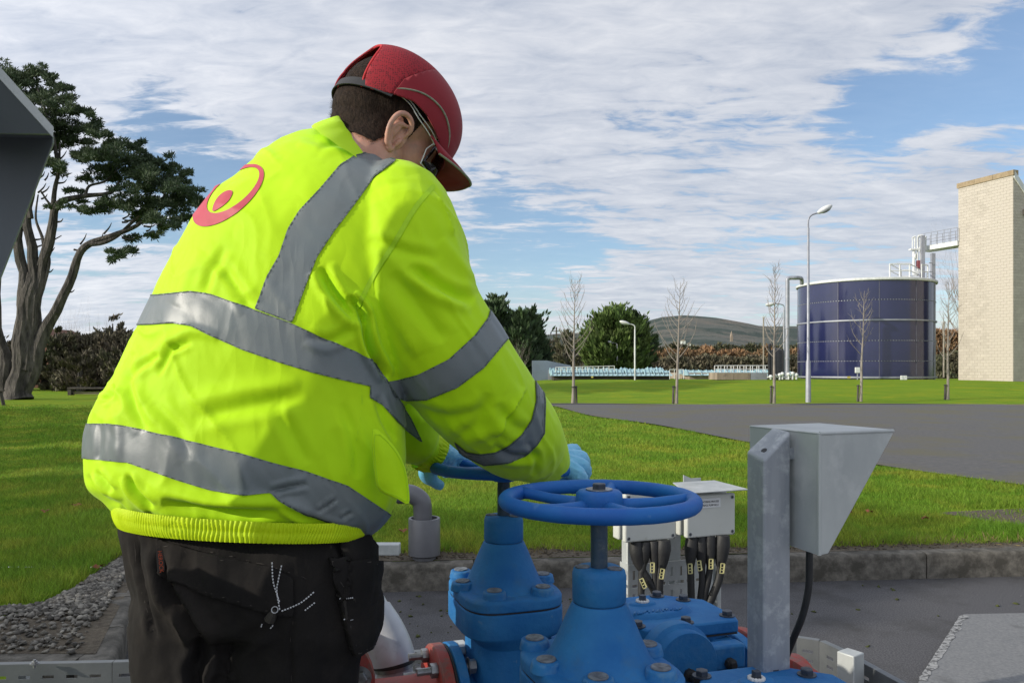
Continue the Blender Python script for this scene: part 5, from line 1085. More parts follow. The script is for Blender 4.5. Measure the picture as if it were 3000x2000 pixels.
# ------------------------------------------------ junction boxes
jb_lab = ['white junction box behind the near handwheel, the left one without a hood', 'white junction box with printed label under a small flat hood, right of the handwheel']
def jbox(label, u, v, y, w, h, dpt, hood):
    p = P(u, v, y)  # lower left corner of the front face
    t = thing('junction_box', label, 'junction box', tuple(p), group='white junction boxes on the slotted tray')
    M3 = Matrix((dj, -nj, UP)).transposed(); c = p + dj * w / 2 + UP * h / 2
    MB().box(c - nj * (dpt * .5 + .022), (w, dpt - .044, h), M3).build('back_box', 'box_plastic', t, bevel=.006, seg=3); MB().box(c - nj * .0115, (w, .021, h), M3).build('lid', 'box_plastic', t, bevel=.005, seg=3)
    for sx in (-1, 1):
        for sz in (-1, 1):
            q = c + dj * sx * (w / 2 - .012) + UP * sz * (h / 2 - .012); m_ = MB(); m_.lathe([(.0052, 0), (.0055, .0006), (.004, .0010), (.0030, -.0)], q, nj, 16); m_.build('screw', 'plug_grey', t)
            m_ = MB(); m_.lathe([(.0026, .0004), (.0026, .0012)], q, nj, 6); m_.build('screw_slot', 'ink', t)
    for k in range(2): q = c + dj * (w / 2 - .005 - .003 * k) - UP * (h / 2 - .006 + .003 * k) + nj * .0004; MB().box(q, (.0025, .001, .0025), M3).build('moulded_mark', 'ink', t)
    if hood:
        q = c + UP * (h / 2 + .013); MB().prism([q - dj * (w / 2 + .02) + nj * .03 - UP * .002, q + dj * (w / 2 + .028) + nj * .03 - UP * .001, q + dj * (w / 2 - .01) - nj * .10 + UP * .012, q - dj * (w / 2 - .01) - nj * .10 + UP * .012], (0, 0, .0035)).build('hood', 'galv_hood', t, bevel=.001)
        q2 = q - dj * .025 - nj * .07 + UP * .020; MB().prism([q2 - dj * .032, q2 + dj * .032, q2 + dj * .032 + UP * .010, q2 - dj * .004 + UP * .010, q2 - dj * .032 + UP * .022], -nj * .004).build('hood_bracket', 'galv_hood', t)
        lb = c - dj * .012 + UP * (h / 2 - .026) + nj * .0006; MB().box(lb, (.088, .0016, .030), M3).build('label_plate', 'label_white', t)
        for line, dz in (('DEWATERING PROCESS', .0015), ('DRAINAGE PUMP NO.2', -.0095)):
            textmesh(line, .0088, 'ink', t, Matrix.Translation(lb + nj * .0012 + UP * dz) @ Matrix((dj, UP, nj)).transposed().to_4x4() @ Matrix.Diagonal((.80, 1, 1, 1)), 'label_text', .0002, 'CENTER')
    return c
c1 = jbox(jb_lab[0], 1832, 1590, 2.42, .178, .150, .085, False); c2 = jbox(jb_lab[1], 2013, 1577, 2.47, .178, .132, .085, True)
cab = [(1862, 1592, 1872, 1650, 1900, 1700, 1925, 1760, .019, (1884, 1708)), (1890, 1592, 1887, 1640, 1882, 1668, 1879, 1700, .017, None), (1915, 1590, 1918, 1640, 1920, 1700, 1920, 1760, .016, (1911, 1662)), (1944, 1588, 1940, 1645, 1932, 1700, 1930, 1760, .021, (1939, 1680)),
       (2028, 1576, 2023, 1640, 2024, 1700, 2026, 1790, .0185, (2022, 1665)), (2052, 1575, 2055, 1640, 2057, 1700, 2050, 1780, .017, (2049, 1656)), (2080, 1575, 2080, 1640, 2076, 1690, 2056, 1790, .017, (2083, 1651)), (2118, 1574, 2112, 1640, 2105, 1700, 2068, 1800, .021, (2116, 1664))]
cl = ['leftmost cable under the left junction box, slanting right', 'short black cable shroud tucked behind the leftmost cable', 'third cable under the left junction box, hanging straight', 'thick fourth cable at the right end of the left junction box', 'first straight cable under the labelled junction box', 'second cable under the labelled junction box', 'third cable under the labelled junction box, curving left', 'thick rightmost cable under the labelled junction box, curving left']
for i, (u0, v0, u1, v1, u2, v2, u3, v3, r, tg) in enumerate(cab):
    y = 2.46 if i < 4 else 2.51; yb = y + .0; t = thing('cable', cl[i], 'cable', tuple(P(u3, v3, y)), group='black cables under the junction boxes')
    q = smoothcurve3([P(u0, v0 - 6, y), P(u1, v1, y - .005), P(u2, v2, y - .01), P(u3, v3, y - .01), P(u3 + (u3 - u2) * .5, v3 + 160, y - .02)], 6)
    MB().tube(q, [r * .62] * len(q), 12).build('sheath', 'rubber', t, 60)
    L0 = 9; qq = q[:L0]; MB().tube(qq, list(np.interp(np.linspace(0, 1, L0), [0, .35, .6, 1], [r * 1.0, r * 1.18, r * 1.0, r * .62])), 16).build('shroud', 'rubber', t, 60)
    MB().lathe([(r * 1.02, 0), (r * 1.02, .008)], P(u0, v0 - 3, y) - UP * .004, n=6).build('gland_nut', 'rubber', t)
    if tg:
        p = P(tg[0], tg[1], y - .03); an = {0: -.42, 2: .02, 3: .16, 4: -.05, 5: -.12, 6: .02, 7: .12}[i]; M3 = Matrix.Rotation(0, 3, 'Z') @ Matrix.Rotation(an, 3, 'Y'); w_, h_ = .013, .030
        m_ = MB()
        for (cx, cz, sx, sz) in ((w_ / 2 - .0012, 0, .0042, h_), (-w_ / 2 + .001, 0, .002, h_), (0, h_ / 2, w_, .002), (0, -h_ / 2, w_, .002), (-.001, .0035, w_ * .8, .0018), (-.001, -.005, w_ * .8, .0018)): m_.box(p + M3 @ Vector((cx, 0, cz)), (sx, .002, sz), M3)
        m_.build('number_tag', 'tag_yellow', t, 0)
# ------------------------------------------------ galvanised post and hood on the right
Th = R(20); dh = Vector((math.cos(Th), math.sin(Th), 0)); bh = Vector((-math.sin(Th), math.cos(Th), 0))
gp = thing('stand_post', 'galvanised channel post with slanted drilled top in front of the hood', 'post', (.47, 1.46, 0))
c0 = P(2237, 1335, 1.425); zl = c0.z; pb = Vector((c0.x, c0.y, 0))
fw, dw = .060, .050
zr = P(0, 1262, 1.455).z; zl2 = P(0, 1345, 1.46).z
A_, B_, C_, D_ = pb, pb + dh * fw, pb + dh * fw + bh * dw, pb + bh * dw
# top slants upwards away from the front left edge
za, zb2, zc, zd = zl - .008, zr, zr + .006, zl + .004
def ring_at(q, s=0.0): return q
MB().add([A_, B_, C_, D_, A_ + UP * za, B_ + UP * zb2, C_ + UP * zc, D_ + UP * zd], [(0, 3, 2, 1), (4, 5, 6, 7), (0, 1, 5, 4), (1, 2, 6, 5), (2, 3, 7, 6), (3, 0, 4, 7)]).build('shaft', 'galv', gp, 0, bevel=.005, seg=3)
tn = ((B_ + UP * zb2) - (A_ + UP * za)).cross((D_ + UP * zd) - (A_ + UP * za)).normalized(); hc = A_ * .55 + D_ * .2 + B_ * .25 + UP * (za * .62 + zd * .13 + zb2 * .25 + .0012) + bh * .008
MB().lathe([(.0058, -.0003), (.0058, .0006)], hc, tn, 20).build('drilled_hole', 'ink', gp)
MB().box(pb + dh * .03 + bh * .025 + UP * .005, (.14, .14, .01), Th).build('base_plate', 'galv', gp)
hd = thing('hood', 'large grey galvanised control hood with triangular side cheek, open to the right', 'control hood', (.54, 1.41, .9))
K0 = P(2400, 1275, 1.395); zt2 = K0.z + .002; K0.z = 0; hh = .212; hw = .195; dw2 = .168
def hoodpart(poly, d, name): return MB().prism(poly, d).build(name, 'galv_hood', hd, 0, bevel=.006, seg=3)
k = lambda a, b, z: K0 + dh * a + bh * b + UP * z
tk = .004
# back plate facing the post, near cheek, far cheek, top
cb = [k(0, .000, zt2), k(0, hw, zt2), k(0, hw, zt2 - hh + .004), k(0, .0, zt2 - hh)]
MB().prism(cb, dh * tk).build('back_plate', 'galv_hood', hd, 0)
for bo_, nm in ((0.0, 'near_cheek'), (hw - tk, 'far_cheek')):
    MB().prism([k(.001, bo_, zt2 - .001), k(dw2, bo_, zt2), k(dw2 - .004, bo_, zt2 - .008), k(.020, bo_, zt2 - hh + .002), k(.001, bo_, zt2 - hh)], bh * tk).build(nm, 'galv_hood', hd, 0, bevel=.0012)
MB().prism([k(-.001, -.001, zt2 - .001), k(dw2 + .002, -.001, zt2), k(dw2 + .002, hw + .001, zt2), k(-.001, hw + .001, zt2 - .001)], UP * tk).build('top_plate', 'galv_hood', hd, 0, bevel=.0018)
MB().tube([k(.0015, .0015, zt2), k(.0015, .0015, zt2 - hh)], .0035, 10).build('rolled_edge', 'galv_hood', hd); MB().tube([k(.002, .0015, zt2 + .001), k(dw2, .0015, zt2 + .0015)], .0034, 10).build('rolled_edge', 'galv_hood', hd)
MB().box(k(.055, hw / 2, zt2 - .09), (.09, .12, .13), Th).build('control_box', 'box_plastic', hd, bevel=.004)
MB().box(k(-.006, .08, zt2 - .04), (.014, .03, .02), Th).build('mounting_lug', 'galv', hd)
hc_ = thing('hood_cable', 'thick black cable hanging from under the control hood down behind the post', 'cable', tuple(P(2300, 2050, 1.52)))
q = smoothcurve3([P(2372, 1590, 1.50), P(2371, 1650, 1.50), P(2369, 1720, 1.50), P(2352, 1800, 1.51), P(2322, 1875, 1.53), P(2300, 1935, 1.55), P(2280, 2040, 1.57), P(2270, 2200, 1.58)], 6); MB().tube(q, .0066, 16).build('sheath', 'rubber', hc_, 60)
# ------------------------------------------------ hood cut by the left edge of the photo
mat('cabinet_grey', (0.17, 0.19, 0.205), (0.145, 0.16, 0.175), scale=5, rough=0.5, bump=0.1, bscale=200)
lh = thing('cabinet_hood', 'dark grey steel cabinet hood cut by the left edge of the photo', 'cabinet', tuple(P(0, 1000, .95)))
y0 = .95
A = P(157, 392, y0); B = P(-420, 392 - 577 * 1.15, y0 * 1.25)
far = P(-30, 150, 1.10); 
# top slab runs from the tip back up to the left, seen from below
tipn = P(156, 371, .80); 
MB().add([P(157, 372, .80), P(0, 196, .80), P(-300, -140, .80), P(-300, -90, .80), P(0, 232, .80), P(155, 402, .80),
          P(157, 378, .98), P(0, 250, .98), P(-300, 10, .98), P(-300, 50, .98), P(0, 280, .98), P(155, 404, .98)],
         [(0, 1, 4, 5), (1, 2, 3, 4), (6, 11, 10, 7), (7, 10, 9, 8), (0, 6, 7, 1), (1, 7, 8, 2), (5, 4, 10, 11), (4, 3, 9, 10), (0, 5, 11, 6), (2, 8, 9, 3)]).build('roof_edge', 'galv_hood', lh, 0)
MB().prism([P(154, 396, .975), P(154, 420, .975), P(0, 812, .975), P(-120, 1110, .975), P(-420, 1110, .975), P(-420, 388, .975)], (0, .004, 0)).build('side_cheek', 'cabinet_grey', lh, 0, bevel=.001)
MB().prism([P(154, 401, .805), P(-300, -93, .805), P(-300, 396, .975), P(153, 404, .975)], (0, 0, .003)).build('soffit', 'cabinet_grey', lh, 0)
MB().box((-.86, .72, 1.45), (.006, .64, 1.25)).build('sun_block_cheek', 'cabinet_grey', lh)  # unseen left side, added out of view to keep sun off the soffit
MB().box((P(-500, 0, 1.05).x, 1.05, .55), (.09, .09, 1.1)).build('post', 'galv', lh, bevel=.004)
MB().box((P(-500, 0, 1.05).x, 1.05, .005), (.2, .2, .01)).build('base_plate', 'galv', lh)
# ================================================================ the worker
mat('hivis', (0.45, 0.76, 0.003), (0.50, 0.79, 0.004), scale=3, rough=0.65, bump=0.35, bscale=700, bdist=0.0004, bump2=0.12, b2scale=14, spec=0.2, sheen=0.1, stain=(0.37, 0.62, 0.006), stain_scale=5, stain_pos=(0.58, 0.85))
mat('hivis_rib', (0.50, 0.70, 0.003), (0.55, 0.72, 0.004), scale=14, rough=0.6, bump=0.5, bscale=300, bdist=0.0006, spec=0.3)
mat('hivis_seam', (0.42, 0.72, 0.004), (0.38, 0.66, 0.004), scale=80, rough=0.7, bump=0.8, bscale=500, bdist=0.0006)
mat('reflective', (0.135, 0.165, 0.175), (0.165, 0.185, 0.190), scale=8, rough=0.45, bump=0.3, bscale=380, bdist=0.0005, bump2=0.22, b2scale=18, spec=0.6)
mat('tape_edge', (0.035, 0.055, 0.040), (0.12, 0.15, 0.13), scale=260, rough=0.7, bump=0.6, bscale=500)
mat('logo_red', (0.50, 0.055, 0.085), (0.46, 0.05, 0.08), scale=30, rough=0.6)
mat('trouser', (0.011, 0.010, 0.010), (0.019, 0.017, 0.016), scale=8, rough=0.95, bump=0.5, bscale=500, bdist=0.0006, bump2=0.4, b2scale=16, stain=(0.030, 0.025, 0.022), stain_scale=5, stain_pos=(0.55, 0.8), spec=0.2)
mat('stitch_white', (0.62, 0.62, 0.64), rough=0.7)
mat('thread_dark', (0.050, 0.043, 0.038), rough=0.9)
mat('thread_orange', (0.55, 0.09, 0.03), rough=0.8)
mat('glove', (0.14, 0.45, 0.70), (0.20, 0.52, 0.76), scale=22, rough=0.42, bump=0.35, bscale=90, bdist=0.001, bump2=0.3, b2scale=30, spec=0.5)
mat('skin', (0.58, 0.32, 0.235), (0.47, 0.23, 0.16), scale=20, rough=0.5, bump=0.25, bscale=300, bdist=0.0006, stain=(0.38, 0.23, 0.18), stain_scale=34, stain_pos=(0.52, 0.72), spec=0.35, detail=8)
MATS['skin'].node_tree.nodes['Principled BSDF'].inputs['Subsurface Weight'].default_value = .18; MATS['skin'].node_tree.nodes['Principled BSDF'].inputs['Subsurface Radius'].default_value = (.006, .002, .001)
mat('hair_dark', (0.020, 0.012, 0.008), (0.070, 0.044, 0.030), scale=260, rough=0.75, spec=0.15, island=0.5, bump=1, bscale=500, stretch=(1, 1, .3))
mat('cap_red', (0.27, 0.010, 0.020), (0.225, 0.008, 0.016), scale=14, rough=0.85, bump=0.4, bscale=600, bdist=0.0004, sheen=0.1)
mat('cap_mesh', (0.27, 0.010, 0.020), (0.20, 0.006, 0.012), scale=14, rough=0.85)
mat('cap_trim', (0.52, 0.020, 0.026), (0.46, 0.018, 0.024), scale=60, rough=0.8, bump=0.5, bscale=300)
mat('piping', (0.30, 0.31, 0.22), (0.20, 0.21, 0.15), scale=150, rough=0.6, bump=0.6, bscale=400)
mat('boot', (0.03, 0.025, 0.02), rough=0.6)
gl = bpy.data.materials.new('clear_lens'); gl.use_nodes = True; MATS['clear_lens'] = gl
nt_ = gl.node_tree; nt_.nodes.clear(); o_ = nt_.nodes.new('ShaderNodeOutputMaterial'); t_ = nt_.nodes.new('ShaderNodeBsdfTransparent'); t_.inputs[0].default_value = (.93, .95, .93, 1); g_ = nt_.nodes.new('ShaderNodeBsdfGlossy'); g_.inputs['Roughness'].default_value = .06
f_ = nt_.nodes.new('ShaderNodeFresnel'); f_.inputs[0].default_value = 1.55; m_ = nt_.nodes.new('ShaderNodeMixShader'); nt_.links.new(f_.outputs[0], m_.inputs[0]); nt_.links.new(t_.outputs[0], m_.inputs[1]); nt_.links.new(g_.outputs[0], m_.inputs[2]); nt_.links.new(m_.outputs[0], o_.inputs[0])
def crumple(mn, sc_, dist, strength=.6):
    # crumpled cloth: small facets between creases, drawn out along the pull of the cloth
    m = MATS[mn]; nt = m.node_tree; N = nt.nodes; L = nt.links; p = N['Principled BSDF']; old = p.inputs['Normal'].links[0].from_socket if p.inputs['Normal'].links else None
    tc = N.new('ShaderNodeTexCoord'); mp = N.new('ShaderNodeMapping'); mp.inputs['Rotation'].default_value = (0.3, R(32), 0.4); mp.inputs['Scale'].default_value = (1.5, 1, .45); L.new(tc.outputs['Object'], mp.inputs[0])
    nz = N.new('ShaderNodeTexNoise'); nz.inputs['Scale'].default_value = 7; nz.inputs['Detail'].default_value = 3; L.new(mp.outputs[0], nz.inputs['Vector'])
    vm = N.new('ShaderNodeVectorMath'); vm.operation = 'MULTIPLY_ADD'; L.new(nz.outputs['Color'], vm.inputs[0]); vm.inputs[1].default_value = (.16,) * 3; L.new(mp.outputs[0], vm.inputs[2])
    v = N.new('ShaderNodeTexVoronoi'); v.inputs['Scale'].default_value = sc_; L.new(vm.outputs[0], v.inputs['Vector'])
    msk = N.new('ShaderNodeTexNoise'); msk.inputs['Scale'].default_value = 5; L.new(tc.outputs['Object'], msk.inputs['Vector']); r = N.new('ShaderNodeMapRange'); r.inputs[1].default_value = .45; r.inputs[2].default_value = .7; L.new(msk.outputs[0], r.inputs[0])
    mu = N.new('ShaderNodeMath'); mu.operation = 'MULTIPLY'; L.new(v.outputs['Distance'], mu.inputs[0]); L.new(r.outputs[0], mu.inputs[1])
    b = N.new('ShaderNodeBump'); b.inputs['Strength'].default_value = strength; b.inputs['Distance'].default_value = dist; L.new(mu.outputs[0], b.inputs['Height'])
    if old: L.new(old, b.inputs['Normal'])
    L.new(b.outputs[0], p.inputs['Normal'])
crumple('hivis', 15, .010, .55); crumple('reflective', 26, .005, .5); crumple('trouser', 18, .008, .5)
# mesh fabric of the cap: real look of small holes by bump and colour
def mesh_fabric(m):
    nt = m.node_tree; N = nt.nodes; L = nt.links; p = N['Principled BSDF']; v = N.new('ShaderNodeTexVoronoi'); v.inputs['Scale'].default_value = 260; v.inputs['Randomness'].default_value = 0.45
    tc = N.new('ShaderNodeTexCoord'); L.new(tc.outputs['Object'], v.inputs['Vector']); r = N.new('ShaderNodeValToRGB'); r.color_ramp.elements[0].position = .25; r.color_ramp.elements[0].color = (.11, .005, .010, 1); r.color_ramp.elements[1].position = .45; r.color_ramp.elements[1].color = (.31, .012, .022, 1)
    L.new(v.outputs['Distance'], r.inputs[0]); L.new(r.outputs[0], p.inputs['Base Color']); b = N.new('ShaderNodeBump'); b.inputs['Distance'].default_value = .0003; L.new(v.outputs['Distance'], b.inputs['Height']); L.new(b.outputs[0], p.inputs['Normal'])
mesh_fabric(MATS['cap_mesh'])

# ---------------------------------------------------------------- jacket volume
def station_rings(st, n=48, e=2.25, sub=6):
    S = smoothcurve(st, sub); out = []
    for (lu, lv, ru, rv, y, hd) in S:
        a, b = P(lu, lv, y), P(ru, rv, y); c = (a + b) / 2; h = (b - a) / 2; bb = P((lu + ru) / 2, (lv + rv) / 2, y - hd) - c; out.append([c + h * (abs(math.cos(t)) ** (2 / e) * (1 if math.cos(t) > 0 else -1)) + bb * (abs(math.sin(t)) ** (2 / e) * (1 if math.sin(t) > 0 else -1)) for t in np.linspace(0, 2 * math.pi, n, endpoint=False)])
    return out
TOR = [(950, 366, 1120, 470, 1.470, .055), (872, 384, 1180, 510, 1.455, .085), (784, 426, 1240, 560, 1.440, .115), (690, 512, 1262, 640, 1.430, .135), (604, 585, 1262, 735, 1.425, .145), (478, 772, 1245, 900, 1.415, .155), (424, 880, 1215, 985, 1.405, .158),
       (384, 965, 1190, 1080, 1.400, .160), (318, 1110, 1182, 1200, 1.395, .165), (270, 1195, 1186, 1280, 1.390, .170), (246, 1270, 1185, 1350, 1.385, .172), (242, 1350, 1165, 1435, 1.380, .172), (262, 1425, 1130, 1520, 1.375, .165), (318, 1478, 1085, 1560, 1.370, .150), (345, 1500, 1050, 1572, 1.370, .135)]
TOR = [(lu + (14 if 600 < lv < 1420 else 4), lv, ru, rv, y, hd) for (lu, lv, ru, rv, y, hd) in TOR]
mb = MB(); mb.rings(station_rings(TOR))
def chainpx(mb, pts, n=20): mb.chain([P(a, b, y) for a, b, y, r in pts], [r for a, b, y, r in pts], n)
R_SLEEVE = [(1165, 640, 1.395, .098), (1192, 740, 1.375, .103), (1234, 905, 1.370, .104), (1318, 1052, 1.385, .105), (1418, 1180, 1.44, .099), (1512, 1275, 1.52, .086), (1560, 1315, 1.59, .066), (1590, 1345, 1.635, .052)]
chainpx(mb, R_SLEEVE); mb.chain([P(1425, 1215, 1.47), P(1495, 1322, 1.55), P(1545, 1340, 1.60)], [.066, .044, .040], 16)
L_SLEEVE = [(1010, 640, 1.52, .085), (1075, 850, 1.60, .085), (1130, 1080, 1.63, .080), (1180, 1230, 1.66, .074), (1222, 1290, 1.68, .058), (1240, 1308, 1.69, .044)]
chainpx(mb, L_SLEEVE)
JV, JF = voxel(mb, .0040, 10)
JN = vnormals(JV, JF); JQ = proj(JV); view = JV - np.array([0, 0, CZ]); view /= np.linalg.norm(view, axis=1)[:, None]; facing = np.clip(-(JN * view).sum(1) * 2.0 + 0.3, 0, 1)
armc = np.array([tuple(P(a, b, y)) for a, b, y, r in R_SLEEVE])
def seg_dist(V, C):
    d = np.full(len(V), 9.0)
    for i in range(len(C) - 1):
        a, b = C[i], C[i + 1]; ab = b - a; t = np.clip(((V - a) @ ab) / (ab @ ab), 0, 1); d = np.minimum(d, np.linalg.norm(V - a - t[:, None] * ab, axis=1))
    return d
# soft cloth folds: noise drawn out along the pull of the cloth, then single creases
disp = np.zeros(len(JV))
d1 = np.array([.55, .2, -.8]); d1 /= np.linalg.norm(d1); proj1 = (JV @ d1)[:, None] * d1; Vst = (JV - proj1) * 1.0 + proj1 * .28
disp += .0060 * (fnoise(Vst, 7, 2, 3.3)) ; disp += .0014 * np.abs(fnoise(Vst, 26, 2, 7.7)); disp += .0038 * np.clip(1 - np.abs(fnoise(Vst, 6.5, 2, 21.7)) * 5.5, 0, 1) ** 2 * (.4 + .6 * np.clip(fnoise(JV, 5, 1, 2.2) * 3 + .3, 0, 1))
low = np.clip((JQ[:, 1] - 1330) / 150, 0, 1); disp += low * .0035 * fnoise(JV * np.array([1.6, 1, .5]), 16, 2, 1.5)
def crease(pts, w, amp, kind='v', taper=.25):
    """pts in the picture plane of the cloth; width w (px), height amp (m)"""
    global disp
    if amp < .0155: amp *= .80; w *= .95
    c = np.array(smoothcurve(pts, 6)); n = len(c); d = np.full(len(JV), 1e9); tt = np.zeros(len(JV)); sg = np.zeros(len(JV))
    m = (JQ[:, 0] > c[:, 0].min() - 3 * w) & (JQ[:, 0] < c[:, 0].max() + 3 * w) & (JQ[:, 1] > c[:, 1].min() - 3 * w) & (JQ[:, 1] < c[:, 1].max() + 3 * w) & (facing > 0)
    I = np.where(m)[0]; Q = JQ[I]; dd = np.full(len(I), 1e9); t_ = np.zeros(len(I)); s_ = np.zeros(len(I))
    for i in range(n - 1):
        a, b = c[i], c[i + 1]; ab = b - a; t = np.clip(((Q - a) @ ab) / max(ab @ ab, 1e-9), 0, 1); v = Q - a - t[:, None] * ab; l = np.linalg.norm(v, axis=1); u = l < dd
        dd = np.where(u, l, dd); t_ = np.where(u, (i + t) / (n - 1), t_); s_ = np.where(u, np.sign(ab[0] * v[:, 1] - ab[1] * v[:, 0]), s_)
    e = np.clip(np.minimum(t_, 1 - t_) / taper, 0, 1) ** .7; x = dd / w
    if kind == 'v': f = -np.exp(-(x * 1.7) ** 2) + .45 * np.exp(-((x - 1.3) * 1.6) ** 2)
    elif kind == 'r': f = np.exp(-(x * 1.2) ** 2)
    else: xs_ = x * s_; f = np.where(xs_ > 0, np.exp(-xs_ * 1.1) , -np.exp(xs_ * 3.0) * .6) * np.where(np.abs(xs_) < .12, np.abs(xs_) / .12, 1)
    disp[I] += amp * f * e * facing[I]
for a in [([(940, 785), (985, 870), (1065, 945)], 22, .016, 'v'), ([(1020, 870), (1062, 920), (1080, 1010), (1130, 1110)], 16, .020, 'v', .15), ([(395, 1030), (385, 1110), (400, 1200), (430, 1260)], 24, .008, 'v'), ([(405, 1010), (392, 1110), (420, 1190)], 16, .006, 'r'),
          ([(440, 1060), (480, 1010), (560, 972), (640, 990)], 20, .008, 'r'), ([(460, 1100), (500, 1030), (560, 1000)], 14, .006, 'v'), ([(340, 1180), (352, 1260), (350, 1360)], 22, .006, 'r'), ([(376, 1110), (430, 1060), (470, 1040)], 16, .006, 'v'),
          ([(300, 1180), (330, 1160), (345, 1130)], 12, .009, 'v'), ([(270, 1240), (300, 1180), (330, 1150)], 16, .006, 'r'), ([(300, 1230), (296, 1310), (290, 1350)], 16, .004, 'v'),
          ([(375, 1390), (400, 1440), (450, 1485)], 16, .012, 'v'), ([(480, 1465), (640, 1500), (820, 1500)], 26, .014, 'v'), ([(430, 1430), (600, 1470), (800, 1475), (920, 1500)], 30, .010, 'r'), ([(790, 1440), (850, 1425), (900, 1415)], 12, .009, 'v'), ([(820, 1480), (930, 1530), (1040, 1560)], 16, .008, 'v'),
          ([(260, 1390), (300, 1450), (350, 1480)], 14, .009, 'v'), ([(285, 1380), (330, 1440)], 12, .008, 'v'), ([(930, 1500), (960, 1480), (985, 1460)], 9, .006, 'v'), ([(1000, 1520), (1030, 1500)], 9, .006, 'v'),
          ([(560, 1225), (700, 1195), (900, 1160)], 34, .006, 'v'), ([(520, 1180), (700, 1140), (880, 1120)], 34, .005, 'r'), ([(640, 760), (700, 850), (740, 905)], 26, .006, 'v'), ([(600, 740), (560, 800), (520, 900)], 30, .005, 'r'), ([(660, 720), (620, 800), (600, 860)], 20, .004, 'v'),
          ([(930, 440), (1000, 430), (1100, 470)], 16, .004, 'v'), ([(870, 420), (960, 440), (1060, 450)], 14, .004, 'r'), ([(1200, 780), (1300, 850), (1390, 880)], 26, .011, 'v'), ([(1130, 750), (1250, 850), (1360, 905)], 26, .008, 'r'), ([(1150, 800), (1250, 930), (1300, 1000)], 34, .008, 'v'), ([(1120, 850), (1180, 960), (1230, 1040)], 26, .007, 'r'),
          ([(1080, 700), (1200, 740), (1290, 760)], 24, .005, 'v'), ([(1270, 560), (1310, 640), (1330, 690)], 12, .010, 's'), ([(1290, 700), (1350, 780), (1395, 830)], 20, .006, 'r'), ([(1540, 1140), (1490, 1210), (1455, 1275)], 20, .010, 's'), ([(1450, 1180), (1500, 1240), (1540, 1260)], 24, .006, 'v'),
          ([(1200, 1190), (1320, 1220), (1420, 1190)], 26, .006, 'v'), ([(1290, 1270), (1400, 1270), (1480, 1240)], 26, .007, 'r'), ([(1320, 1290), (1400, 1230), (1430, 1150)], 28, .006, 'v'), ([(1100, 1160), (1125, 1230), (1160, 1290)], 18, .008, 'v'), ([(1000, 1180), (1040, 1300), (1050, 1400)], 24, .006, 'v'),
          ([(800, 1180), (860, 1280), (900, 1360)], 30, .005, 'v'), ([(450, 1180), (520, 1260), (560, 1350)], 26, .005, 'v'), ([(900, 980), (960, 1000), (1040, 960)], 20, .006, 'v'), ([(960, 860), (980, 920), (1010, 960)], 20, .005, 'r'), ([(1440, 1300), (1500, 1330), (1580, 1330)], 18, .008, 'v'), ([(1540, 1290), (1570, 1340), (1560, 1390)], 14, .006, 'v')]:
    crease(*a)
JV = JV + JN * disp[:, None]; JN = vnormals(JV, JF); JQ = proj(JV); arm_d = seg_dist(JV, armc)
person = thing('person', 'worker in yellow high visibility jacket, red bump cap and dark trousers, bent over the handwheel', 'person', (-.45, 1.40, 0))
jacket = npmesh('jacket', JV, JF, 'hivis', person, 179)
near = JN @ np.array([0, -1.0, 0])
torso_ok = np.minimum((arm_d - .118) * 3000, 1e9)
def patch(name, m, f, off, parent=jacket, thick=0, smooth=179, kind=None):
    V2 = JV + JN * off; v, fc = clip(V2, JF, f)
    if len(fc) == 0: print('EMPTY', name); return None
    return npmesh(name, v, fc, m, parent, smooth, kind='stuff' if name in ('band_edge', 'stitch_line', 'seam') else None)
bands = {
 'waist': ([(300, 872), (383, 868), (472, 862), (560, 853), (620, 862), (747, 908), (850, 945), (960, 995), (1050, 1032), (1103, 1062), (1150, 1140), (1205, 1225), (1240, 1300), (1192, 1262), (1165, 1238), (1120, 1185), (1082, 1165), (1084, 1131), (1000, 1112), (914, 1091), (812, 1060), (710, 1025), (620, 985), (557, 956), (506, 947), (440, 952), (373, 955), (290, 955)], 't'),
 'brace': ([(747, 905), (782, 810), (817, 749), (843, 672), (878, 616), (940, 550), (996, 484), (1037, 458), (1098, 440), (1160, 470), (1149, 481), (1098, 519), (1042, 596), (980, 677), (929, 754), (889, 856), (856, 946)], 't'),
 'hem': ([(200, 1238), (249, 1240), (320, 1240), (374, 1248), (510, 1279), (626, 1308), (702, 1326), (800, 1355), (893, 1378), (1020, 1422), (1135, 1499), (1250, 1580), (1180, 1600), (1046, 1566), (969, 1531), (893, 1505), (816, 1467), (791, 1443), (714, 1452), (612, 1435), (510, 1403), (372, 1354), (240, 1342), (190, 1340)], 't'),
 'upper_arm': ([(1090, 1120), (1148, 1116), (1224, 1097), (1314, 1052), (1390, 982), (1428, 931), (1437, 900), (1455, 840), (1545, 930), (1486, 995), (1416, 1078), (1339, 1135), (1250, 1171), (1180, 1173), (1120, 1150)], 'a'),
 'forearm': ([(1566, 1100), (1569, 1173), (1556, 1228), (1527, 1272), (1489, 1304), (1451, 1323), (1406, 1328), (1368, 1322), (1330, 1290), (1350, 1330), (1419, 1362), (1492, 1355), (1537, 1336), (1572, 1304), (1594, 1269), (1597, 1177), (1590, 1120)], 'a')}
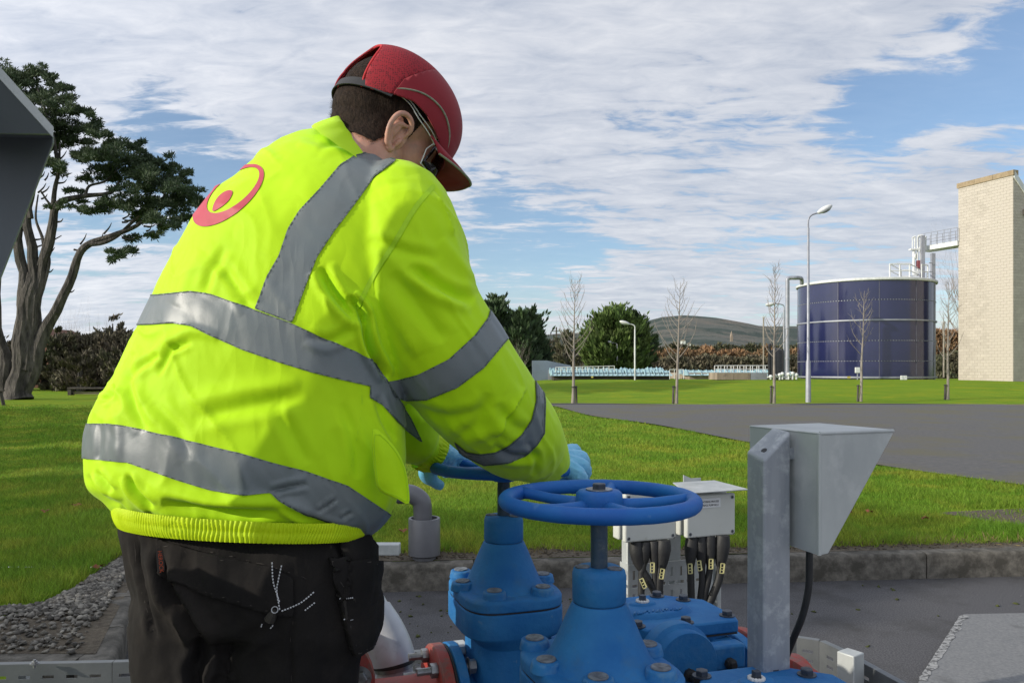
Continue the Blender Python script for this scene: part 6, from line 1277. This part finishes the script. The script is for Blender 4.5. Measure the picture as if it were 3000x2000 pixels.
for nm, (poly, w) in bands.items():
    f = polysd(JQ, poly)
    g = np.where(arm_d < .135, 1.0, -1.0) if w == 'a' else 1.0
    if w == 'a': f = np.minimum(f, (.135 - arm_d) * 3000)
    elif nm in ('waist', 'brace'):
        # not onto the sleeve: the sleeve starts at the shoulder seam and armpit
        sl = polysd(JQ, [(1256, 555), (1215, 610), (1150, 720), (1090, 810), (1045, 905), (1070, 960), (1082, 1010), (1105, 1062), (1148, 1116), (1180, 1173), (1202, 1205), (1260, 1300), (1800, 1300), (1800, 500), (1300, 500)])
        f = np.minimum(f, -sl)
    patch('reflective_band', 'reflective', f, .0016)
    patch('band_edge', 'tape_edge', np.minimum(f, 4.0 - f), .0022)
    if nm != 'brace' or True: patch('stitch_line', 'tape_edge', np.minimum(f - 8.0, 9.2 - f), .0022)
# emblem printed on the back: ring and drop
def ell(c, a, b, ang): 
    d = JQ - np.array(c); ca, sa = math.cos(ang), math.sin(ang); x = d[:, 0] * ca + d[:, 1] * sa; y = -d[:, 0] * sa + d[:, 1] * ca; return (1 - np.sqrt((x / a) ** 2 + (y / b) ** 2)) * min(a, b)
an = -math.atan2(157, 190)
outer = ell((670, 573), 127, 55, an); inner = ell((684, 558), 94, 39, an)
drop = polysd(JQ, smoothcurve([(625, 620), (627, 600), (640, 578), (658, 563), (674, 558), (682, 562), (680, 573), (668, 592), (648, 608)], 6, True))
patch('emblem', 'logo_red', np.maximum(np.minimum(outer, -inner), drop), .0012)
# shoulder seam
seam = -polysd(JQ, smoothcurve([(1268, 548), (1215, 612), (1150, 722), (1092, 812), (1048, 900)], 6), False)
front = np.where(near > -.1, 1.0, -1.0) * 50
sd = 7.0 - np.abs(seam); patch('seam', 'hivis_seam', np.minimum(sd, front), .0012)
patch('seam', 'hivis_seam', np.minimum(1.1 - np.abs(-polysd(JQ, smoothcurve([(1050, 1072), (1060, 1170), (1050, 1260), (1020, 1400)], 6), False)), front), .0012)
# pocket flap hanging off the front edge
fl_poly = [(1092, 1256), (1150, 1300), (1184, 1360), (1197, 1420), (1198, 1477), (1165, 1462), (1112, 1437), (1097, 1387)]
yf = 1.235; ctr = np.mean(fl_poly, axis=0); g = MB(); ringo = smoothcurve(fl_poly, 3, True); K = []
for q, yy in ((1.0, .0), (.97, -.0045), (.85, -.0055), (.5, -.0075)): K.append([P(ctr[0] + (p[0] - ctr[0]) * q, ctr[1] + (p[1] - ctr[1]) * q, yf + yy + (ctr[0] - p[0]) * -.00022) for p in ringo])
g.rings(K, cap=True); fo = g.build('pocket_flap', 'hivis', jacket, 60)
s2 = MB(); s2.tube([P(ctr[0] + (p[0] - ctr[0]) * .88, ctr[1] + (p[1] - ctr[1]) * .88, yf - .0055 + (ctr[0] - p[0]) * -.00022) for p in ringo], .0006, 5, closed=True); s2.build('flap_stitching', 'hivis_seam', jacket, 60)
# elastic hem
def gathered(name, rings_fn, n=260, rows=16, m='hivis_rib', parent=jacket, amp=.0035, freq=62):
    K = []
    for j in range(rows):
        t = j / (rows - 1); ring = []
        for k in range(n):
            a = 2 * math.pi * k / n; c, outv = rings_fn(a, t); ph = freq * a + 7.0 * noise.noise(Vector((math.cos(a) * 6, math.sin(a) * 6, t * 1.2))); r = (abs(math.sin(ph / 2)) ** .7 - .5) * amp * (1 + .5 * noise.noise(Vector((math.cos(a) * 9, math.sin(a) * 9, 5))))
            r += .0012 * math.sin(math.pi * min(1, abs(t * 2 % 1.0)))   # two rolls
            ring.append(c + outv * r)
        K.append(ring)
    g = MB(); g.rings(K, cap=False); return g.build(name, m, parent, 179)
hemL = [(342, 1488), (337, 1510), (345, 1545)]; hemR = [(1100, 1556), (1092, 1572), (1062, 1592)]
def hem_fn(a, t):
    lu = np.interp(t, [0, .5, 1], [336, 333, 350]); lv = np.interp(t, [0, .5, 1], [1466, 1500, 1535]); ru = np.interp(t, [0, .5, 1], [1085, 1080, 1062]); rv = np.interp(t, [0, .5, 1], [1505, 1535, 1562])
    y = 1.372; A, B = P(lu, lv, y), P(ru, rv, y); c = (A + B) / 2; h = (B - A) / 2; hd = .160; ca, sa = math.cos(a), math.sin(a); e = 2 / 2.3
    bb = P((lu + ru) / 2, (lv + rv) / 2 + 40, y - hd) - c
    return c + h * (abs(ca) ** e * (1 if ca > 0 else -1)) + bb * (abs(sa) ** e * (1 if sa > 0 else -1)), Vector((ca, -sa, 0))
gathered('elastic_hem', hem_fn, n=1100, rows=18, amp=.0036, freq=230)
def ringfn(c0, c1, r0, r1, ax):
    M3 = orient(ax)
    def f(a, t): d = M3 @ Vector((math.cos(a), math.sin(a), 0)); return c0.lerp(c1, t) + d * (r0 + (r1 - r0) * t), d
    return f
ca, cb_ = P(1243, 1312, 1.70), P(1281, 1334, 1.715); gathered('elastic_cuff', ringfn(ca, cb_, .0465, .0420, cb_ - ca), n=180, rows=8, amp=.004, freq=34)
ca, cb_ = P(1586, 1345, 1.63), P(1616, 1358, 1.665); gathered('elastic_cuff', ringfn(ca, cb_, .050, .0400, cb_ - ca), n=180, rows=8, amp=.004, freq=34)
# collar
nax = Vector((.56, .22, .80)).normalized()
def collar_fn(a, t):
    e1 = Vector((.648, 0, -.762)).lerp(Vector((.82, 0, -.57)), 1 - t).normalized(); r1 = .075 + .012 * (1 - t); r2 = .068 + .034 * (1 - t); e2 = Vector((.15, 1, .12)).normalized()
    c = P(1060, 452, 1.455).lerp(P(1080, 428, 1.468), t); d = e1 * math.cos(a) * r1 + e2 * math.sin(a) * r2
    return c + d + nax * (.003 * noise.noise(Vector((math.cos(a) * 3, math.sin(a) * 3, t)))), d.normalized()
K = []
for t, o_ in ((-.15, .004), (0, .005), (.35, .003), (.7, .001), (.96, 0), (1.0, -.002), (.96, -.005), (.6, -.006), (0, -.008)):
    K.append([(lambda q: q[0] + q[1] * (o_ + .0020 * noise.noise(Vector((math.cos(a) * 5, math.sin(a) * 5, t * 2)))))(collar_fn(a, t)) for a in np.linspace(0, 2 * math.pi, 72, endpoint=False)])
g = MB(); g.rings(K, cap=False); g.build('collar', 'hivis', jacket, 60)
# ---------------------------------------------------------------- trousers
mb = MB(); PEL = [(352, 1490, 1078, 1560, 1.372, .128), (350, 1560, 1085, 1590, 1.372, .135), (362, 1640, 1088, 1650, 1.37, .140), (378, 1720, 1080, 1720, 1.368, .142), (400, 1800, 1058, 1800, 1.366, .140), (432, 1880, 1024, 1880, 1.365, .130)]
mb.rings(station_rings(PEL)); 
mb.chain([P(585, 1800, 1.38), P(600, 1960, 1.37), Vector((-.50, 1.37, .46)), Vector((-.50, 1.44, .12))], [.118, .112, .088, .080], 22)
mb.chain([P(890, 1800, 1.355), P(868, 1960, 1.35), Vector((-.37, 1.33, .46)), Vector((-.36, 1.40, .12))], [.120, .108, .088, .080], 22)
mb.box((-.44, 1.5, .76), (.10, .12, .10))
TV, TF = voxel(mb, .006, 5); TN = vnormals(TV, TF)
_sv = (JV, JN, JQ, facing, disp)
JV, JN = TV, TN; JQ = proj(JV); view = JV - np.array([0, 0, CZ]); view /= np.linalg.norm(view, axis=1)[:, None]; facing = np.clip(-(JN * view).sum(1) * 2 + .3, 0, 1)
disp = .008 * fnoise(JV * np.array([1, 1, .6]), 10, 3, 9.1) + .002 * np.abs(fnoise(JV, 30, 3, 4.1))
for a in [([(400, 1560), (408, 1660), (440, 1800), (458, 1870)], 16, .012, 'v'), ([(480, 1600), (500, 1720), (570, 1840), (590, 1930), (560, 2050)], 26, .018, 'v'), ([(500, 1660), (560, 1790), (640, 1850)], 20, .012, 'r'), ([(620, 1900), (560, 1960), (600, 2050)], 26, .014, 'v'), ([(690, 2000), (740, 1900), (800, 1830)], 30, .010, 'r'),
          ([(560, 1900), (700, 1880), (800, 1820)], 30, .008, 'v'), ([(860, 1800), (850, 1900), (860, 2050)], 10, .006, 'v'), ([(980, 1560), (1010, 1650), (1000, 1760)], 18, .010, 'v'), ([(430, 1600), (470, 1700), (480, 1800)], 22, .008, 'r'), ([(590, 1990), (640, 1960), (700, 1990)], 18, .010, 'r'), ([(880, 1620), (895, 1700), (885, 1760)], 10, .005, 'v')]: crease(*a)
JV = JV + JN * disp[:, None]; JN = vnormals(JV, JF if False else TF); TV, TN = JV, JN; TQ = proj(TV)
trousers = npmesh('trousers', TV, TF, 'trouser', person, 179)
def tpatch(name, m, f, off, thick=0.0):
    v, fc = clip(TV + TN * off, TF, np.minimum(f, np.where(TN[:, 1] < .25, 40.0, -40.0)))
    if 'seam' not in name: v, fc = biggest(v, fc)
    o = npmesh(name, v, fc, m, trousers, 179, kind='stuff' if 'seam' in name else None)
    if thick: s = o.modifiers.new('s', 'SOLIDIFY'); s.thickness = thick; s.offset = -1
    return o
fp = [(463, 1560), (480, 1583), (620, 1622), (795, 1660), (860, 1690), (862, 1802), (795, 1797), (660, 1757), (540, 1714), (459, 1682), (468, 1640)]
f = polysd(TQ, fp); tpatch('pocket_flap', 'trouser', f, .0065, .006); tpatch('flap_seam', 'thread_dark', np.minimum(f - 9, 12 - f), .0072)
hp = [(963, 1630), (1010, 1640), (1070, 1640), (1200, 1655), (1200, 1750), (1180, 1825), (1029, 1912), (1014, 1880), (1000, 1820), (984, 1740)]
f = polysd(TQ, hp); tpatch('holster_pocket', 'trouser', f, .016, .014); tpatch('pocket_seam', 'thread_dark', np.minimum(f - 7, 10 - f), .0168)
f = polysd(TQ, [(1010, 1560), (1072, 1570), (1098, 1600), (1200, 1650), (1100, 1648), (1012, 1640), (1000, 1600)]); tpatch('pocket_edge', 'trouser', f, .008, .007)
tpatch('waist_seam', 'thread_dark', 1.5 - np.abs(-polysd(TQ, smoothcurve([(470, 1590), (640, 1620), (800, 1660), (915, 1700)], 5), False)), .002)
tpatch('leg_seam', 'thread_dark', 1.6 - np.abs(-polysd(TQ, smoothcurve([(862, 1805), (850, 1880), (852, 1960), (862, 2040)], 5), False)), .002)
tpatch('side_seam', 'thread_dark', 1.8 - np.abs(-polysd(TQ, smoothcurve([(395, 1540), (404, 1672), (438, 1804), (455, 1859)], 5), False)), .002)
bvhT = BVHTree.FromPolygons([tuple(v) for v in TV], [tuple(int(i) for i in t) for t in TF])
def onT(u, v, off):
    d = (P(u, v, 1.0) - Vector((0, 0, CZ))).normalized(); h = bvhT.ray_cast(Vector((0, 0, CZ)), d); 
    if h[0] is None: return None
    return h[0] - d * off, h[1], d
def dashes(pts, off, n, w=.0011, ln=.6, m='stitch_white'):
    c = np.array(smoothcurve(pts, 8)); L_ = np.concatenate([[0], np.cumsum(np.linalg.norm(np.diff(c, axis=0), axis=1))]); g = MB()
    for k in range(n):
        a, b = L_[-1] * k / n, L_[-1] * (k + ln) / n; p = onT(np.interp(a, L_, c[:, 0]), np.interp(a, L_, c[:, 1]), off); q = onT(np.interp(b, L_, c[:, 0]), np.interp(b, L_, c[:, 1]), off)
        if p and q and (p[0] - q[0]).length < .03: g.tube([p[0], q[0]], w, 5)
    if g.v: g.build('stitching', m, trousers, 0, kind='stuff')
dashes([(797, 1646), (800, 1700), (812, 1742), (820, 1765)], .0085, 13); dashes([(825, 1655), (815, 1700), (811, 1730), (820, 1788)], .0085, 15); dashes([(825, 1789), (880, 1765), (922, 1731)], .0095, 13); dashes([(893, 1787), (925, 1762)], .006, 5)
dashes([(995, 1753), (1007, 1747)], .020, 2); dashes([(1014, 1752), (1069, 1746)], .020, 10); dashes([(1007, 1814), (1018, 1809)], .020, 2); dashes([(1026, 1815), (1074, 1805)], .020, 9); dashes([(800, 1830), (790, 1842)], .005, 2); dashes([(765, 1835), (768, 1825)], .005, 2)
for (a, b) in (((1008, 1755), (1014, 1812)), ((1036, 1750), (1046, 1815)), ((1055, 1750), (1062, 1808))):
    p, q = onT(*a, .0185), onT(*b, .0185)
    if p and q: MB().tube([p[0], q[0]], .0032, 6).build('pen_loop', 'boot', trousers)
p = onT(805, 1785, .010); 
if p: MB().lathe([(.004, 0), (.0055, .001), (.0055, .002), (.004, .002)], p[0], -p[2], 14, False).build('zip_ring', 'bolt_steel', trousers)
q = onT(790, 1815, .008)
if p and q: MB().tube([p[0], p[0].lerp(q[0], .5), q[0]], [.003, .007, .009], 8).build('zip_puller', 'boot', trousers)
# woven tag with orange letters
p, q = onT(468, 1612, .0085), onT(472, 1668, .0085)
if p and q:
    dn = (q[0] - p[0]).normalized(); nn = -p[2]; rt = dn.cross(nn) * -1; M3 = Matrix((dn, nn.cross(dn), nn)).transposed(); MB().box(p[0].lerp(q[0], .5), ((q[0] - p[0]).length * 1.1, .011, .0014), M3).build('woven_tag', 'boot', trousers)
    textmesh('HEROCK', .0085, 'thread_orange', trousers, Matrix.Translation(p[0] + nn * .0009 - nn.cross(dn) * .003) @ M3.to_4x4())
# boots
for (x, y) in ((-.50, 1.44), (-.36, 1.40)):
    g = MB(); d = Vector((.62, .78, 0)); 
    g.chain([Vector((x, y, .16)), Vector((x, y, .065)), Vector((x, y, .055)) + d * .12, Vector((x, y, .045)) + d * .2], [.06, .058, .05, .042], 16); v, fc = voxel(g, .007, 3); v[:, 2] = np.maximum(v[:, 2], 0.002); npmesh('boot', v, fc, 'boot', person, 60)
JV, JN, JQ, facing, disp = _sv
# ---------------------------------------------------------------- head
HC = P(1132, 392, 1.505); yaw, pit, rol = R(31), R(36), R(0)
hf = Vector((math.cos(yaw) * math.cos(pit), math.sin(yaw) * math.cos(pit), -math.sin(pit))); hr = hf.cross(Vector((0, 0, 1))).normalized(); hu_ = hr.cross(hf)
HM = Matrix((hf, -hr, hu_)).transposed() * 1.07      # local x forward, y left, z up
def HL(p): return HC + HM @ Vector(p)
g = MB(); RX = HM
def hb_(c, r, sc=(1, 1, 1)): g.ball(HL(c), r, 24, 16, sc, HM)
hb_((-.012, 0, .040), .1, (.98, .775, .90)); hb_((-.045, 0, .012), .07, (.9, .92, .9)); hb_((.045, 0, -.015), .058, (.85, 1.02, 1.35)); hb_((.04, 0, -.075), .045, (1.15, 1.08, .62)); hb_((.072, 0, -.088), .022, (1, 1, .8))
hb_((.060, 0, .045), .05, (.75, 1.1, .7)); hb_((.005, .052, -.055), .03, (1, .6, 1.2)); hb_((.005, -.052, -.055), .03, (1, .6, 1.2))
for s_ in (-1, 1): hb_((.066, s_ * .034, -.018), .022, (.8, 1.1, .8)); hb_((.078, s_ * .030, .022), .016, (.6, 1.5, .5)); hb_((.068, s_ * .032, .004), .0135)
g.chain([HL((.088, 0, .012)), HL((.100, 0, -.008)), HL((.112, 0, -.028)), HL((.098, 0, -.034))], [.0085, .010, .0125, .010], 12)
for s_ in (-1, 1): hb_((.098, s_ * .012, -.031), .0085)
g.chain([HL((.084, -.020, -.060)), HL((.094, 0, -.058)), HL((.084, .020, -.060))], [.005, .0075, .005], 8); g.chain([HL((.082, -.018, -.069)), HL((.092, 0, -.068)), HL((.082, .018, -.069))], [.005, .0078, .005], 8)
g.chain([HL((-.035, 0, -.02)), P(1095, 430, 1.475), P(1050, 500, 1.45), P(1010, 600, 1.44)], [.062, .062, .068, .09], 24)
HVt, HF_ = voxel(g, .0032, 5)
# ears, finer, joined into the same mesh
def ear(s_):
    e = MB(); base = Vector((.006, s_ * .073, -.030)); out = Vector((-.30, s_ * 1.0, 0)).normalized()
    def E(a, b, o=0): return HL(base + Vector((a * .76, 0, b * .86)) + out * o)
    rim = [(.014, .012, .004), (.018, .026, .012), (.010, .038, .018), (-.006, .041, .021), (-.019, .032, .024), (-.024, .016, .024), (-.022, -.002, .021), (-.014, -.017, .015), (-.006, -.026, .010)]
    e.chain([E(*q) for q in rim], [.004, .0048, .0050, .0052, .0052, .0050, .0048, .0048, .0060], 10)
    e.chain([E(-.003, -.026, .008), E(.004, -.030, .006), E(.008, -.024, .004)], [.0072, .0070, .005], 10)
    e.chain([E(.010, -.014, .006), E(.012, -.006, .008), E(.012, .002, .005)], [.0045, .005, .004], 8)
    e.chain([E(-.004, -.016, .010), E(-.014, -.004, .014), E(-.015, .010, .016), (E(-.008, .022, .014)), E(.004, .028, .010)], [.0040, .0042, .0045, .0045, .0040], 8)
    e.ball(E(-.004, .005, -.001), .020, 18, 12, (1.05, .35, 1.45), HM); e.ball(E(-.014, .008, .010), .014, 14, 10, (.75, .45, 1.8), HM)
    return voxel(e, .0016, 3)
ev = [ear(-1), ear(1)]; V = [HVt]; Fs = [HF_]; k = len(HVt)
for v, fc in ev: V.append(v); Fs.append(fc + k); k += len(v)
# trunk and limbs inside the clothes complete the body
g = MB(); g.rings(station_rings([(990, 470, 1170, 560, 1.45, .05), (760, 600, 1180, 740, 1.43, .09), (560, 950, 1080, 1080, 1.41, .10), (470, 1300, 1020, 1400, 1.38, .11), (470, 1560, 980, 1600, 1.37, .09)], 24)); 
for S in (R_SLEEVE, L_SLEEVE): g.chain([P(a, b, y) for a, b, y, r in S], [r * .5 for a, b, y, r in S], 12)
bv, bf = voxel(g, .012, 3); V.append(bv); Fs.append(bf + k); k += len(bv)
body = npmesh('body', np.concatenate(V), np.concatenate(Fs), 'skin', person, 179)
# face details on far side
for s_ in (-1, 1): m_ = MB(); m_.ball(HL((.0785, s_ * .032, .003)), .0055, 12, 8); m_.build('eye', 'stitch_white', person, 179)
# hair: skull shell plus short strands
loc = (HVt - np.array(HC)) @ np.array(HM.inverted().transposed()); hn = vnormals(HVt, HF_)
def hairfun(q):
    x, y, z = q[:, 0], q[:, 1], q[:, 2]
    line = np.where(x < -.02, -.068 - (x + .02) * -.10, -.004 + (x - .0) * .9); line = np.where((x >= -.02) & (x < 0.012), -.066 + (x + .02) * 2.2, line); line = np.where(x >= .012, .012 + (x - .012) * 1.3, line)
    side = np.where((x > .006) & (x < .024) & (np.abs(y) > .045), -.028, 9)    # sideburn
    f = z - np.minimum(line, side); return np.minimum(f, .085 - x)
hfv = hairfun(loc); jit = .0025 * fnoise(HVt, 130, 2, 0)
v, fc = clip(HVt + hn * .0035, HF_, hfv + jit); hair = npmesh('hair', v, fc, 'hair_dark', person, 60)
idx = np.where((hfv > -.006) & (loc[:, 2] < .14))[0]; sel = rng.choice(idx, 15000); B = HVt[sel] + hn[sel] * .002 + rng.normal(0, .0013, (15000, 3)); dwn = np.array(-hu_) * .8 + np.array(-hf) * .45
D = hn[sel] * .38 + dwn + rng.normal(0, .22, (15000, 3)); D /= np.linalg.norm(D, axis=1)[:, None]; S = np.cross(D, hn[sel]) * .00035; Ln = rng.uniform(.004, .011, 15000)[:, None]
Ln = Ln * np.clip((hfv[sel] + .012) / .02, .35, 1)[:, None]
Vv = np.stack([B - S, B + S, B + D * Ln], 1).reshape(-1, 3); npmesh('hair_strands', Vv, np.arange(45000).reshape(-1, 3), 'hair_dark', hair, 0, kind='stuff')
# stubble-free neck; cap
cc = Vector((-.005, 0, .050)); sc = (.120, .096, .092)
nu, nv = 120, 70; pts = []
for i in range(nv + 1):
    ph = math.pi * .66 * i / nv
    for k in range(nu):
        t = 2 * math.pi * k / nu; q = 2 / 2.15; px_ = math.sin(ph) ** .95; x = px_ * math.cos(t) * sc[0]; y = px_ * math.sin(t) * sc[1]; z = math.cos(ph) * sc[2]
        if math.cos(ph) < 0: x *= 1 + .10 * abs(math.cos(ph)); y *= 1 + .10 * abs(math.cos(ph))
        pts.append((cc.x + x, cc.y + y, cc.z + z))
CL = np.array(pts); CF = []
for i in range(nv):
    for k in range(nu): a, b, c, d = i * nu + k, i * nu + (k + 1) % nu, (i + 1) * nu + (k + 1) % nu, (i + 1) * nu + k; CF += [(a, b, c), (a, c, d)]
CF = np.array(CF); CW = np.array([tuple(HL(p)) for p in CL])
x, y, z = CL[:, 0], CL[:, 1], CL[:, 2]
lower = z - (.030 - .012 * np.clip((x - .02) / .06, 0, 1) - .036 * np.clip(-(x + .01) / .09, 0, 1))       # bottom edge of the cap
# opening at the back: arch
op = 1 - (np.abs((y + .012) / .053) ** 2.6 + np.abs((z - .020) / .082) ** 2.6) ** (1 / 2.6); op = np.where(x < -.03, op, -1) * .05
capf = np.minimum(lower, -op)
meshz = np.minimum(capf, (-.034 - x - np.abs(y) * .10) * 1.0 + .045 * np.clip((z - .05) / .10, 0, 1)); solidz = np.minimum(capf, -((-.034 - x - np.abs(y) * .10) + .045 * np.clip((z - .05) / .10, 0, 1)))
capo = None
for nm, f, m in (('cap', solidz, 'cap_red'), ('vent_mesh', meshz, 'cap_mesh')):
    v, fc = clip(CW, CF, f); o = npmesh(nm, v, fc, m, person if nm == 'cap' else capo, 60); s = o.modifiers.new('s', 'SOLIDIFY'); s.thickness = .0035; s.offset = -1
    if nm == 'cap': capo = o
hcn = np.array(HC)
def capsurf(x, y, z, off=.001):    # closest direction onto the dome
    d = Vector((x, y, z)) - cc; k = math.sqrt((d.x / sc[0]) ** 2 + (d.y / sc[1]) ** 2 + (d.z / sc[2]) ** 2); p = cc + d / k; p += d.normalized() * (off + .0026)
    return HL(p)
arch = [capsurf(-.1, -.012 + .053 * math.copysign(abs(math.cos(t)) ** .77, math.cos(t)), .020 + .082 * abs(math.sin(t)) ** .77, -.001) for t in np.linspace(0, math.pi, 46)]
arch = [capsurf(-.1, .041, -.004, -.001)] + arch + [capsurf(-.1, -.065, -.004, -.001)]
MB().tube(arch, .0026, 8).build('opening_trim', 'cap_trim', capo, 60)
for s_ in (-1, 1):
    MB().tube([capsurf(a, s_ * b, c, .0015) for a, b, c in smoothcurve([(-.055, .080, .016), (-.030, .089, .038), (0, .093, .054), (.035, .087, .058), (.066, .072, .046), (.088, .054, .024), (.098, .042, .006)], 6)], .0018, 8).build('piping', 'piping', capo, 60)
    MB().tube([capsurf(a, s_ * b, c, .0) for a, b, c in smoothcurve([(-.04, .07, .09), (0, .075, .10), (.05, .06, .10), (.1, .03, .09)], 6)], .0008, 6).build('seam', 'cap_mesh', capo, 60)
MB().tube([capsurf(a, 0, c, .0) for a, c in ((.11, .07), (.09, .12), (.05, .15), (0, .16))], .0008, 6).build('seam', 'cap_mesh', capo, 60)
# strap across the opening
st_ = [capsurf(cc.x - .12 * math.cos(t), .096 * math.sin(t), .000 + .026 * (1 - math.cos(t)), .0008) for t in np.linspace(-1.25, 1.25, 30)]
K = [];
for p in st_: K.append([p + hu_ * .0085, p + hu_ * .0085 + (p - HC).normalized() * .002, p - hu_ * .0085 + (p - HC).normalized() * .002, p - hu_ * .0085])
g = MB(); g.rings(K); g.build('strap', 'rubber', capo, 30)
# peak
K = []; n = 28
for j, (r, dz, th_) in enumerate(((0.0, 0, 0), (.35, -.002, 0), (.7, -.006, 0), (1.0, -.012, 0))):
    ring = []
    for k in range(n + 1):
        a = -1.12 + 2.24 * k / n; bx, by_ = cc.x + sc[0] * 1.0 * math.cos(a), sc[1] * 1.03 * math.sin(a); ext = .060 * r * max(0, math.cos(a * 1.15)) ** .55; zz = .022 - .014 * (abs(math.sin(a)) ** 2) + dz - .020 * r * abs(math.sin(a)) + .42 * ext
        ring.append(Vector((bx + ext * math.cos(a * .35), by_ + ext * math.sin(a * .35) * .6, zz)))
    K.append(ring)
Vp = [HL(p) for ring in K for p in ring]; fp_ = []
for j in range(3):
    for k in range(n): a = j * (n + 1) + k; fp_.append((a, a + 1, a + n + 2, a + n + 1))
g = MB(); g.add(Vp, fp_); o = g.build('peak', 'cap_red', capo, 60); s = o.modifiers.new('s', 'SOLIDIFY'); s.thickness = .004; s.offset = 0
MB().tube([HL(p) for p in K[3]], .0022, 8).build('piping', 'piping', capo, 60)
# glasses
sg = MB()
gls = None
lens_rows = []
for zz in (.024, .010, -.006, -.022, -.034):
    lens_rows.append([HL((.112 - .045 * (abs(a) / 1.15) ** 2.2 - .004 * ((zz + .005) / .03) ** 2 - (.010 if abs(a) < .12 and zz < -.02 else 0), .066 * math.sin(a * 1.25), zz + .006 * (abs(a) > .9))) for a in np.linspace(-1.15, 1.15, 30)])
g = MB(); g.rings(lens_rows, cap=False, closed_ring=False); gls = g.build('safety_glasses', 'clear_lens', person, 60); s = gls.modifiers.new('s', 'SOLIDIFY'); s.thickness = .0018
mat('lens_edge', (0.78, 0.80, 0.78), (0.60, 0.62, 0.60), rough=0.15, spec=0.8)
MB().tube(lens_rows[0], .0013, 6).build('brow_edge', 'lens_edge', gls); MB().tube(lens_rows[-1], .0012, 6).build('lower_edge', 'lens_edge', gls)
for s_ in (-1, 1):
    for dz, r in ((.004, .0012), (-.004, .0011)):
        MB().tube([HL(q) for q in smoothcurve([(.066, s_ * .067, .018 + dz), (.045, s_ * .079, .020 + dz), (.015, s_ * .084, .024 + dz * .8), (-.012, s_ * .086, .030 + dz * .6), (-.040, s_ * .083, .030 + dz), (-.062, s_ * .076, .024 + dz)], 5)], r, 7).build('temple', 'lens_edge', gls, 60)
    MB().tube([HL((.066, s_ * .067, .024)), HL((.058, s_ * .071, -.004)), HL((.066, s_ * .066, -.030))], .0012, 6).build('side_shield_edge', 'lens_edge', gls)
    MB().tube([HL((-.062, s_ * .076, .028)), HL((-.066, s_ * .075, .024)), HL((-.062, s_ * .076, .020))], .0013, 6).build('temple_tip', 'lens_edge', gls)
# ---------------------------------------------------------------- gloved hands on the rim
WA = Vector((-.018, 1.715, 1.045)); RIMR = .148
def rimp(deg, r=RIMR, z=0.0): return WA + Vector((r * math.cos(R(deg)), r * math.sin(R(deg)), z))
def grip(wrist, elbow, knuckles, curl, thumb, name_='glove', rr=1.0):
    """closed gloved hand: forearm end, palm fanning out to four knuckles, each finger bent twice round the rim, thumb from the side"""
    g = MB(); L4 = [.92, 1.0, .95, .80]
    g.chain([elbow, wrist.lerp(elbow, .35), wrist, wrist.lerp((knuckles[0] + knuckles[3]) / 2, .35)], [.036, .031, .0275, .027], 18)
    for i, kq in enumerate(knuckles):
        g.chain([wrist.lerp(kq, .1), wrist.lerp(kq, .6) + Vector((0, 0, .003)), kq], [.0235, .0190, .0138 * rr], 12)
        q = [kq]; 
        for k, c in enumerate(curl): q.append(q[-1] + Vector(c) * L4[i])
        g.chain(q, [.0136 * rr, .0120 * rr, .0108 * rr, .0088 * rr], 12)
    g.chain(thumb, [.020, .0155, .0128, .0100], 12)
    v, fc = voxel(g, .0024, 3, .5); n_ = vnormals(v, fc); v = v + n_ * (.0014 * fnoise(v, 60, 2, 2) + .0014 * np.abs(fnoise(v * np.array([1, 1, 2.4]), 80, 2, 5)))[:, None]
    return npmesh(name_, v, fc, 'glove', person, 179)
kr = [P(1680, 1322, 1.75), P(1700, 1342, 1.72), P(1704, 1366, 1.685), P(1692, 1388, 1.65)]
grip(P(1612, 1352, 1.655), P(1560, 1335, 1.59), kr, [(.008, .010, -.014), (-.012, .004, -.022), (-.020, .000, -.004)], [P(1612, 1372, 1.66), P(1622, 1388, 1.67), P(1640, 1396, 1.68), P(1650, 1400, 1.71)], rr=1.28)
kl = [P(1372, 1336, 1.83), P(1352, 1334, 1.80), P(1330, 1338, 1.775), P(1308, 1344, 1.755)]
grip(P(1290, 1326, 1.725), P(1250, 1306, 1.69), kl, [(.012, .014, -.014), (-.004, .000, -.022), (-.012, -.010, -.006)], [P(1278, 1345, 1.715), P(1262, 1385, 1.70), P(1268, 1408, 1.70), P(1288, 1420, 1.705)])
g = MB()
for i, (u, v, u2, v2, u3, v3) in enumerate([(1245, 1380, 1250, 1400, 1270, 1412)]):
    g.chain([P(1262, 1352, 1.715), P(u, v, 1.715 + .012 * i), P(u2, v2, 1.72 + .012 * i), P(u3, v3, 1.725 + .012 * i)], [.022, .0150, .0125, .0098], 12)
v, fc = voxel(g, .0026, 3); npmesh('glove_cuff', v, fc, 'glove', person, 179)
